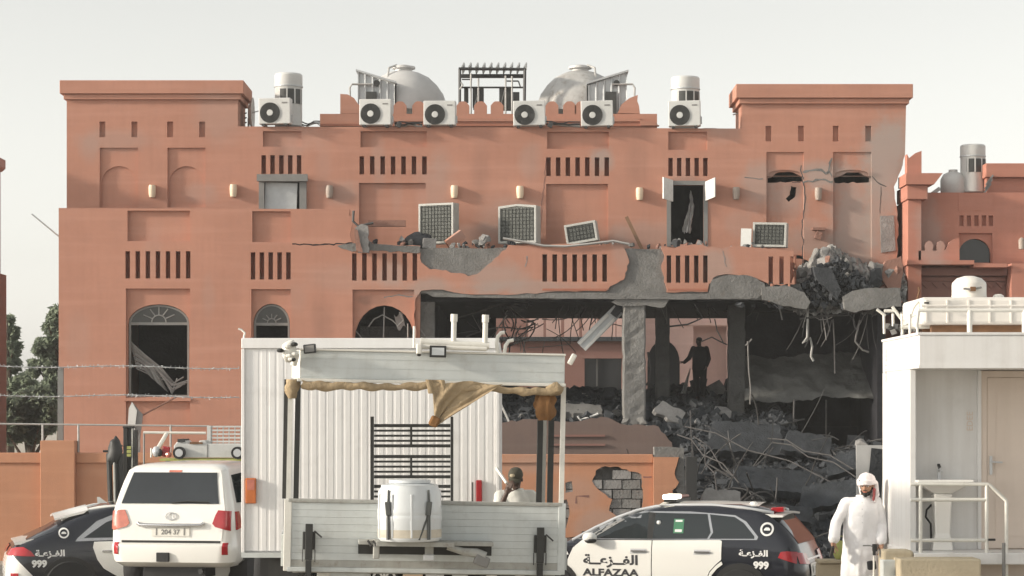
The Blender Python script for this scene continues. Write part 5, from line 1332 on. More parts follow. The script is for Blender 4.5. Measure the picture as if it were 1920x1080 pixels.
for sg in (1,-1):
    tl = patch([(-2.36,.88),(-2.04,.87),(-2.10,.95),(-2.22,1.02),(-2.35,1.01)],lambda x,z,off,sg=sg: carb.side(x,z,off,sg),.018,.02,.06).build('taillight','tail_red',Q,smooth=40)
    MB().grid(lambda u,v,sg=sg: U_(sg*(.90-.7*u),.88+.12*v,.02),8,3).build('taillight_inner','tail_red',tl,smooth=40)
    patch([(-2.42,.45),(-2.30,.45),(-2.30,.60),(-2.42,.60)],lambda x,z,off,sg=sg: carb.side(x,z,off,sg),.016,.02,.05).build('reflector','tail_red',Q)
    for x in (1.5,-1.49):
        patch([(x+.45*math.cos(k*.2618),max(.25,.41+.45*math.sin(k*.2618))) for k in range(24)],lambda x_,z_,off,sg=sg: carb.side(x_,z_,off,sg),.021,.02).build('wheel_arch','trim_black',Q)
        wheel(Q,x,sg*.90,.40,.40,.28,sg,7)
MB().grid(lambda u,v: U_(-.86+1.72*u,1.13+.13*v*1.0+.0,.014),12,6).build('rear_window','rear_glass',Q,smooth=60)
MB().loft([[(-2.05,y,1.17-.03*abs(y)),(-2.36,y*.98,1.10-.03*abs(y)),(-2.35,y*.98,1.07-.03*abs(y)),(-2.08,y,1.10-.03*abs(y))] for y in (-.86,-.5,0,.5,.86)]).build('spoiler','paint_white',Q,smooth=30)
MB().loft([[(-1.18,y,1.66-.08*abs(y)),(-1.72,y*.97,1.52-.08*abs(y)),(-1.71,y*.97,1.49-.08*abs(y)),(-1.25,y,1.60-.08*abs(y))] for y in (-.74,-.4,0,.4,.74)]).build('roof_spoiler','paint_white',Q,smooth=30)
MB().loft([[(-.98,-.03,1.68),(-.82,-.03,1.68),(-.82,.03,1.68),(-.98,.03,1.68)],[(-.99,-.012,1.78),(-.95,-.012,1.78),(-.95,.012,1.78),(-.99,.012,1.78)]]).build('antenna_fin','paint_white',Q)
side_text(carb,Q,ARAB_S,.135,-1.80,.87,'letter_white',SB,1,bold=.005,sx=1.2)
side_text(carb,Q,'999',.15,-1.97,.70,'letter_white',SB,1,bold=.008,sx=1.05)
ring_emblem(carb,Q,-1.58,1.235,.085,SB)

# ---- big white off-roader seen from behind
carl = Car([(.46,-2.36,2.3,.86,.25,.5),(.54,-2.52,2.45,.95,.30,.6),(.68,-2.54,2.47,.99,.32,.6),(.80,-2.53,2.47,.995,.30,.6),(.83,-2.47,2.46,.985,.24,.6),(1.0,-2.46,2.45,.975,.20,.6),(1.15,-2.45,2.40,.97,.18,.55),
            (1.30,-2.43,1.6,.96,.16,.4),(1.38,-2.41,1.1,.945,.15,.3),(1.55,-2.36,.85,.90,.14,.25),(1.75,-2.29,.55,.845,.14,.25),(1.93,-2.21,.28,.79,.16,.25),(1.99,-2.13,.12,.73,.22,.3),(2.03,-1.9,-.1,.62,.25,.3),(2.05,-1.6,-.4,.4,.2,.2)])
LY = 38.0
lx = X(322,LY-2.4); lz = 2.5-(868-780)*(LY-2.5)/FPX-2.05
yaw = 90-9.5
O = thing('offroad_car','large white off-road car seen from behind, parked left of the white box body','car',(lx-.25*0+math.cos(R(yaw))*0,LY-.0,lz),(0,0,yaw))
O.location = (lx+2.45*math.cos(R(yaw)), LY-2.45+2.45*math.sin(R(yaw)), lz)
carl.body().build('body','paint_white',O,smooth=34)
E_ = carl.rear
# y runs to the picture's left
rp = lambda y,z,off: E_(y,z,off)
gate = patch([(.80,.87),(-.80,.87),(-.84,1.35),(-.72,1.96),(.72,1.96),(.84,1.35)],rp,.012,.02).build('tailgate','paint_white',O,smooth=40)
patch([(.80,1.43),(-.74,1.43),(-.66,1.90),(.66,1.90)],rp,.024,.02).build('rear_window','rear_glass',gate,smooth=40)
patch([(.10,1.905),(-.10,1.905),(-.10,1.935),(.10,1.935)],rp,.02,.01).build('brake_light','tail_pale',gate)
MB().tube([E_(.0,1.44,.035),E_(-.25,1.465,.04),E_(-.58,1.45,.04)],.014,6).build('wiper','trim_black',gate)
MB().tube([E_(.52,1.135,.03),E_(.48,1.105,.05),E_(.0,1.10,.055),E_(-.48,1.105,.05),E_(-.52,1.135,.03)],.03,8).build('chrome_bar','chrome',gate,smooth=60)
pr = patch([(.30,.935),(-.30,.935),(-.30,1.07),(.30,1.07)],rp,.03,.02).build('number_plate','plate_white',gate)
text_mb('204 37',.105,lambda u,v: E_(-u,.965+v,.034),bold=.003).build('lettering','frame_grey',pr,fix=False)
for k,yy in enumerate((-.22,.22)): patch([(yy+.012,.95),(yy-.012,.95),(yy-.012,1.055),(yy+.012,1.055)],rp,.033,.004).build('plate_edge','frame_grey',pr)
em = MB()
for k in range(20):
    a,b = 2*math.pi*k/20, 2*math.pi*(k+1)/20
    em.tube([E_(.085*math.cos(a),1.24+.055*math.sin(a),.026),E_(.085*math.cos(b),1.24+.055*math.sin(b),.026)],.007,4,False)
    em.tube([E_(.035*math.cos(a),1.24+.05*math.sin(a),.026),E_(.035*math.cos(b),1.24+.05*math.sin(b),.026)],.006,4,False)
em.build('emblem','silver',gate)
for sg,mm_ in ((1,'tail_pale'),(-1,'tail_red')):
    tl = patch([(sg*.93,1.02),(sg*.70,1.08),(sg*.655,1.13),(sg*.70,1.26),(sg*.74,1.335),(sg*.93,1.32)],rp,.03,.03,.06).build('taillight',mm_,O,smooth=40)
    patch([(-2.30,1.03),(-2.02,1.06),(-2.08,1.20),(-2.14,1.31),(-2.30,1.31)],lambda x,z,off,sg=sg: carl.side(x,z,off,sg),.022,.03,.06).build('taillight_side',mm_,tl,smooth=40)
    patch([(sg*.90,.66),(sg*.82,.66),(sg*.82,.84),(sg*.90,.84)],rp,.016,.01,.05).build('reflector','tail_red',O)
    wheel(O,-1.4,sg*.86,.40,.40,.27,sg,6,.6); wheel(O,1.45,sg*.86,.40,.40,.27,sg,6,.6)
    patch([(-1.4+.47*math.cos(k*.2618),max(.48,.43+.47*math.sin(k*.2618))) for k in range(24)],lambda x_,z_,off,sg=sg: carl.side(x_,z_,off,sg),.010,.02).build('wheel_arch','trim_black',O)
    patch([(-2.12,1.44),(-2.02,1.86),(-1.05,1.90),(-.98,1.44)],lambda x,z,off,sg=sg: carl.side(x,z,off,sg),.012,.02).build('window','car_glass',O,smooth=40)
    patch([(-.90,1.44),(-.95,1.90),(-.1,1.90),(.05,1.44)],lambda x,z,off,sg=sg: carl.side(x,z,off,sg),.012,.02).build('window','car_glass',O,smooth=40)
patch([(.78,.835),(-.78,.835),(-.78,.87),(.78,.87)],rp,.008,.01).build('bumper_gap','trim_black',O)
MB().obox(E_(.10,.62,.02),(.06,.20,.14)).build('tow_socket','trim_black',O,bevel=.01)
text_mb('V8',.05,lambda u,v: E_(-.78-u,1.0+v,.03)).build('badge','silver',O,fix=False)
MB().box(-2.3,-1.8,-.5,.5,.30,.46).build('underbody','trim_black',O)
MB().tube([(-2.42,-.45,.40),(-2.0,-.45,.40)],.04,8).build('exhaust','steel_dark',O)
# ---------------------------------------------------------------- white box body on a trailer
mat('box_white', (0.82,0.81,0.80), .5, .07, .8, .05, 8, dirt=.12, streak=.12)
mat('bed_grey', (0.60,0.63,0.62), .5, .14, 1.5, .08, 12, dirt=.22, streak=.18)
mat('bed_dirty', (0.42,0.42,0.39), .6, .25, 3, .15, 14, dirt=.5, streak=.3)
mat('tarp', (0.44,0.33,0.20), .9, .4, 5, .6, 26)
mat('tarp_rust', (0.25,0.12,0.04), .85, .4, 5, .5, 14)
mat('barrel_white', (0.62,0.645,0.655), .35, .08, 1.6, .04, 9, dirt=.10, streak=.14)
mat('barrel_dirt', (0.56,0.51,0.42), .8, .3, 6)
mat('straps', (0.10,0.105,0.10), .8, .3, 6)
mat('cabin_white', (0.76,0.75,0.735), .55, .10, .9, .06, 10, streak=.22, dirt=.10)
mat('cabin_pink', (0.70,0.60,0.52), .6, .10, .8, .04, 10, streak=.12)
mat('ceramic', (0.80,0.78,0.74), .15, .05, 2)
mat('wood_brown', (0.22,0.11,0.05), .8, .4, 5)
mat('rail_white', (0.74,0.72,0.66), .45, .12, 5, dirt=.15)
mat('tank_white', (0.78,0.74,0.68), .5, .08, 1.5, .05, 12, dirt=.12)

BY0, BY1 = 28.0, 33.4
bx0, bx1 = X(453,BY0), X(936,BY0); bz0, bz1 = Z(1036,BY0), Z(634,BY0)
T = thing('box_trailer','tall white ribbed box body on wheels standing behind the canopied flatbed','box trailer',((bx0+bx1)/2,(BY0+BY1)/2,.0))
def tpart(mb,name,m,**k): return mb.build(name,m,T,world=True,**k)
# ribbed front: each sheet of cladding its own piece
npan = 6; pw_ = (bx1-bx0-.08)/npan
for i in range(npan):
    xa_ = bx0+.04+i*pw_; pts = []
    k = 0; x = xa_
    prof = []
    for q in range(5):
        a = xa_+pw_*q/5; w = pw_/5
        prof += [(a,0),(a+w*.55,0),(a+w*.68,.0028),(a+w*.88,.0028)]
    prof.append((xa_+pw_-.004,0))
    mb = MB(); n = len(prof)
    for z in (bz0+.02,bz1-.13):
        for (x,d) in prof: mb.v.append(V(x,BY0+d,z))
    for j in range(n-1): mb.f.append((j,j+1,n+j+1,n+j))
    tpart(mb,'cladding_sheet','box_white')
tpart(MB().box(bx0+.02,bx1-.02,BY0+.03,BY1,bz0,bz1-.02),'box_core','box_white')
tpart(MB().box(bx0,bx1,BY0-.03,BY0+.03,bz1-.125,bz1),'top_rail','box_white',bevel=.008)
for xx in (bx0-.001,bx1-.038): tpart(MB().box(xx,xx+.04,BY0-.025,BY0+.035,bz0,bz1-.13),'corner_post','box_white',bevel=.006)
tpart(MB().box(bx0,bx1,BY0-.03,BY0+.04,bz0-.06,bz0),'bottom_rail','bed_grey')
tpart(MB().box(bx0+.3,bx1-.3,BY0+.2,BY1,bz0-.30,bz0-.07),'chassis','steel_black')
sides = MB()
for k in range(26): sides.box(bx1-.018,bx1+.012,BY0+.1+k*.2,BY0+.2+k*.2,bz0+.03,bz1-.05)
tpart(sides,'side_ribs','box_white')
la = tpart(MB().box(X(461,BY0),X(481,BY0),BY0-.055,BY0-.002,Z(944,BY0),Z(896,BY0)),'marker_lamp','amber',bevel=.012)
MB().box(X(464,BY0),X(478,BY0),BY0-.06,BY0-.056,Z(918,BY0),Z(899,BY0)).build('lens','tail_pale',la,world=True)
tpart(MB().box(X(893,BY0),X(904,BY0),BY0-.045,BY0-.002,Z(942,BY0),Z(900,BY0)),'tail_lamp','tail_red',bevel=.01)
tpart(MB().tube([(X(886,BY0),BY0-.03,Z(942,BY0)),(X(886,BY0),BY0-.03,Z(904,BY0))],.012,6),'lamp_wire','rebar')
tpart(MB().tube([(X(931,BY0),BY0-.03,Z(878,BY0)),(X(950,BY0-.2),BY0-.2,Z(906,BY0-.2))],.02,6),'stay_rod','rail_white')
for x in (X(508,30),X(880,30)):
    for y in (29.6,30.8):
        w_ = MB().lathe([(.22,-.13),(.43,-.13),(.46,-.08),(.46,.08),(.43,.13),(.22,.13)],(0,0,0),28,'x').map(lambda p: V(p.x+x,p.y+y,p.z+.46))
        ww = tpart(w_,'wheel','tyre',smooth=35)
        MB().lathe([(.0,-.10),(.22,-.11),(.22,.11),(.0,.10)],(0,0,0),18,'x').map(lambda p: V(p.x+x,p.y+y,p.z+.46)).build('hub','frame_grey',ww,world=True,smooth=35)
tpart(MB().box(X(488,28.6),X(530,28.6),28.6,28.63,.25,bz0-.06),'mud_flap','trim_black')
# hooks, cables and lights on its top left corner
t = thing('cable_hook','small curled pale hook at the top left corner of the white box body','hook',(X(462,28.5),28.5,bz1-.02))
MB().tube([(-.03,0,0),(-.03,0,.05),(-.02,0,.10),(-.06,0,.14),(-.10,0,.15)],.014,6).build('hook','rail_white',t,smooth=60); MB().tube([(0,0,.012),(.09,0,.03),(.13,0,.02)],.02,6).build('cable','cable',t)

# ---------------------------------------------------------------- flatbed trailer with canopy frame
FY = 22.0
fx0, fx1 = X(535,FY), X(1049,FY)
fm_ = (fx0+fx1)/2; FW = fx1-fx0
K = thing('flatbed_truck','grey flatbed truck body with raised tailgate and canopy frame, in front of everything','truck',(fm_,FY,0),(0,1.1,4.4))
hw = FW/2
zt0, zt1 = Z(1066,FY), Z(946,FY)            # tailgate
ch0, ch1 = Z(716,FY), Z(662,FY)             # canopy head panel
BL = 4.9
def kp(mb,name,m,par=None,**k): return mb.build(name,m,par or K,**k)
tg = kp(MB().box(-hw+.03,hw-.03,.035,.06,zt0,zt1),'tailgate','bed_grey')
nb = 9; bh = (zt1-zt0)/nb
for i in range(nb):
    MB().box(-hw+.035,hw-.035,.0,.034,zt0+i*bh+.0008,zt0+(i+1)*bh-.0008).build('board','bed_grey' if i>0 else 'bed_dirty',tg)
MB().box(-hw,hw,-.012,.07,zt1+.001,zt1+.035).build('top_edge','bed_dirty',tg,bevel=.006)
MB().box(-hw,hw,-.012,.07,zt0-.045,zt0-.001).build('bottom_edge','bed_grey',tg,bevel=.006)
for sx in (-1,1): MB().box(sx*hw-.035,sx*hw+.035,-.01,.065,zt0-.04,zt1+.03).build('end_post','bed_grey' if sx>0 else 'rail_white',tg,bevel=.006)
kp(MB().box(-hw-.06,-hw-.012,.07,BL,zt0,zt0+.3),'side_board','bed_grey'); kp(MB().box(hw+.012,hw+.06,.07,BL,zt0,zt0+.3),'side_board','bed_grey')
kp(MB().box(-hw+.05,hw-.05,.08,BL,zt0-.06,zt0+.03),'floor','bed_dirty')
# black latch brackets with legs
for x,s in ((X(575,FY)-fm_,1),(X(1008,FY)-fm_,1)):
    l = kp(MB().box(x-.06,x+.06,-.05,-.013,Z(1033,FY),Z(1000,FY)),'latch','steel_black',bevel=.008)
    MB().box(x-.035,x+.035,-.075,-.051,Z(1052,FY),Z(985,FY)).build('latch_bar','steel_black',l,bevel=.006)
    MB().box(x-.028,x+.028,-.07,-.02,zt0-.40,Z(1053,FY)).build('prop_leg','steel_black',l)
    MB().tube([(x+.05,-.07,Z(998,FY)),(x+.12,-.07,Z(1010,FY))],.008,5).build('pin','steel_dark',l)
    for d in (-.058,.058): MB().tube([(x+d,-.03,Z(1033,FY)),(x+d,-.03,Z(1056,FY))],.005,5).build('chain','steel_dark',l)
# carrier slot with drum, clamps and a lever
sl = kp(MB().box(X(667,FY)-fm_,X(917,FY)-fm_,-.016,-.013,Z(1040,FY),Z(1018,FY)),'carrier_slot','steel_black')
MB().box(X(667,FY)-fm_,X(917,FY)-fm_,-.25,-.017,Z(1020,FY),Z(1012,FY)).build('carrier_plate','bed_dirty',sl,bevel=.005)
for px,w in ((700,6),(798,8)):
    MB().box(X(px-w,FY)-fm_,X(px+w,FY)-fm_,-.27,-.2,Z(1046,FY),Z(1010,FY)).build('clamp','bed_dirty',sl,bevel=.01)
MB().obox((X(797,FY)-fm_,-.27,Z(1042,FY)),(.10,.08,.06)).build('clamp_nut','silver',sl,bevel=.01)
MB().tube([(X(832,FY)-fm_,-.22,Z(1022,FY)),(X(860,FY)-fm_,-.23,Z(1030,FY)),(X(886,FY)-fm_,-.24,Z(1033,FY)),(X(902,FY)-fm_,-.24,Z(1040,FY))],[.03,.035,.045,.05],8).build('lever','bed_dirty',sl,smooth=50)
MB().obox((X(896,FY)-fm_,-.24,Z(1047,FY)),(.14,.10,.10),(0,20,0)).build('lever_shoe','frame_grey',sl,bevel=.015)
MB().tube([(X(848,FY)-fm_,-.2,Z(1022,FY)),(X(852,FY)-fm_,-.2,Z(1014,FY)),(X(866,FY)-fm_,-.2,Z(1014,FY))],.012,6).build('hook','steel_dark',sl)
for px in (684,694,706): MB().tube([(X(px,FY)-fm_,-.26,Z(1012,FY)),(X(px+6,FY)-fm_,-.27,Z(1022,FY))],.012,5).build('wire_end','steel_dark',sl)
# canopy head
hp = kp(MB().box(-hw+.09,hw,.0,.05,ch0+.012,ch1),'canopy_panel','bed_grey',bevel=.006)
for i in range(3): MB().box(-hw+.095,hw-.005,-.003,-.001,ch0+.03+i*.085,ch0+.032+i*.085).build('panel_seam','bed_grey',hp)
MB().box(-hw+.06,hw+.01,-.03,.06,ch0-.02,ch0+.011).build('lower_lip','rail_white',hp,bevel=.006)
MB().box(-hw+.08,hw+.005,-.015,.055,ch1+.001,ch1+.02).build('upper_lip','rail_white',hp,bevel=.004)
kp(MB().add([(-hw+.088,0,ch0),(-hw+.088,0,ch1),(-hw-.0,.5,ch1+.02),(-hw-.0,.5,ch0+.02)],[(0,1,2,3)]),'canopy_cheek','rail_white')
kp(MB().box(-hw,hw,.062,BL,ch1-.03,ch1-.0),'canopy_roof','bed_grey')
for sx,m_ in ((-1,'bed_grey'),(1,'rail_white')): kp(MB().box(sx*hw-.022,sx*hw+.022,.07,.115,zt1+.03,ch0-.021),'post','rail_white')
kp(MB().box(-hw-.06,-hw-.024,.12,.17,zt1+.03,ch0),'post','steel_black')
for x in (X(1007,26.8)-fm_+.37,X(1028,26.8)-fm_+.37): kp(MB().box(x-.032,x+.032,BL-.06,BL,zt0,ch1-.03),'post','steel_black')
kp(MB().box(X(1016,26.8)-fm_+.35,X(1016,26.8)-fm_+.39,BL-.02,BL+.02,zt0,Z(780,26.8)),'post','rail_white')
kp(MB().box(-hw-.03,-hw+.03,BL-.06,BL,zt0,ch1-.03),'post','steel_black')
# rolled tarp under the head, torn flap and hanging bundle
def tarp_roll(u,v):
    a = v*2*math.pi; px = 556+484*u; sag = 5*math.sin(u*9)+3*math.sin(u*23)
    r = .034+.003*math.sin(u*31)+.004*math.sin(u*12+1)+.005*noise.noise(V(u*26,v*2,1))
    p = V(X(px,FY)-fm_, -.02, Z(717+sag*.4+8+3*u,FY))
    return p+V(.01*math.sin(a*3+u*40), r*math.cos(a), r*1.1*math.sin(a)*(1+.22*math.sin(u*74+v*9)+.14*noise.noise(V(u*40,v*5,3))))
kp(MB().grid(tarp_roll,200,16),'rolled_tarp','tarp',smooth=60)
def flap(u,v):
    # triangle hanging from the roll: left edge steep, right edge long and slanting
    top = V(X(798+132*u,FY)-fm_,-.05,Z(716,FY)); bl = V(X(806,FY)-fm_,-.10,Z(796,FY))
    left = V(X(798,FY)-fm_,-.05,Z(716,FY)).lerp(bl,v)
    ytop = 716; 
    ex = 932-(932-812)*v; px = 798+8*v+(ex-(798+8*v))*u
    return (X(px,FY)-fm_, -.06-.02*math.sin(u*7+v*2)-.008*math.sin(u*23+v*9)-.014*noise.noise(V(u*4,v*3,2))-.005*noise.noise(V(u*14,v*11,4))-.02*v, Z(716+80*v*(1-.04*u)+3*math.sin(u*9),FY))
f_ = kp(MB().grid(flap,50,40),'torn_flap','tarp',smooth=70); s_ = f_.modifiers.new('thick','SOLIDIFY'); s_.thickness = .003
MB().obox((X(804,FY)-fm_,-.11,Z(790,FY)),(.09,.05,.10),(0,25,0)).build('flap_knot','tarp_rust',f_,bevel=.02)
MB().grid(lambda u,v:(X(786+36*u+6*v,FY)-fm_,-.07-.02*math.sin(u*9),Z(712+26*v,FY)),8,6).build('flap_fold','tarp',f_,smooth=60)
def bundle(u,v):
    a = u*2*math.pi; r = .085*(.45+.65*math.sin(math.pi*min(1,v*.8+.12)))
    return (X(1013,FY)-fm_+r*math.cos(a)*(1+.22*math.sin(a*3+v*3)+.5*noise.noise(V(math.cos(a)*2,math.sin(a)*2,v*3))), .05+r*.8*math.sin(a)*(1+.1*math.sin(a*5)), Z(732+52*v,FY))
kp(MB().grid(bundle,40,26),'hanging_bundle','tarp_rust',smooth=60)
kp(MB().ball((X(1030,FY)-fm_,.0,Z(725,FY)),(.09,.07,.06),12,8).map(lambda p:p+V(1,1,1)*.03*noise.noise(p*14)),'tarp_knot','tarp',smooth=50)
def bundle2(u,v):
    a = u*2*math.pi; r = .055*(.6+.6*math.sin(math.pi*min(1,v*.8+.2)))
    return (X(538,FY)-fm_+r*math.cos(a)*(1+.2*math.sin(a*3+v*7)), .05+r*math.sin(a), Z(716+36*v,FY))
kp(MB().grid(bundle2,16,10),'tarp_knot','tarp',smooth=60)
MB().tube([(0,0,0),(0,0,.01)],.01,4)
# black slatted rack on the bed
RY = 3.9
rkx0, rkx1 = X(697,FY+RY)-fm_, X(848,FY+RY)-fm_
rk = thing('rack','black welded steel rack with two slatted bands standing on the flatbed','rack',K.location+Vector((0,RY,zt0+.03)))
def rbx(px0,px1,py0,py1,d=.02,name='bar',par=None):
    Yr = FY+RY
    return MB().box(X(px0,Yr),X(px1,Yr),Yr-d,Yr+d,Z(py1,Yr),Z(py0,Yr)).build(name,'steel_black',par or rk,world=True)
zb_ = zt0+.035
for a,b in ((695,701),(845,850)):
    Yr = FY+RY; MB().box(X(a,Yr),X(b,Yr),Yr-.02,Yr+.02,zb_,Z(781,Yr)).build('post','steel_black',rk,world=True)
for (ys,ye) in ((798,836),(856,894),(912,950)):
    nsl = 5
    for i in range(nsl):
        y = ys+(ye-ys)*i/(nsl-1); h = 3.0 if i in (0,nsl-1) else 2.0
        rbx(701.5,844.5,y-h,y+h,.012 if i in (0,nsl-1) else .008,'slat')
    rbx(769,773,ys,ye,.018,'upright')
# drum strapped to the tailgate
bd = thing('plastic_drum','white plastic drum strapped upright on the carrier at the middle of the tailgate','drum',(X(771,FY)+.0,FY-.34,Z(1012,FY)+.01))
br = .295; bh_ = Z(905,FY-.34)-Z(1012,FY)-.01
prof = [(br*.92,0),(br,.03),(br,.18),(br*1.015,.20),(br*1.015,.23),(br,.25),(br,bh_-.30),(br*1.015,bh_-.28),(br*1.015,bh_-.25),(br,bh_-.23),(br*.99,bh_-.08),(br*.90,bh_-.04),(br*.90,bh_-.02),(br*.55,bh_),(br*.50,bh_+.02),(.02,bh_+.025)]
MB().lathe(prof,(0,0,0),36).build('body','barrel_white',bd,smooth=40)
MB().lathe([(br*.62,bh_-.005),(br*.66,bh_),(br*.66,bh_+.025),(br*.60,bh_+.03),(.02,bh_+.032)],(0,0,0),28).build('lid','barrel_white',bd,smooth=40)
MB().lathe([(br*1.004,.035),(br*1.004,.10),(br*1.0035,.11)],(0,0,0),36).build('mud_band','barrel_dirt',bd,smooth=40)
for k in range(12):
    a = R(-90-66+12*k)
    if k % 3 == 0: MB().tube([(br*1.0*math.cos(a),br*1.0*math.sin(a),.04),(br*1.0*math.cos(a),br*1.0*math.sin(a),bh_-.1)],.010,5).build('rib','barrel_white',bd)
for sx in (-1,1):
    a = R(-90+sx*38)
    p = V(br*1.03*math.cos(a),br*1.03*math.sin(a),0)
    stp = MB().tube([p*.98+V(0,0,bh_-.06),p+V(0,0,bh_*.7),p+V(0,0,bh_*.45)],.010,5).build('strap','straps',bd)
    MB().obox(p+V(0,-.01,bh_*.57),(.05,.04,.13),(0,sx*6,0)).build('ratchet','straps',stp,bevel=.008)
    MB().tube([p+V(0,0,bh_*.5),p+V(sx*.0,-.01,.02)],.016,5).build('strap_tail','straps',stp)
    if sx>0: MB().tube([p+V(0,0,bh_*.5),p+V(-.09,-.03,.02)],.012,5).build('strap_tail','straps',stp)
MB().box(-.36,.36,-.10,.22,-.055,-.012).build('carrier_shelf','bed_dirty',K).location = (bd.location.x-fm_,-.30,bd.location.z)
# gear below the tailgate
kp(MB().box(-hw+.1,hw-.1,.3,BL,.52,zt0-.10),'chassis','steel_black')
for x0_,x1_,m_ in ((-hw+.28,-hw+.42,'rail_white'),(X(612,FY)-fm_,X(692,FY)-fm_,'bed_grey'),(X(752,FY)-fm_,X(790,FY)-fm_,'cream_lamp'),(X(795,FY)-fm_,X(830,FY)-fm_,'silver'),(X(845,FY)-fm_,X(875,FY)-fm_,'bed_grey'),(X(910,FY)-fm_,X(930,FY)-fm_,'rail_white'),(X(965,FY)-fm_,X(982,FY)-fm_,'rail_white')):
    kp(MB().box(x0_,x1_,.10,.14,Z(1100,FY),Z(1073,FY)),'rear_lamp',m_,bevel=.01)
mf = kp(MB().box(X(696,FY)-fm_,X(744,FY)-fm_,.10,.13,Z(1120,FY),Z(1068,FY)),'mud_flap','trim_black')
text_mb('AJA',.11,lambda u,v:(X(717,FY)-fm_+u,.094,Z(1082,FY)+v),bold=.004,sx=1.2).build('lettering','letter_white',mf,fix=False)
for sx in (-1,1):
    for y in (1.2,2.5):
        ww = MB().lathe([(.25,-.14),(.47,-.14),(.50,-.09),(.50,.09),(.47,.14),(.25,.14)],(0,0,0),28,'x').map(lambda p: V(p.x+sx*(hw-.25),p.y+y,p.z+.5))
        w2 = kp(ww,'wheel','tyre',smooth=35)
        MB().lathe([(.0,-.11),(.25,-.12),(.25,.12),(.0,.11)],(0,0,0),18,'x').map(lambda p: V(p.x+sx*(hw-.25),p.y+y,p.z+.5)).build('hub','frame_grey',w2,smooth=35)
# lamps, camera and pipes fixed on the canopy
def on(px,py,y=FY): return V(X(px,y)-fm_,y-FY,Z(py,y))
fl = kp(MB().obox(on(570,659)+V(0,-.08,0),(.115,.05,.085),(0,-7,-14)),'work_lamp','steel_dark',bevel=.008)
MB().obox(on(570,659)+V(-.004,-.108,0),(.09,.006,.06),(0,-7,-14)).build('lens','frame_grey',fl)
f2 = kp(MB().box(on(793,0).x,on(824,0).x,-.10,-.055,Z(670,FY),Z(648,FY)),'flood_lamp','steel_black',bevel=.006)
MB().box(on(797,0).x,on(820,0).x,-.106,-.101,Z(666,FY),Z(652,FY)).build('lens','barrel_white',f2)
c_ = kp(MB().obox(on(773,655)+V(0,-.09,0),(.05,.10,.10)),'camera','rail_white',bevel=.012)
MB().tube([on(773,667)+V(0,-.12,0),on(773,660)+V(0,-.10,0)],.02,8).build('camera_lens','steel_black',c_)
for px,y0,y1 in ((838,588,655),(897,588,655)):
    pp = kp(MB().tube([on(px,y1)+V(0,-.03,0),on(px,y0)+V(0,-.03,0)],.026,10),'upright_pipe','rail_white',smooth=50)
    MB().tube([on(px,y0+14)+V(.0,-.03,0),on(px,y0)+V(.0,-.03,0)],.034,10).build('pipe_collar','rail_white',pp,smooth=50)
kp(MB().tube([on(776,640)+V(0,-.03,0),on(800,643)+V(0,-.03,0),on(905,646)+V(0,-.03,0)],.035,10),'cross_pipe','rail_white',smooth=50)
kp(MB().tube([on(778,650)+V(0,-.05,0),on(900,652)+V(0,-.05,0)],.022,8),'cross_pipe','rail_white',smooth=50)
kp(MB().tube([on(764,612)+V(0,.02,0),on(764,652)+V(0,.02,0)],.014,6),'upright_pipe','rail_white')
for px in (922,938):
    kp(MB().tube([on(px,660),on(px-3,640),on(px-1,628),on(px+5,621),on(px+12,620)] if px<930 else [on(px-4,660),on(px-2,645),on(px+4,636),on(px+13,634)],.018,7),'hook','rail_white',smooth=60)
kp(MB().obox(on(1058,668)+V(.02,-.02,0),(.05,.05,.11),(0,28,0)),'side_lamp','rail_white',bevel=.012)
kl = kp(MB().ball(on(532,664)+V(0,-.1,0),(.07,.05,.10),12,8).map(lambda p:p+V(1,.4,1)*.03*noise.noise(p*17)),'lamp_cluster','rail_white',smooth=50)
rr = random.Random(5)
for k in range(7):
    MB().ball(on(520+rr.uniform(-5,24),652+rr.uniform(-4,30))+V(0,-.15,0),(.035,.03,.022),8,6).build('lamp_head','steel_black' if k%2 else 'rail_white',kl)
kp(MB().tube([on(540,690)+V(0,-.02,0),on(545,672)+V(0,-.04,0),on(535,660)+V(0,-.06,0)],.03,7),'bracket','rail_white',smooth=60)

# ---------------------------------------------------------------- white site cabin
C0 = 26.0; sc0 = FPX/C0
A = thing('site_cabin','white site cabin with an open porch at the right edge, sunlit on its left side','cabin',(6.0,27.3,0))
def ap(mb,name,m,par=None,**k): return mb.build(name,m,par or A,world=True,**k)
xL = X(1723,C0); xR = 7.6; zF = Z(1036,26.3); zRoof = Z(628,C0); zS = Z(691,C0); YBk = 28.55
ap(MB().box(xL,xR,C0,YBk,zS+.002,zRoof),'canopy','cabin_white',bevel=.012)
ap(MB().box(xL-.012,xR,C0-.012,YBk+.01,zRoof+.001,zRoof+.03),'roof_edge','cabin_white')
ap(MB().box(xL,xR,C0-.006,C0-.001,zS+.004,zS+.04),'canopy_trim','cabin_white')
ap(MB().box(xL,xL+.06,26.62,YBk,zF-.12,zS),'side_wall','cabin_white')
ap(MB().box(xL-.004,xL+.07,26.58,26.64,zF-.12,zS-.002),'corner_post','cabin_white',bevel=.01)
ap(MB().box(xL+.062,X(1836,26.95),26.95,27.01,zF,zS),'back_wall','cabin_white')
ap(MB().box(X(1836,26.95),xR,26.97,27.03,zF,zS),'back_wall','cabin_pink')
ap(MB().box(X(1832,26.95)-.0,X(1839,26.95),26.91,26.97,zF,zS-.001),'frame_post','cabin_white',bevel=.006)
ap(MB().box(xR,xR+.06,26.6,YBk,zF,zS),'side_wall','cabin_white')
ap(MB().box(xL+.061,xR,27.15,YBk-.01,zF,zS),'rear_block','cabin_white')
ap(MB().box(xL-.02,xR,26.2,YBk,zF-.13,zF-.001),'floor_slab','cabin_white',bevel=.01)
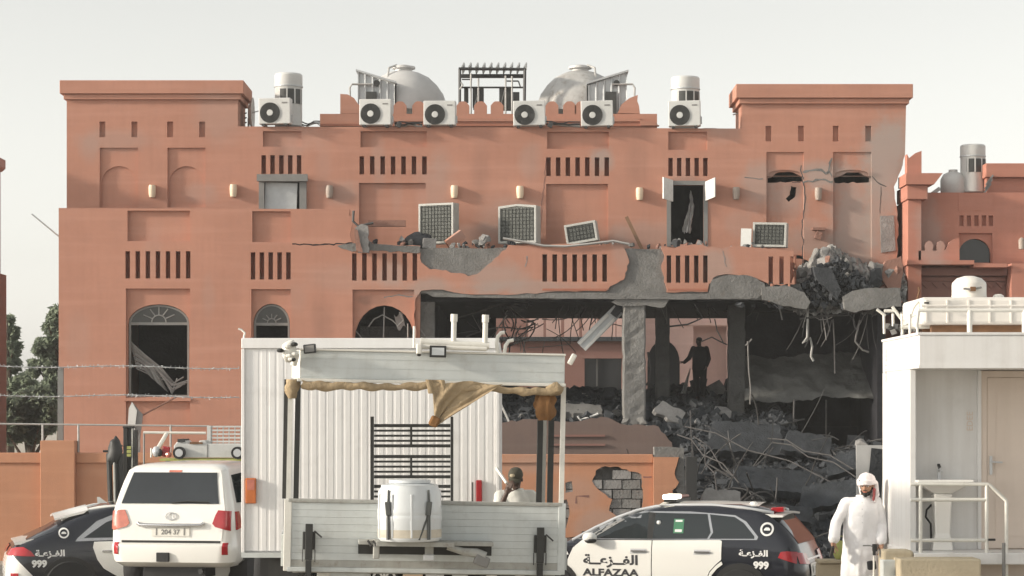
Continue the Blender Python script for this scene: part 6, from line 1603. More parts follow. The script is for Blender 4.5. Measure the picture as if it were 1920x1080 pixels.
ap(MB().box(xL+.1,xR-.1,26.5,YBk-.1,zF-.35,zF-.14),'floor_frame','cabin_pink')
for x in (xL+.2,5.8,7.3):
    for y in (26.5,28.2): ap(MB().box(x-.18,x+.18,y-.15,y+.15,0,zF-.36),'support_block','concrete')
dx0, dx1 = X(1851,26.91), X(1851,26.91)+.86
dz1 = Z(707,26.91)
dfr = ap(MB().plate(rect(dx0-.07,dx1+.07,zF+.001,dz1+.07),[rect(dx0,dx1,zF+.002,dz1)],26.93,26.969),'door_frame','cabin_pink')
do = ap(MB().box(dx0+.004,dx1-.004,26.94,26.965,zF+.01,dz1-.004),'door','cabin_pink',bevel=.005)
MB().plate(rect(dx0+.10,dx1-.10,zF+.15,dz1-.12),[rect(dx0+.115,dx1-.115,zF+.165,dz1-.135)],26.935,26.939).build('door_panel','cabin_pink',do,world=True)
MB().box(dx0+.03,dx0+.06,26.91,26.939,Z(890,26.91),Z(855,26.91)).build('lock_plate','silver',do,world=True)
MB().tube([(dx0+.045,26.88,Z(866,26.91)),(dx0+.17,26.88,Z(867,26.91))],.012,6).build('handle','silver',do,world=True)
# raised faint lettering beside the door
ap(text_mb('EDEE',.10,lambda u,v:(X(1818,26.95)+.035-v*1.0+.0,26.947,Z(790,26.95)+u),bold=.001,sx=1.0),'lettering','cabin_pink',fix=False)
ap(text_mb('WELLTEC',.10,lambda u,v:(xL-.004,28.25+.0-v*.9+.05,Z(685,28.2)+u),bold=.002),'side_lettering','frame_grey',fix=False)
# wash basin
SY = 26.70
s_ = thing('wash_basin','white pedestal wash basin standing in the cabin porch behind the handrail','wash basin',(X(1766,SY),SY,zF))
zr_ = Z(899,SY)-zF
MB().loft([[(-.10,-.10,zr_-.16),(.10,-.10,zr_-.16),(.12,.12,zr_-.16),(-.12,.12,zr_-.16)],[(-.26,-.20,zr_-.06),(.26,-.20,zr_-.06),(.27,.25,zr_-.06),(-.27,.25,zr_-.06)],[(-.32,-.25,zr_-.045),(.32,-.25,zr_-.045),(.32,.27,zr_-.045),(-.32,.27,zr_-.045)],[(-.33,-.26,zr_),(.33,-.26,zr_),(.33,.27,zr_),(-.33,.27,zr_)]]).build('bowl','ceramic',s_,bevel=.02)
MB().loft([[(-.12,-.08,0),(.12,-.08,0),(.12,.16,0),(-.12,.16,0)],[(-.085,-.06,.2),(.085,-.06,.2),(.085,.12,.2),(-.085,.12,.2)],[(-.10,-.09,zr_-.161),(.10,-.09,zr_-.161),(.11,.11,zr_-.161),(-.11,.11,zr_-.161)]]).build('pedestal','ceramic',s_,bevel=.015)
tp = MB().tube([(0,.17,zr_),(0,.17,zr_+.11)],.022,8).build('tap','silver',s_)
MB().tube([(0,.17,zr_+.09),(0,.08,zr_+.12),(0,.03,zr_+.09)],.016,8).build('spout','silver',tp); MB().obox((0,.17,zr_+.145),(.03,.09,.025),(25,0,0)).build('tap_lever','steel_dark',tp)
MB().tube([(-.10,.1,.52),(-.16,.08,.46),(-.17,.08,.38),(-.11,.1,.30),(-.10,.12,.1)],.012,6).build('hose','cable',s_,smooth=60)
# porch handrail
HR = thing('handrail','white tubular handrail in front of the wash basin, stepping down to the right','handrail',(X(1790,26.3),26.3,zF))
def hb(pts,r=.021,name='rail'): return MB().tube([(X(a,26.28),26.28,Z(b,26.28)) for a,b in pts],r,8).build(name,'rail_white',HR,world=True,smooth=60)
hb([(1708,908),(1852,908),(1856,910),(1886,938),(1887,944),(1887,1100)]); hb([(1708,937),(1850,937)]); hb([(1708,1013),(1850,1013)])
hb([(1726,908),(1726,1040)],name='post'); hb([(1850,910),(1850,1040)],name='post')
MB().box(X(1853,26.26),X(1866,26.26),26.24,26.30,Z(1014,26.26),Z(1010,26.26)).build('bracket','steel_black',HR,world=True)
t = thing('steel_stake','dark steel stake standing by the foot of the cabin handrail','stake',(X(1882,26.1),26.1,0))
MB().tube([(0,0,0),(0,0,Z(1018,26.1))],.02,8).build('stake','frame_grey',t)
# roof rail and tank
RR = thing('roof_railing','white pipe railing with leaning end posts along the cabin roof','railing',(X(1790,26.6),26.6,zRoof+.03))
def rl(pts,Yq,r=.022,name='rail',m='rail_white'): return MB().tube([(X(a,Yq),Yq,Z(b,Yq)) for a,b in pts],r,8).build(name,m,RR,world=True,smooth=60)
rl([(1722,582),(1900,582),(1990,582)],26.4); rl([(1718,614),(1722,582)],26.4,name='post'); rl([(1818,626),(1818,582)],26.4,.03,'post'); rl([(1921,626),(1921,582)],26.4,.03,'post')
for i,(px,Yq) in enumerate(((1658,28.4),(1675,28.0),(1692,27.5),(1706,27.0),(1720,26.5))):
    rl([(px,626),(px-1 if i<3 else px,588)],Yq,.016,'post')
rl([(1644,580),(1660,592)],28.4,.018,'stay'); rl([(1658,583),(1676,583)],28.2,.02,'stay'); rl([(1673,575),(1694,604)],27.9,.018,'stay'); rl([(1720,588),(1708,596),(1712,578),(1722,566),(1728,568)],27.0,.016,'stay'); rl([(1690,614),(1775,612)],27.2,.022,'rail')
for k in range(10):
    px = 1664+k*6+random.uniform(-3,3); MB().obox((X(px,27.6),27.6,Z(618+random.uniform(-8,4),27.6)),(.06,.06,.06),(k*20,k*33,k*11)).build('clamp','steel_dark' if k%2 else 'frame_grey',RR,world=True)
t = thing('valve_pipe','grey upright valve pipe standing behind the cabin roof corner','pipe',(X(1692,28.3),28.3,zRoof+.03))
MB().tube([(0,0,-.0),(0,0,.28)],.022,8).build('pipe','galvanised',t); MB().obox((0,0,.30),(.05,.05,.05)).build('valve','frame_grey',t,bevel=.01)
WT = thing('water_tank','cream white ribbed water tank with a round hatch on the cabin roof','water tank',(X(1830,27.4),27.4,zRoof+.03))
TX0, TX1, TZ0, TZ1 = X(1727,26.9), X(1985,26.9), Z(609,26.9), Z(557,26.9)
MB().box(TX0,TX1,26.9,28.2,TZ0,TZ1).build('shell','tank_white',WT,world=True,bevel=.04)
for k in range(7):
    x = TX0+.06+(TX1-TX0-.12)*k/6; MB().box(x-.014,x+.014,26.888,26.899,TZ0+.02,TZ1-.03).build('rib','tank_white',WT,world=True,bevel=.01)
for z in (TZ1-.10,): MB().box(TX0-.005,TX1,26.884,26.90,z-.012,z+.012).build('band','tank_white',WT,world=True,bevel=.008)
hx = X(1817,27.3); hr = 32*27.3/FPX
hz_ = Z(517,27.3)-TZ1
hh = MB().lathe([(hr*1.0,0),(hr*1.02,.03),(hr,.05),(hr,hz_*.62),(hr*.97,hz_*.72),(hr*.72,hz_*.90),(hr*.3,hz_*1.0),(.01,hz_*1.01)],(hx,27.3,TZ1-.005),24).build('hatch','tank_white',WT,world=True,smooth=40)
MB().tube([(hx-.11,27.3-hr-.02,TZ1+hz_*.40),(hx-.02,27.3-hr-.035,TZ1+hz_*.36),(hx+.10,27.3-hr-.02,TZ1+hz_*.45)],.014,6).build('hatch_latch','frame_grey',hh,world=True)
MB().obox((hx+.0,27.3-hr-.03,TZ1+hz_*.38),(.06,.04,.05),(0,0,0)).build('hatch_lock','wood_brown',hh,world=True)
MB().tube([(X(1733,26.8),26.8,Z(568,26.8)),(X(1742,26.8),26.8,Z(568,26.8))],.012,6).build('outlet','steel_dark',WT,world=True)
MB().ball((X(1872,27.2),27.2,TZ1+.01),(.07,.07,.045),12,6).build('cap','tank_white',WT,world=True)
MB().tube([(X(1720,26.8),26.8,Z(560,26.8)),(X(1724,26.8),26.8,Z(545,26.8)),(X(1722,26.8),26.8,Z(538,26.8))],.012,6).build('float_valve','wood_brown',WT,world=True)
t = thing('timber_beam','brown timber beams bearing the water tank on the cabin roof','timber',(X(1830,27.3),27.3,zRoof+.03))
for y in (27.0,27.6,28.1): MB().box(X(1745,27),X(1985,27),y-.05,y+.05,.0,TZ0-zRoof-.032).map(lambda p:p-V(X(1830,27.3),27.3,0)).build('beam','wood_brown',t)
# step and clutter at the cabin's foot
t = thing('sand_step','pale sunlit concrete step beside the cabin corner','step',(X(1700,27),27.0,0))
MB().box(-.28,.62,-1.2,-.15,0,Z(1046,26)).build('tread','sand_concrete',t,bevel=.02)
MB().box(-.40,-.06,-.80,-.45,0,Z(1032,26.2)).build('block','sand_concrete',t,bevel=.03)
for k in range(0): MB().obox((-.38+k*.075,-.62,Z(1030,26.3)+.02*math.sin(k*2.3)),(.11,.20,.10),(k*31,k*17,k*23)).build('lump','sand_concrete',t,bevel=.02)
t = thing('equipment_case','grey equipment case with a black handle standing at the cabin corner','case',(X(1673,26.2),26.2,Z(1100,26.2)))
MB().box(-.125,.125,-.10,.10,0,Z(1049,26.2)-Z(1100,26.2)).build('shell','bed_grey',t,bevel=.015)
MB().tube([(.13,-.05,.10),(.15,-.05,.16),(.14,-.05,.24)],.014,6).build('handle','steel_black',t)
MB().box(-.2,.2,-.15,.15,-Z(1100,26.2),-.001).build('stand','concrete',t)
KB = thing('kerb_wall','low sunlit concrete barrier right of the police estate car','barrier',(X(1565,30.0),30.0,-.1))
MB().box(X(1532,30),X(1597,30),29.9,30.15,-.1,Z(1056,30)).build('barrier','sand_concrete',KB,world=True,bevel=.015)
MB().box(X(1532,30),X(1597,30),29.86,30.19,Z(1055.5,30),Z(1049,30)).build('coping','sand_concrete',KB,world=True,bevel=.01)
MB().box(X(1593,30)+.01,X(1599,30)+.01,29.85,29.898,-.1,Z(1047,30)).build('end_post','rubble_pink',KB,world=True)
t = thing('hivis_bag','yellow green bag standing on the low barrier beside the man in white','bag',(X(1577,30),30.02,Z(1049,30)))
mat('hivis', (0.48,0.50,0.16), .8, .3, 6)
MB().ball((0,0,.12),(.11,.08,.12),14,8).map(lambda p:p+V(1,1,1)*.03*noise.noise(p*9)).build('bag','hivis',t,smooth=50); MB().tube([(-.05,0,.22),(-.02,0,.30),(.04,0,.30),(.06,0,.21)],.012,6).build('bag_handle','hivis',t)
LB = thing('sheet_metal_board','grey brown sheet panel standing upright behind the man in white','panel',(X(1632,33.6),33.6,-.45))
MB().obox((0,0,.45+Z(870,33.6)-.55),(.40,.03,2*(.55+.27)),(-3,0,0)).build('sheet','tank_grey',LB)
MB().obox((.04,-.03,.45+Z(870,33.6)-.50),(.20,.012,1.45),(-3,6,0)).build('bare_patch','rubble_mid',LB)
for sx in (-.17,.17): MB().obox((sx,.03,.5),(.03,.03,1.0)).build('leg','frame_grey',LB)

# ---------------------------------------------------------------- things behind the off-roader
M_Y = 45.0
t = thing('work_cart','small white utility cart with side panels, road wheels and a lattice rack above the rear','cart',(X(385,M_Y),M_Y,G(X(385,M_Y),M_Y)))
def wp_(mb,name,m,par=None,**k): return mb.build(name,m,par or t,world=True,**k)
wp_(MB().plate(PX([(326,858),(326,836),(332,828),(348,826),(352,832),(372,832),(374,826),(385,825),(388,832),(460,832),(460,858)],M_Y),[],M_Y,M_Y+.7),'body','ac_white',bevel=.012)
wp_(MB().box(X(388,M_Y),X(389.5,M_Y),M_Y-.006,M_Y-.001,Z(858,M_Y),Z(833,M_Y)),'shut_line','frame_grey')
wp_(MB().box(X(333,M_Y),X(347,M_Y),M_Y-.02,M_Y+.6,Z(829,M_Y)+.001,Z(825,M_Y)+.02),'seat','steel_dark'); wp_(MB().box(X(356,M_Y),X(380,M_Y),M_Y-.02,M_Y+.6,Z(832.5,M_Y),Z(829,M_Y)),'seat','wood_brown')
for px in (337,446):
    w_ = wp_(MB().lathe([(.06,-.05),(.12,-.05),(.12,.05),(.06,.05)],(X(px,M_Y),M_Y-.055,Z(849,M_Y)),20,'y'),'wheel','tyre',smooth=35)
    MB().lathe([(.0,-.056),(.075,-.056),(.08,-.04)],(X(px,M_Y),M_Y-.056,Z(849,M_Y)),16,'y').build('hub','silver',w_,world=True)
g_ = MB()
for k in range(6): g_.box(X(394+k*11,M_Y)-.012,X(394+k*11,M_Y)+.012,M_Y+.2,M_Y+.225,Z(832,M_Y),Z(799,M_Y))
wp_(g_,'rack_upright','ac_white')
for y in (800,807,814,821,828): wp_(MB().box(X(388,M_Y),X(460,M_Y),M_Y+.17,M_Y+.199,Z(y+1.6,M_Y),Z(y-1.6,M_Y)),'rack_slat','ac_white')
wp_(MB().box(X(386,M_Y),X(393,M_Y),M_Y+.16,M_Y+.24,Z(832,M_Y),Z(798,M_Y)),'rack_post','ac_white')
wp_(MB().box(X(300,M_Y),X(460,M_Y),M_Y-.05,M_Y+.8,Z(864,M_Y),Z(860,M_Y)),'deck','hivis')
for px in (310,450): wp_(MB().box(X(px,M_Y)-.04,X(px,M_Y)+.04,M_Y+.3,M_Y+.4,G(X(385,M_Y),M_Y),Z(864,M_Y)-.001),'deck_leg','frame_grey')
t2 = thing('boom_pole','long white horizontal pole with a slanting prop above the small red motor','pole',(X(330,M_Y+.9),M_Y+.9,G(X(330,M_Y),M_Y)))
MB().tube([(X(269,M_Y+.9),M_Y+.9,Z(811,M_Y+.9)),(X(386,M_Y+.9),M_Y+.9,Z(812,M_Y+.9))],.026,8).build('pole','rail_white',t2,world=True)
MB().tube([(X(312,M_Y+.85),M_Y+.85,Z(814,M_Y+.85)),(X(294,M_Y+.5),M_Y+.5,Z(844,M_Y+.5))],.04,8).build('prop','rail_white',t2,world=True)
MB().tube([(X(270,M_Y+.9),M_Y+.9,Z(811,M_Y+.9)),(X(270,M_Y+.9),M_Y+.9,G(X(270,M_Y),M_Y+.9))],.02,6).build('stand','frame_grey',t2,world=True)
t3 = thing('red_motor','small red motor with pale round covers at the front of the white cart','motor',(X(303,M_Y),M_Y,Z(859.5,M_Y)))
MB().obox((.08,.1,.13),(.15,.2,.2),(0,8,0)).build('housing','tail_red',t3,bevel=.02); MB().ball((-.10,0,.13),(.085,.09,.11),12,8).build('cover','silver',t3,smooth=50); MB().ball((-.03,-.03,.11),(.05,.06,.08),12,8).build('cover','steel_dark',t3,smooth=50); MB().tube([(-.20,0,.02),(-.20,0,.2)],.02,6).build('guard','rail_white',t3)
MB().ball((.14,-.05,.07),(.06,.05,.06),10,6).build('cover','tail_pale',t3)
# forklift mast and hooded tripod
GY = 41.0
gzz = G(X(240,GY),GY)
t = thing('forklift_mast','tall black lifting mast with yellow plates, standing behind the off-road car','lifting mast',(X(243,GY),GY,gzz))
for a,b,m_ in ((232,240,'steel_black'),(252,258,'steel_black'),(247.5,250.5,'bed_dirty')):
    MB().box(X(a,GY),X(b,GY),GY-.06,GY+.06,gzz,Z(803 if a<250 else 806,GY)).build('rail','steel_black' if m_!='bed_dirty' else m_,t,world=True,bevel=.006)
MB().box(X(240.5,GY),X(247,GY),GY-.02,GY+.02,gzz,Z(800,GY)).build('infill','steel_dark',t,world=True)
MB().box(X(231,GY),X(252,GY),GY-.07,GY+.07,Z(803,GY),Z(799,GY)).build('head','steel_black',t,world=True,bevel=.01)
for k in range(3): MB().box(X(239,GY),X(247,GY),GY-.075,GY-.068,Z(842+k*7,GY),Z(836.5+k*7,GY)).build('plate','hivis',t,world=True)
MB().tube([(X(231,GY),GY-.08,Z(835,GY)),(X(225,GY),GY-.08,Z(838,GY))],.02,6).build('arm','steel_black',t,world=True)
t = thing('covered_tripod','black hooded tripod with folded legs beside the black lifting mast','tripod',(X(215,GY-.5),GY-.5,gzz))
q = GY-.5
MB().ball((0,0,Z(847,q)-gzz),(.13,.12,.24),14,10).map(lambda p: V(p.x+.05*(p.z-Z(847,q)+gzz),p.y,p.z)+V(1,1,1)*.04*noise.noise(p*7)).build('hood','steel_black',t,smooth=50)
MB().lathe([(.09,Z(838,q)-gzz),(.03,Z(820,q)-gzz),(.005,Z(817,q)-gzz)],(.02,0,0),10).build('hood_peak','steel_black',t,smooth=50)
MB().tube([(-.08,0,Z(846,q)-gzz),(-.20,0,Z(846,q)-gzz)],.022,6).build('grip','steel_black',t)
for (xa_,xb_,ya_) in ((-.10,-.02,0),(.02,.04,-.12),(.10,.14,.0),(.03,.08,.1)):
    MB().tube([(xa_,0,Z(850,q)-gzz),(xb_,ya_,.0)],[.05,.035],8).build('leg','steel_black',t)
MB().tube([(.0,-.06,Z(858,q)-gzz),(.06,-.14,.05)],.02,6).build('leg_sleeve','bed_dirty',t)
# ---------------------------------------------------------------- people
mat('skin_tan', (0.42,0.235,0.15), .6, .15, 12)
mat('skin_dark', (0.075,0.042,0.03), .55, .2, 12)
mat('thobe', (0.85,0.84,0.85), .9, .05, 3, .25, 18)
mat('shirt_white', (0.78,0.77,0.72), .9, .06, 4, .25, 18)
mat('ghutra', (0.80,0.74,0.74), .9, .1, 20, .3, 30)
mat('hair_black', (0.012,0.011,0.010), .8, .3, 20)
mat('cap_olive', (0.07,0.065,0.045), .85, .3, 14)
mat('eye_white', (0.7,0.68,0.65), .3)
mat('dark_clothes', (0.022,0.022,0.025), .9, .3, 6)
mat('sandal', (0.05,0.03,0.02), .7)
mat('scarf_red', (0.42,0.10,0.10), .9, .4, 30)
def remesh(o, vox, it=4, fac=.5):
    r_ = o.modifiers.new('remesh','REMESH'); r_.mode = 'VOXEL'; r_.voxel_size = vox; r_.use_smooth_shade = True
    s_ = o.modifiers.new('smooth','SMOOTH'); s_.iterations = it; s_.factor = fac
    return o
def oriented(origin, right, fwd):
    right = Vector(right).normalized(); fwd = Vector(fwd).normalized(); up = right.cross(fwd).normalized()
    return lambda p: Vector(origin)+right*p[0]+fwd*p[1]+up*p[2]
def head_mb(mb, c, face, h=.235):
    """skull, jaw, nose, ears round the centre c, looking along `face` (a unit vector in xy)"""
    f = Vector((face[0],face[1],face[2] if len(face)>2 else 0)).normalized(); r = f.cross(Vector((0,0,1))).normalized(); u = r.cross(f)
    P_ = lambda a,b,d: Vector(c)+r*a*h+f*b*h+u*d*h
    def bl(q,rad,n=14,m=10):
        o = len(mb.v); mb.ball((0,0,0),rad,n,m)
        for i in range(o,len(mb.v)):
            p = mb.v[i]; mb.v[i] = P_(q[0]+p.x,q[1]+p.y,q[2]+p.z)
    bl((0,-.06,.14),(.33,.40,.36)); bl((0,.06,-.10),(.27,.33,.34)); bl((0,.20,-.33),(.17,.16,.14))
    bl((0,.38,-.06),(.055,.10,.09)); bl((0,.33,.04),(.05,.07,.10)); bl((0,.30,.11),(.26,.07,.05)); bl((0,.33,-.235),(.11,.05,.03)); bl((0,.33,-.275),(.10,.05,.03))
    for s in (-1,1): bl((s*.33,-.02,-.02),(.04,.08,.12)); bl((s*.15,.26,-.06),(.09,.09,.08))
    return P_
def hand_mb(mb, wrist, d, palm_n, side, s=1.0, curl=.35):
    """palm, four fingers with two bends each and a thumb from the palm's side"""
    d = Vector(d).normalized(); n = Vector(palm_n); n = (n-d*n.dot(d)).normalized(); t = d.cross(n).normalized()*side
    w = Vector(wrist)
    mb.capsule(w, w+d*.045*s, .026*s,.034*s); 
    for k in range(4): mb.capsule(w+d*.02*s+t*(k-1.5)*.018*s, w+d*.088*s+t*(k-1.5)*.020*s,.016*s,.0135*s,8)
    for k,L in enumerate((.068,.080,.076,.058)):
        b = w+d*.092*s+t*(k-1.5)*.0205*s; dd = d; seg = (.45,.32,.27)
        for q,sg in enumerate(seg):
            dd = (dd+n*curl*(.5+.35*q)).normalized(); e = b+dd*L*sg*s
            mb.capsule(b,e,(.0095-.0012*q)*s,(.0085-.0012*q)*s,8); b = e
    b = w+d*.03*s-t*.030*s; dd = (d*.7-t*.75+n*.25).normalized()
    for q,L in enumerate((.042,.034,.026)):
        e = b+dd*L*s; mb.capsule(b,e,(.0125-.0012*q)*s,(.011-.0012*q)*s,8); b = e; dd = (dd+d*.5+n*.15).normalized()
def face_bits(par, P_, h, skin, beard=None, brow=True):
    for s in (-1,1):
        MB().ball(P_(s*.145,.325,.015),(.011*h/.235,.009,.008),10,6).build('eye','eye_white',par,world=True)
        MB().ball(P_(s*.145,.352,.015),(.0055,.004,.0055),8,6).build('pupil','hair_black',par,world=True)
        if brow: MB().tube([P_(s*.06,.37,.095),P_(s*.15,.365,.115),P_(s*.23,.32,.085)],.007,6).build('eyebrow','hair_black',par,world=True)
    MB().tube([P_(-.10,.37,-.255),P_(0,.395,-.25),P_(.10,.37,-.255)],.006,6).build('lips','tail_pale' if skin=='skin_tan' else 'skin_dark',par,world=True)

# ---- man in a white robe and head cloth by the cabin
mx0, my0 = X(1613,28.2), 28.2
MAN = thing('person','man in a white robe and white head cloth at the cabin corner','person',(mx0,my0,.06))
O3 = V(mx0,my0,.06)
HC = O3+V(.075,-.03,1.60); face = V(-.42,-.88,-.15)
bm_b = MB(); PF = head_mb(bm_b,HC,face,.24)
SHL, SHR = O3+V(-.17,.0,1.41), O3+V(.20,.03,1.42)          # picture-left, picture-right shoulder
EL, WL = O3+V(-.30,-.05,1.14), O3+V(-.345,-.18,.945)
ER, WR = O3+V(.27,.03,1.13), O3+V(.24,-.10,.92)
bm_b.capsule(O3+V(.03,.02,1.38),HC+V(0,0,-.05),.058,.055)
bm_b.capsule(O3+V(.015,.02,1.05),O3+V(.02,.02,1.36),.13,.12); bm_b.capsule(SHL+V(.03,0,-.03),SHR+V(-.03,0,-.03),.045,.045); bm_b.capsule(O3+V(-.08,.02,.92),O3+V(.09,.02,.92),.11,.11); bm_b.capsule(O3+V(0,.02,.95),O3+V(.01,.02,1.1),.13,.12)
for a,b,c in ((SHL,EL,WL),(SHR,ER,WR)): bm_b.capsule(a+V(0,0,-.03),b,.044,.038); bm_b.capsule(b,c,.04,.026)
for sx,fy in ((-.09,-.10),(.09,.10)):
    k_ = O3+V(sx,fy*.4-.02,.50); an = O3+V(sx*1.05,fy,.09); bm_b.capsule(O3+V(sx,.02,.90),k_,.085,.055); bm_b.capsule(k_,an,.052,.035); bm_b.capsule(an+V(0,.03,-.04),an+V(-.02,-.13,-.06),.036,.026)
hand_mb(bm_b,WL,(-.12,-.35,-.9),(.8,-.5,.0),1,1.0,.35); hand_mb(bm_b,WR,(-.1,-.3,-.95),(-.8,-.3,0),-1,1.0,.4)
remesh(bm_b.build('body','skin_tan',MAN,world=True,fix=False),.0065,3)
rb = MB()
def ell(c,rx,ry,tw=0,n=28,fold=0,ph=0):
    out = []
    for k in range(n):
        a = 2*math.pi*k/n; f = 1+fold*math.sin(a*7+ph)+fold*.6*math.sin(a*11+ph*2)
        out.append((c[0]+rx*f*math.cos(a),c[1]+ry*f*math.sin(a),c[2]))
    return out
rb.loft([ell(O3+V(.0,-.01,.10),.26,.23,fold=.07,ph=1),ell(O3+V(0,-.01,.35),.24,.21,fold=.06,ph=1.3),ell(O3+V(0,0,.65),.225,.19,fold=.04,ph=1.7),ell(O3+V(.005,.01,.90),.215,.18,fold=.025,ph=2),ell(O3+V(.01,.015,1.10),.20,.165,fold=.02),ell(O3+V(.015,.02,1.28),.205,.155,fold=.01),ell(O3+V(.015,.02,1.38),.19,.13),ell(O3+V(.02,.015,1.435),.12,.10),ell(O3+V(.03,.01,1.465),.078,.075)])
for a,b,c in ((SHL,EL,WL),(SHR,ER,WR)):
    rb.capsule(a+V(0,0,-.02),b,.070,.066,12); rb.capsule(b,c+V(0,0,.03),.068,.062,12); rb.capsule(a+V(0,0,-.02),O3+V(.015,.02,1.36),.072,.10,12)
ro = remesh(rb.build('robe','thobe',MAN,world=True,fix=False),.011,3)
ds = bpy.data.textures.new('fold_noise','CLOUDS'); ds.noise_scale = .24
dm = ro.modifiers.new('folds','DISPLACE'); dm.texture = ds; dm.strength = .032; dm.mid_level = .35; dm.texture_coords = 'LOCAL'
MB().tube([O3+V(.035+.075*math.cos(a),.0+.075*math.sin(a),1.475) for a in [2*math.pi*k/20 for k in range(21)]],.014,8,False).build('collar','thobe',ro,world=True,smooth=60)
for k in range(4): MB().ball(O3+V(.0,-.147-.006*k,1.40-.08*k),(.007,.005,.007),8,6).build('button','silver',ro,world=True)
# head cloth: a wrapped cap and a tail falling on the picture-right side
gh = MB(); h_ = .262
fz = Vector(face).normalized(); rz_ = fz.cross(V(0,0,1)).normalized(); uz = rz_.cross(fz)
def hp3(a,b,d): return HC-rz_*a*h_+fz*b*h_+uz*d*h_
rings = []
for j in range(9):
    t_ = j/8; d = .15+.43*math.sin(t_*math.pi/2); w = .44*math.cos(t_*math.pi/2)**.7+.005; 
    rings.append([hp3(w*math.cos(2*math.pi*k/24)*.92,-.05+w*1.12*math.sin(2*math.pi*k/24),d+(.05*math.sin(2*math.pi*k/24)) + .012*math.sin(k*2.1+j)) for k in range(24)])
gh.loft(rings)
for k in range(3): gh.tube([hp3(.40*math.cos(a),-.05+.475*math.sin(a),.10+.05*k+.06*math.sin(a)+.05*math.cos(a+k*2)) for a in [2*math.pi*i/24 for i in range(25)]],.020,8,False)
gh.capsule(hp3(-.36,-.25,.1),hp3(-.30,-.45,-.5),.04,.05); gh.capsule(hp3(.36,-.2,.08),hp3(.42,-.10,-.45),.032,.034); gh.capsule(hp3(.40,-.15,-.3),hp3(.36,.05,-.72),.032,.02); gh.capsule(hp3(0,-.45,.1),hp3(0,-.5,-.5),.06,.075)
go = remesh(gh.build('head_cloth','ghutra',MAN,world=True,fix=False),.008,2)
MB().ball(hp3(-.13,.40,.30),(.030,.012,.011),10,6).build('cloth_emblem','hair_black',go,world=True)
MB().capsule(hp3(.37,.08,-.16),hp3(.33,.16,-.62),.020,.014).build('red_fringe','scarf_red',go,world=True,smooth=60)
face_bits(MAN,PF,h_,'skin_tan')
bd_ = MB()
for a,b,d,r_ in ((0,.31,-.40,.030),(-.13,.26,-.36,.026),(.13,.26,-.36,.026),(-.22,.14,-.27,.022),(.22,.14,-.27,.022),(-.27,.04,-.12,.017),(.27,.04,-.12,.017),(0,.37,-.19,.010),(-.08,.36,-.20,.009),(.08,.36,-.20,.009)): bd_.ball(PF(a,b,d),(r_,r_,r_*1.1),10,8)
remesh(bd_.build('beard','hair_black',MAN,world=True,fix=False),.006,2)
for sx,fy in ((-.09,-.10),(.09,.10)): MB().obox(O3+V(sx*1.05-.01,fy-.04,.012),(.10,.27,.024)).build('sandal','sandal',MAN,world=True,bevel=.01)
ph = thing('phone','small black phone held low in the right hand of the man in white','phone',WL+V(-.03,-.06,-.13))
MB().obox((0,0,0),(.035,.075,.13),(20,10,0)).build('casing','steel_black',ph,bevel=.006)
cm_ = thing('video_light','black clamp lamp on a thin stand in front of the man in white','lamp stand',(X(1640,26.0),26.0,0))
q = 26.0
MB().obox((0,0,Z(1027,q)),(.05,.06,.08)).build('head','steel_black',cm_,bevel=.008); MB().obox((-.005,0,Z(1037,q)),(.03,.04,.05)).build('neck','steel_black',cm_)
MB().tube([(-.01,0,Z(1042,q)),(-.01,0,0)],.012,6).build('stand','rail_white',cm_)
MB().obox((-.09,0,Z(1023,q)),(.08,.03,.014)).build('plate','frame_grey',cm_); MB().tube([(-.05,0,Z(1023,q)),(-.02,0,Z(1025,q))],.006,5).build('arm','frame_grey',cm_)
MB().obox((-.03,.02,Z(1060,q)),(.10,.05,.10),(0,-6,0)).build('hanging_bag','dark_clothes',cm_,bevel=.015)
MB().tube([(.06,0,Z(1030,q)),(.06,0,Z(1045,q))],.010,6).build('clip','frame_grey',cm_)

# ---- man in a cap behind the flatbed
nx0, ny0 = X(966,27.55), 27.55
ny0 = 27.3
nx0 = X(966,27.3)
N2 = thing('person','man in white shirt and dark cap, hand raised to his face, behind the tailgate','person',(nx0,ny0,.135))
O4 = V(nx0,ny0,.135); hC = O4+V(.005,-.075,1.625); fc = V(-.12,-.93,-.36)
bb = MB(); PN = head_mb(bb,hC,fc,.235)
sl_, sr_ = O4+V(-.175,.0,1.45), O4+V(.185,.02,1.45)
el_, wl_ = O4+V(-.21,-.22,1.22), O4+V(-.10,-.24,1.47)
er_, wr_ = O4+V(.25,.0,1.18), O4+V(.20,-.16,.98)
bb.capsule(O4+V(.0,.02,1.42),hC+V(0,.02,-.04),.06,.058); bb.capsule(O4+V(0,.02,1.05),O4+V(0,.02,1.40),.13,.125); bb.capsule(sl_+V(.04,0,-.05),sr_+V(-.04,0,-.05),.045,.045); bb.capsule(O4+V(-.08,.02,.92),O4+V(.08,.02,.92),.11,.11); bb.capsule(O4+V(0,.02,.95),O4+V(0,.02,1.1),.13,.12)
for a,b,c in ((sl_,el_,wl_),(sr_,er_,wr_)): bb.capsule(a+V(0,0,-.04),b,.044,.040); bb.capsule(b,c,.042,.028)
for sx in (-.09,.09): bb.capsule(O4+V(sx,.02,.90),O4+V(sx,0,.50),.085,.055); bb.capsule(O4+V(sx,0,.5),O4+V(sx,.02,.09),.052,.036); bb.capsule(O4+V(sx,.04,.05),O4+V(sx,-.14,.035),.036,.026)
hand_mb(bb,wl_,(.35,-.05,.93),(.6,.8,0),1,1.0,.35); hand_mb(bb,wr_,(-.1,-.3,-.95),(-.8,-.3,0),-1,1.0,.4)
remesh(bb.build('body','skin_dark',N2,world=True,fix=False),.0065,3)
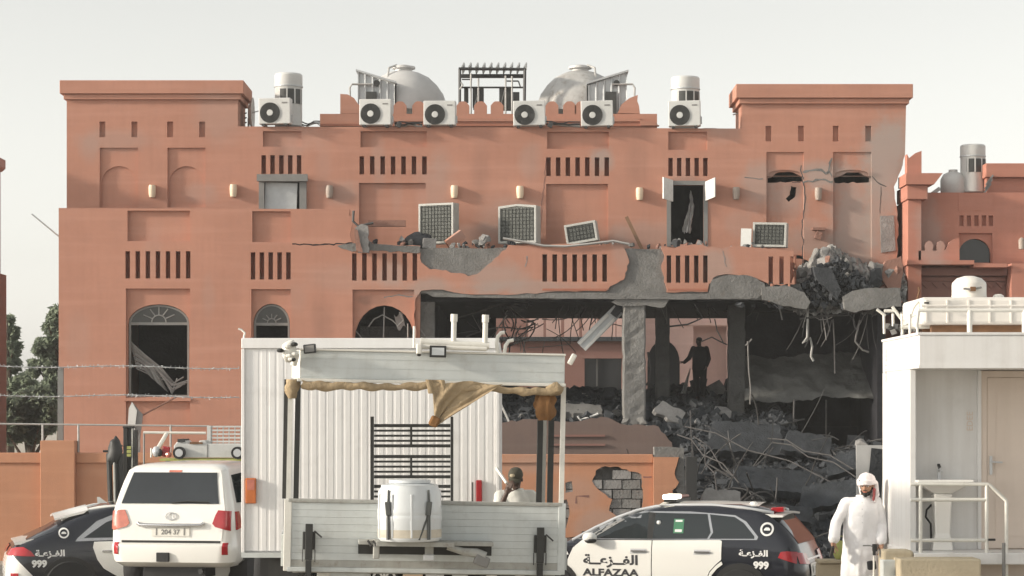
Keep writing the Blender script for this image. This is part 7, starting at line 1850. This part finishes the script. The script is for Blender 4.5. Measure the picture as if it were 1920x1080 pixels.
sh = MB(); sh.loft([ell(O4+V(0,.02,.88),.19,.15,fold=.03),ell(O4+V(0,.02,1.1),.185,.15,fold=.03),ell(O4+V(0,.02,1.3),.205,.15,fold=.02),ell(O4+V(0,.02,1.41),.19,.13),ell(O4+V(0,.0,1.475),.12,.105),ell(O4+V(0,-.005,1.50),.082,.08)])
for a,b in ((sl_,el_.lerp(sl_,.35)),(sr_,er_.lerp(sr_,.3))): sh.capsule(a+V(0,0,-.02),b,.07,.07,12); sh.capsule(a+V(0,0,-.02),O4+V(0,.02,1.40),.072,.11,12)
so_ = remesh(sh.build('shirt','shirt_white',N2,world=True,fix=False),.011,3)
dm = so_.modifiers.new('folds','DISPLACE'); dm.texture = ds; dm.strength = .03; dm.mid_level = .35
MB().tube([O4+V(.085*math.cos(a),-.005+.082*math.sin(a),1.505) for a in [2*math.pi*k/20 for k in range(21)]],.016,8,False).build('collar','shirt_white',so_,world=True,smooth=60)
tr = MB()
for sx in (-.09,.09): tr.capsule(O4+V(sx,.02,.90),O4+V(sx,0,.5),.105,.08); tr.capsule(O4+V(sx,0,.5),O4+V(sx,.02,.12),.08,.07)
tr.capsule(O4+V(-.08,.02,.90),O4+V(.08,.02,.90),.125,.125)
remesh(tr.build('trousers','dark_clothes',N2,world=True,fix=False),.014,2)
for sx in (-.09,.09): MB().obox(O4+V(sx,-.04,.03),(.10,.28,.06)).build('shoe','sandal',N2,world=True,bevel=.02)
f4 = fc.normalized(); r4 = f4.cross(V(0,0,1)).normalized(); u4 = r4.cross(f4)
def h4(a,b,d): return hC+r4*a*.235+f4*b*.235+u4*d*.235
cp = MB(); rings = []
for j in range(8):
    t_ = j/7; w = .40*math.cos(t_*math.pi/2)**.6+.005; rings.append([h4(w*math.cos(2*math.pi*k/24)*.93,-.06+w*1.1*math.sin(2*math.pi*k/24),.17+.40*math.sin(t_*math.pi/2)) for k in range(24)])
cp.loft(rings)
co = cp.build('cap','cap_olive',N2,world=True,smooth=50)
MB().grid(lambda u,v: h4((u-.5)*.62*(1-.25*v),.34+.34*v-.25*(u-.5)**2,.20-.10*v-.12*(2*(u-.5))**2*.5),10,6).build('cap_peak','cap_olive',co,world=True,smooth=60)
MB().ball(h4(.10,.37,.36),(.03,.016,.022),10,6).build('cap_badge','sand_concrete',co,world=True)
face_bits(N2,PN,.235,'skin_dark')

# ---- dark figure on the rubble inside
iY = 64.8
ix, iz = X(1312,iY), Z(735,iY)-.18
N3 = thing('person','person in dark clothes standing on the rubble inside the ruin, one arm held out','person',(ix,iY,iz))
O5 = V(ix,iY,iz); h5 = O5+V(-.02,-.02,1.58); b5 = MB(); P5 = head_mb(b5,h5,V(-.8,-.5,-.2),.235)
b5.capsule(O5+V(0,.02,1.36),h5+V(0,0,-.03),.06,.056); b5.capsule(O5+V(0,.02,1.05),O5+V(0,.02,1.33),.14,.13); b5.capsule(O5+V(-.16,0,1.38),O5+V(.17,0,1.38),.065,.065); b5.capsule(O5+V(-.08,.02,.92),O5+V(.08,.02,.92),.115,.115); b5.capsule(O5+V(0,.02,.95),O5+V(0,.02,1.1),.135,.13)
aL = (O5+V(-.18,-.05,1.38),O5+V(-.30,-.12,1.12),O5+V(-.44,-.18,1.00)); aR = (O5+V(.18,0,1.38),O5+V(.25,-.02,1.10),O5+V(.18,-.14,.90))
for a,b,c in (aL,aR): b5.capsule(a,b,.055,.043); b5.capsule(b,c,.043,.028)
for sx in (-.10,.10): b5.capsule(O5+V(sx,.02,.90),O5+V(sx,0,.48),.09,.06); b5.capsule(O5+V(sx,0,.48),O5+V(sx,.02,.08),.055,.036); b5.capsule(O5+V(sx,.04,.04),O5+V(sx,-.14,.03),.036,.026)
hand_mb(b5,aL[2],(-.85,-.2,.1),(0,-.3,-1),1,1.0,.3); hand_mb(b5,aR[2],(-.3,-.6,-.7),(-.8,-.3,0),-1,1.0,.4)
remesh(b5.build('body','skin_dark',N3,world=True,fix=False),.009,2)
c5 = MB(); c5.loft([ell(O5+V(0,.02,.80),.21,.18,fold=.03),ell(O5+V(0,.02,1.05),.20,.165,fold=.03),ell(O5+V(0,.02,1.3),.215,.16),ell(O5+V(0,.02,1.38),.19,.13),ell(O5+V(0,0,1.44),.09,.09)])
for a,b,c in (aL,aR): c5.capsule(a,b,.08,.065); c5.capsule(b,c,.065,.05)
remesh(c5.build('jacket','dark_clothes',N3,world=True,fix=False),.013,2)
c6 = MB()
for sx in (-.10,.10): c6.capsule(O5+V(sx,.02,.90),O5+V(sx,0,.48),.115,.085); c6.capsule(O5+V(sx,0,.48),O5+V(sx,.02,.10),.085,.07)
remesh(c6.build('trousers','dark_clothes',N3,world=True,fix=False),.014,2)
MB().ball(P5(0,-.06,.2),(.085,.092,.075),14,8).build('hair','hair_black',N3,world=True,smooth=50)
t = thing('paving_slab','thin paving slab under the feet of the man in white','slab',(mx0,my0,0))
MB().box(-.4,.4,-.35,.4,0,.055).build('slab','sand_concrete',t,bevel=.01)
t = thing('timber_block','low timber block under the feet of the man in the dark cap','timber',(nx0,ny0,0))
MB().box(-.3,.3,-.25,.2,0,.13).build('block','wood_brown',t,bevel=.01)
# ---------------------------------------------------------------- dusty air
hm = bpy.data.materials.new('haze'); hm.use_nodes = True
hn = hm.node_tree.nodes; hl = hm.node_tree.links
for n__ in list(hn):
    if n__.type == 'BSDF_PRINCIPLED': hn.remove(n__)
pv = hn.new('ShaderNodeVolumePrincipled'); pv.inputs['Color'].default_value = (0.93,0.92,0.90,1); pv.inputs['Density'].default_value = HAZE; pv.inputs['Anisotropy'].default_value = 0.2
outn = [n__ for n__ in hn if n__.type == 'OUTPUT_MATERIAL'][0]
hl.new(pv.outputs[0], outn.inputs['Volume'])
hz_me = MB().box(-420,420,-80,920,-1.8,12.5).build('haze',hm)
kind(hz_me,'stuff')
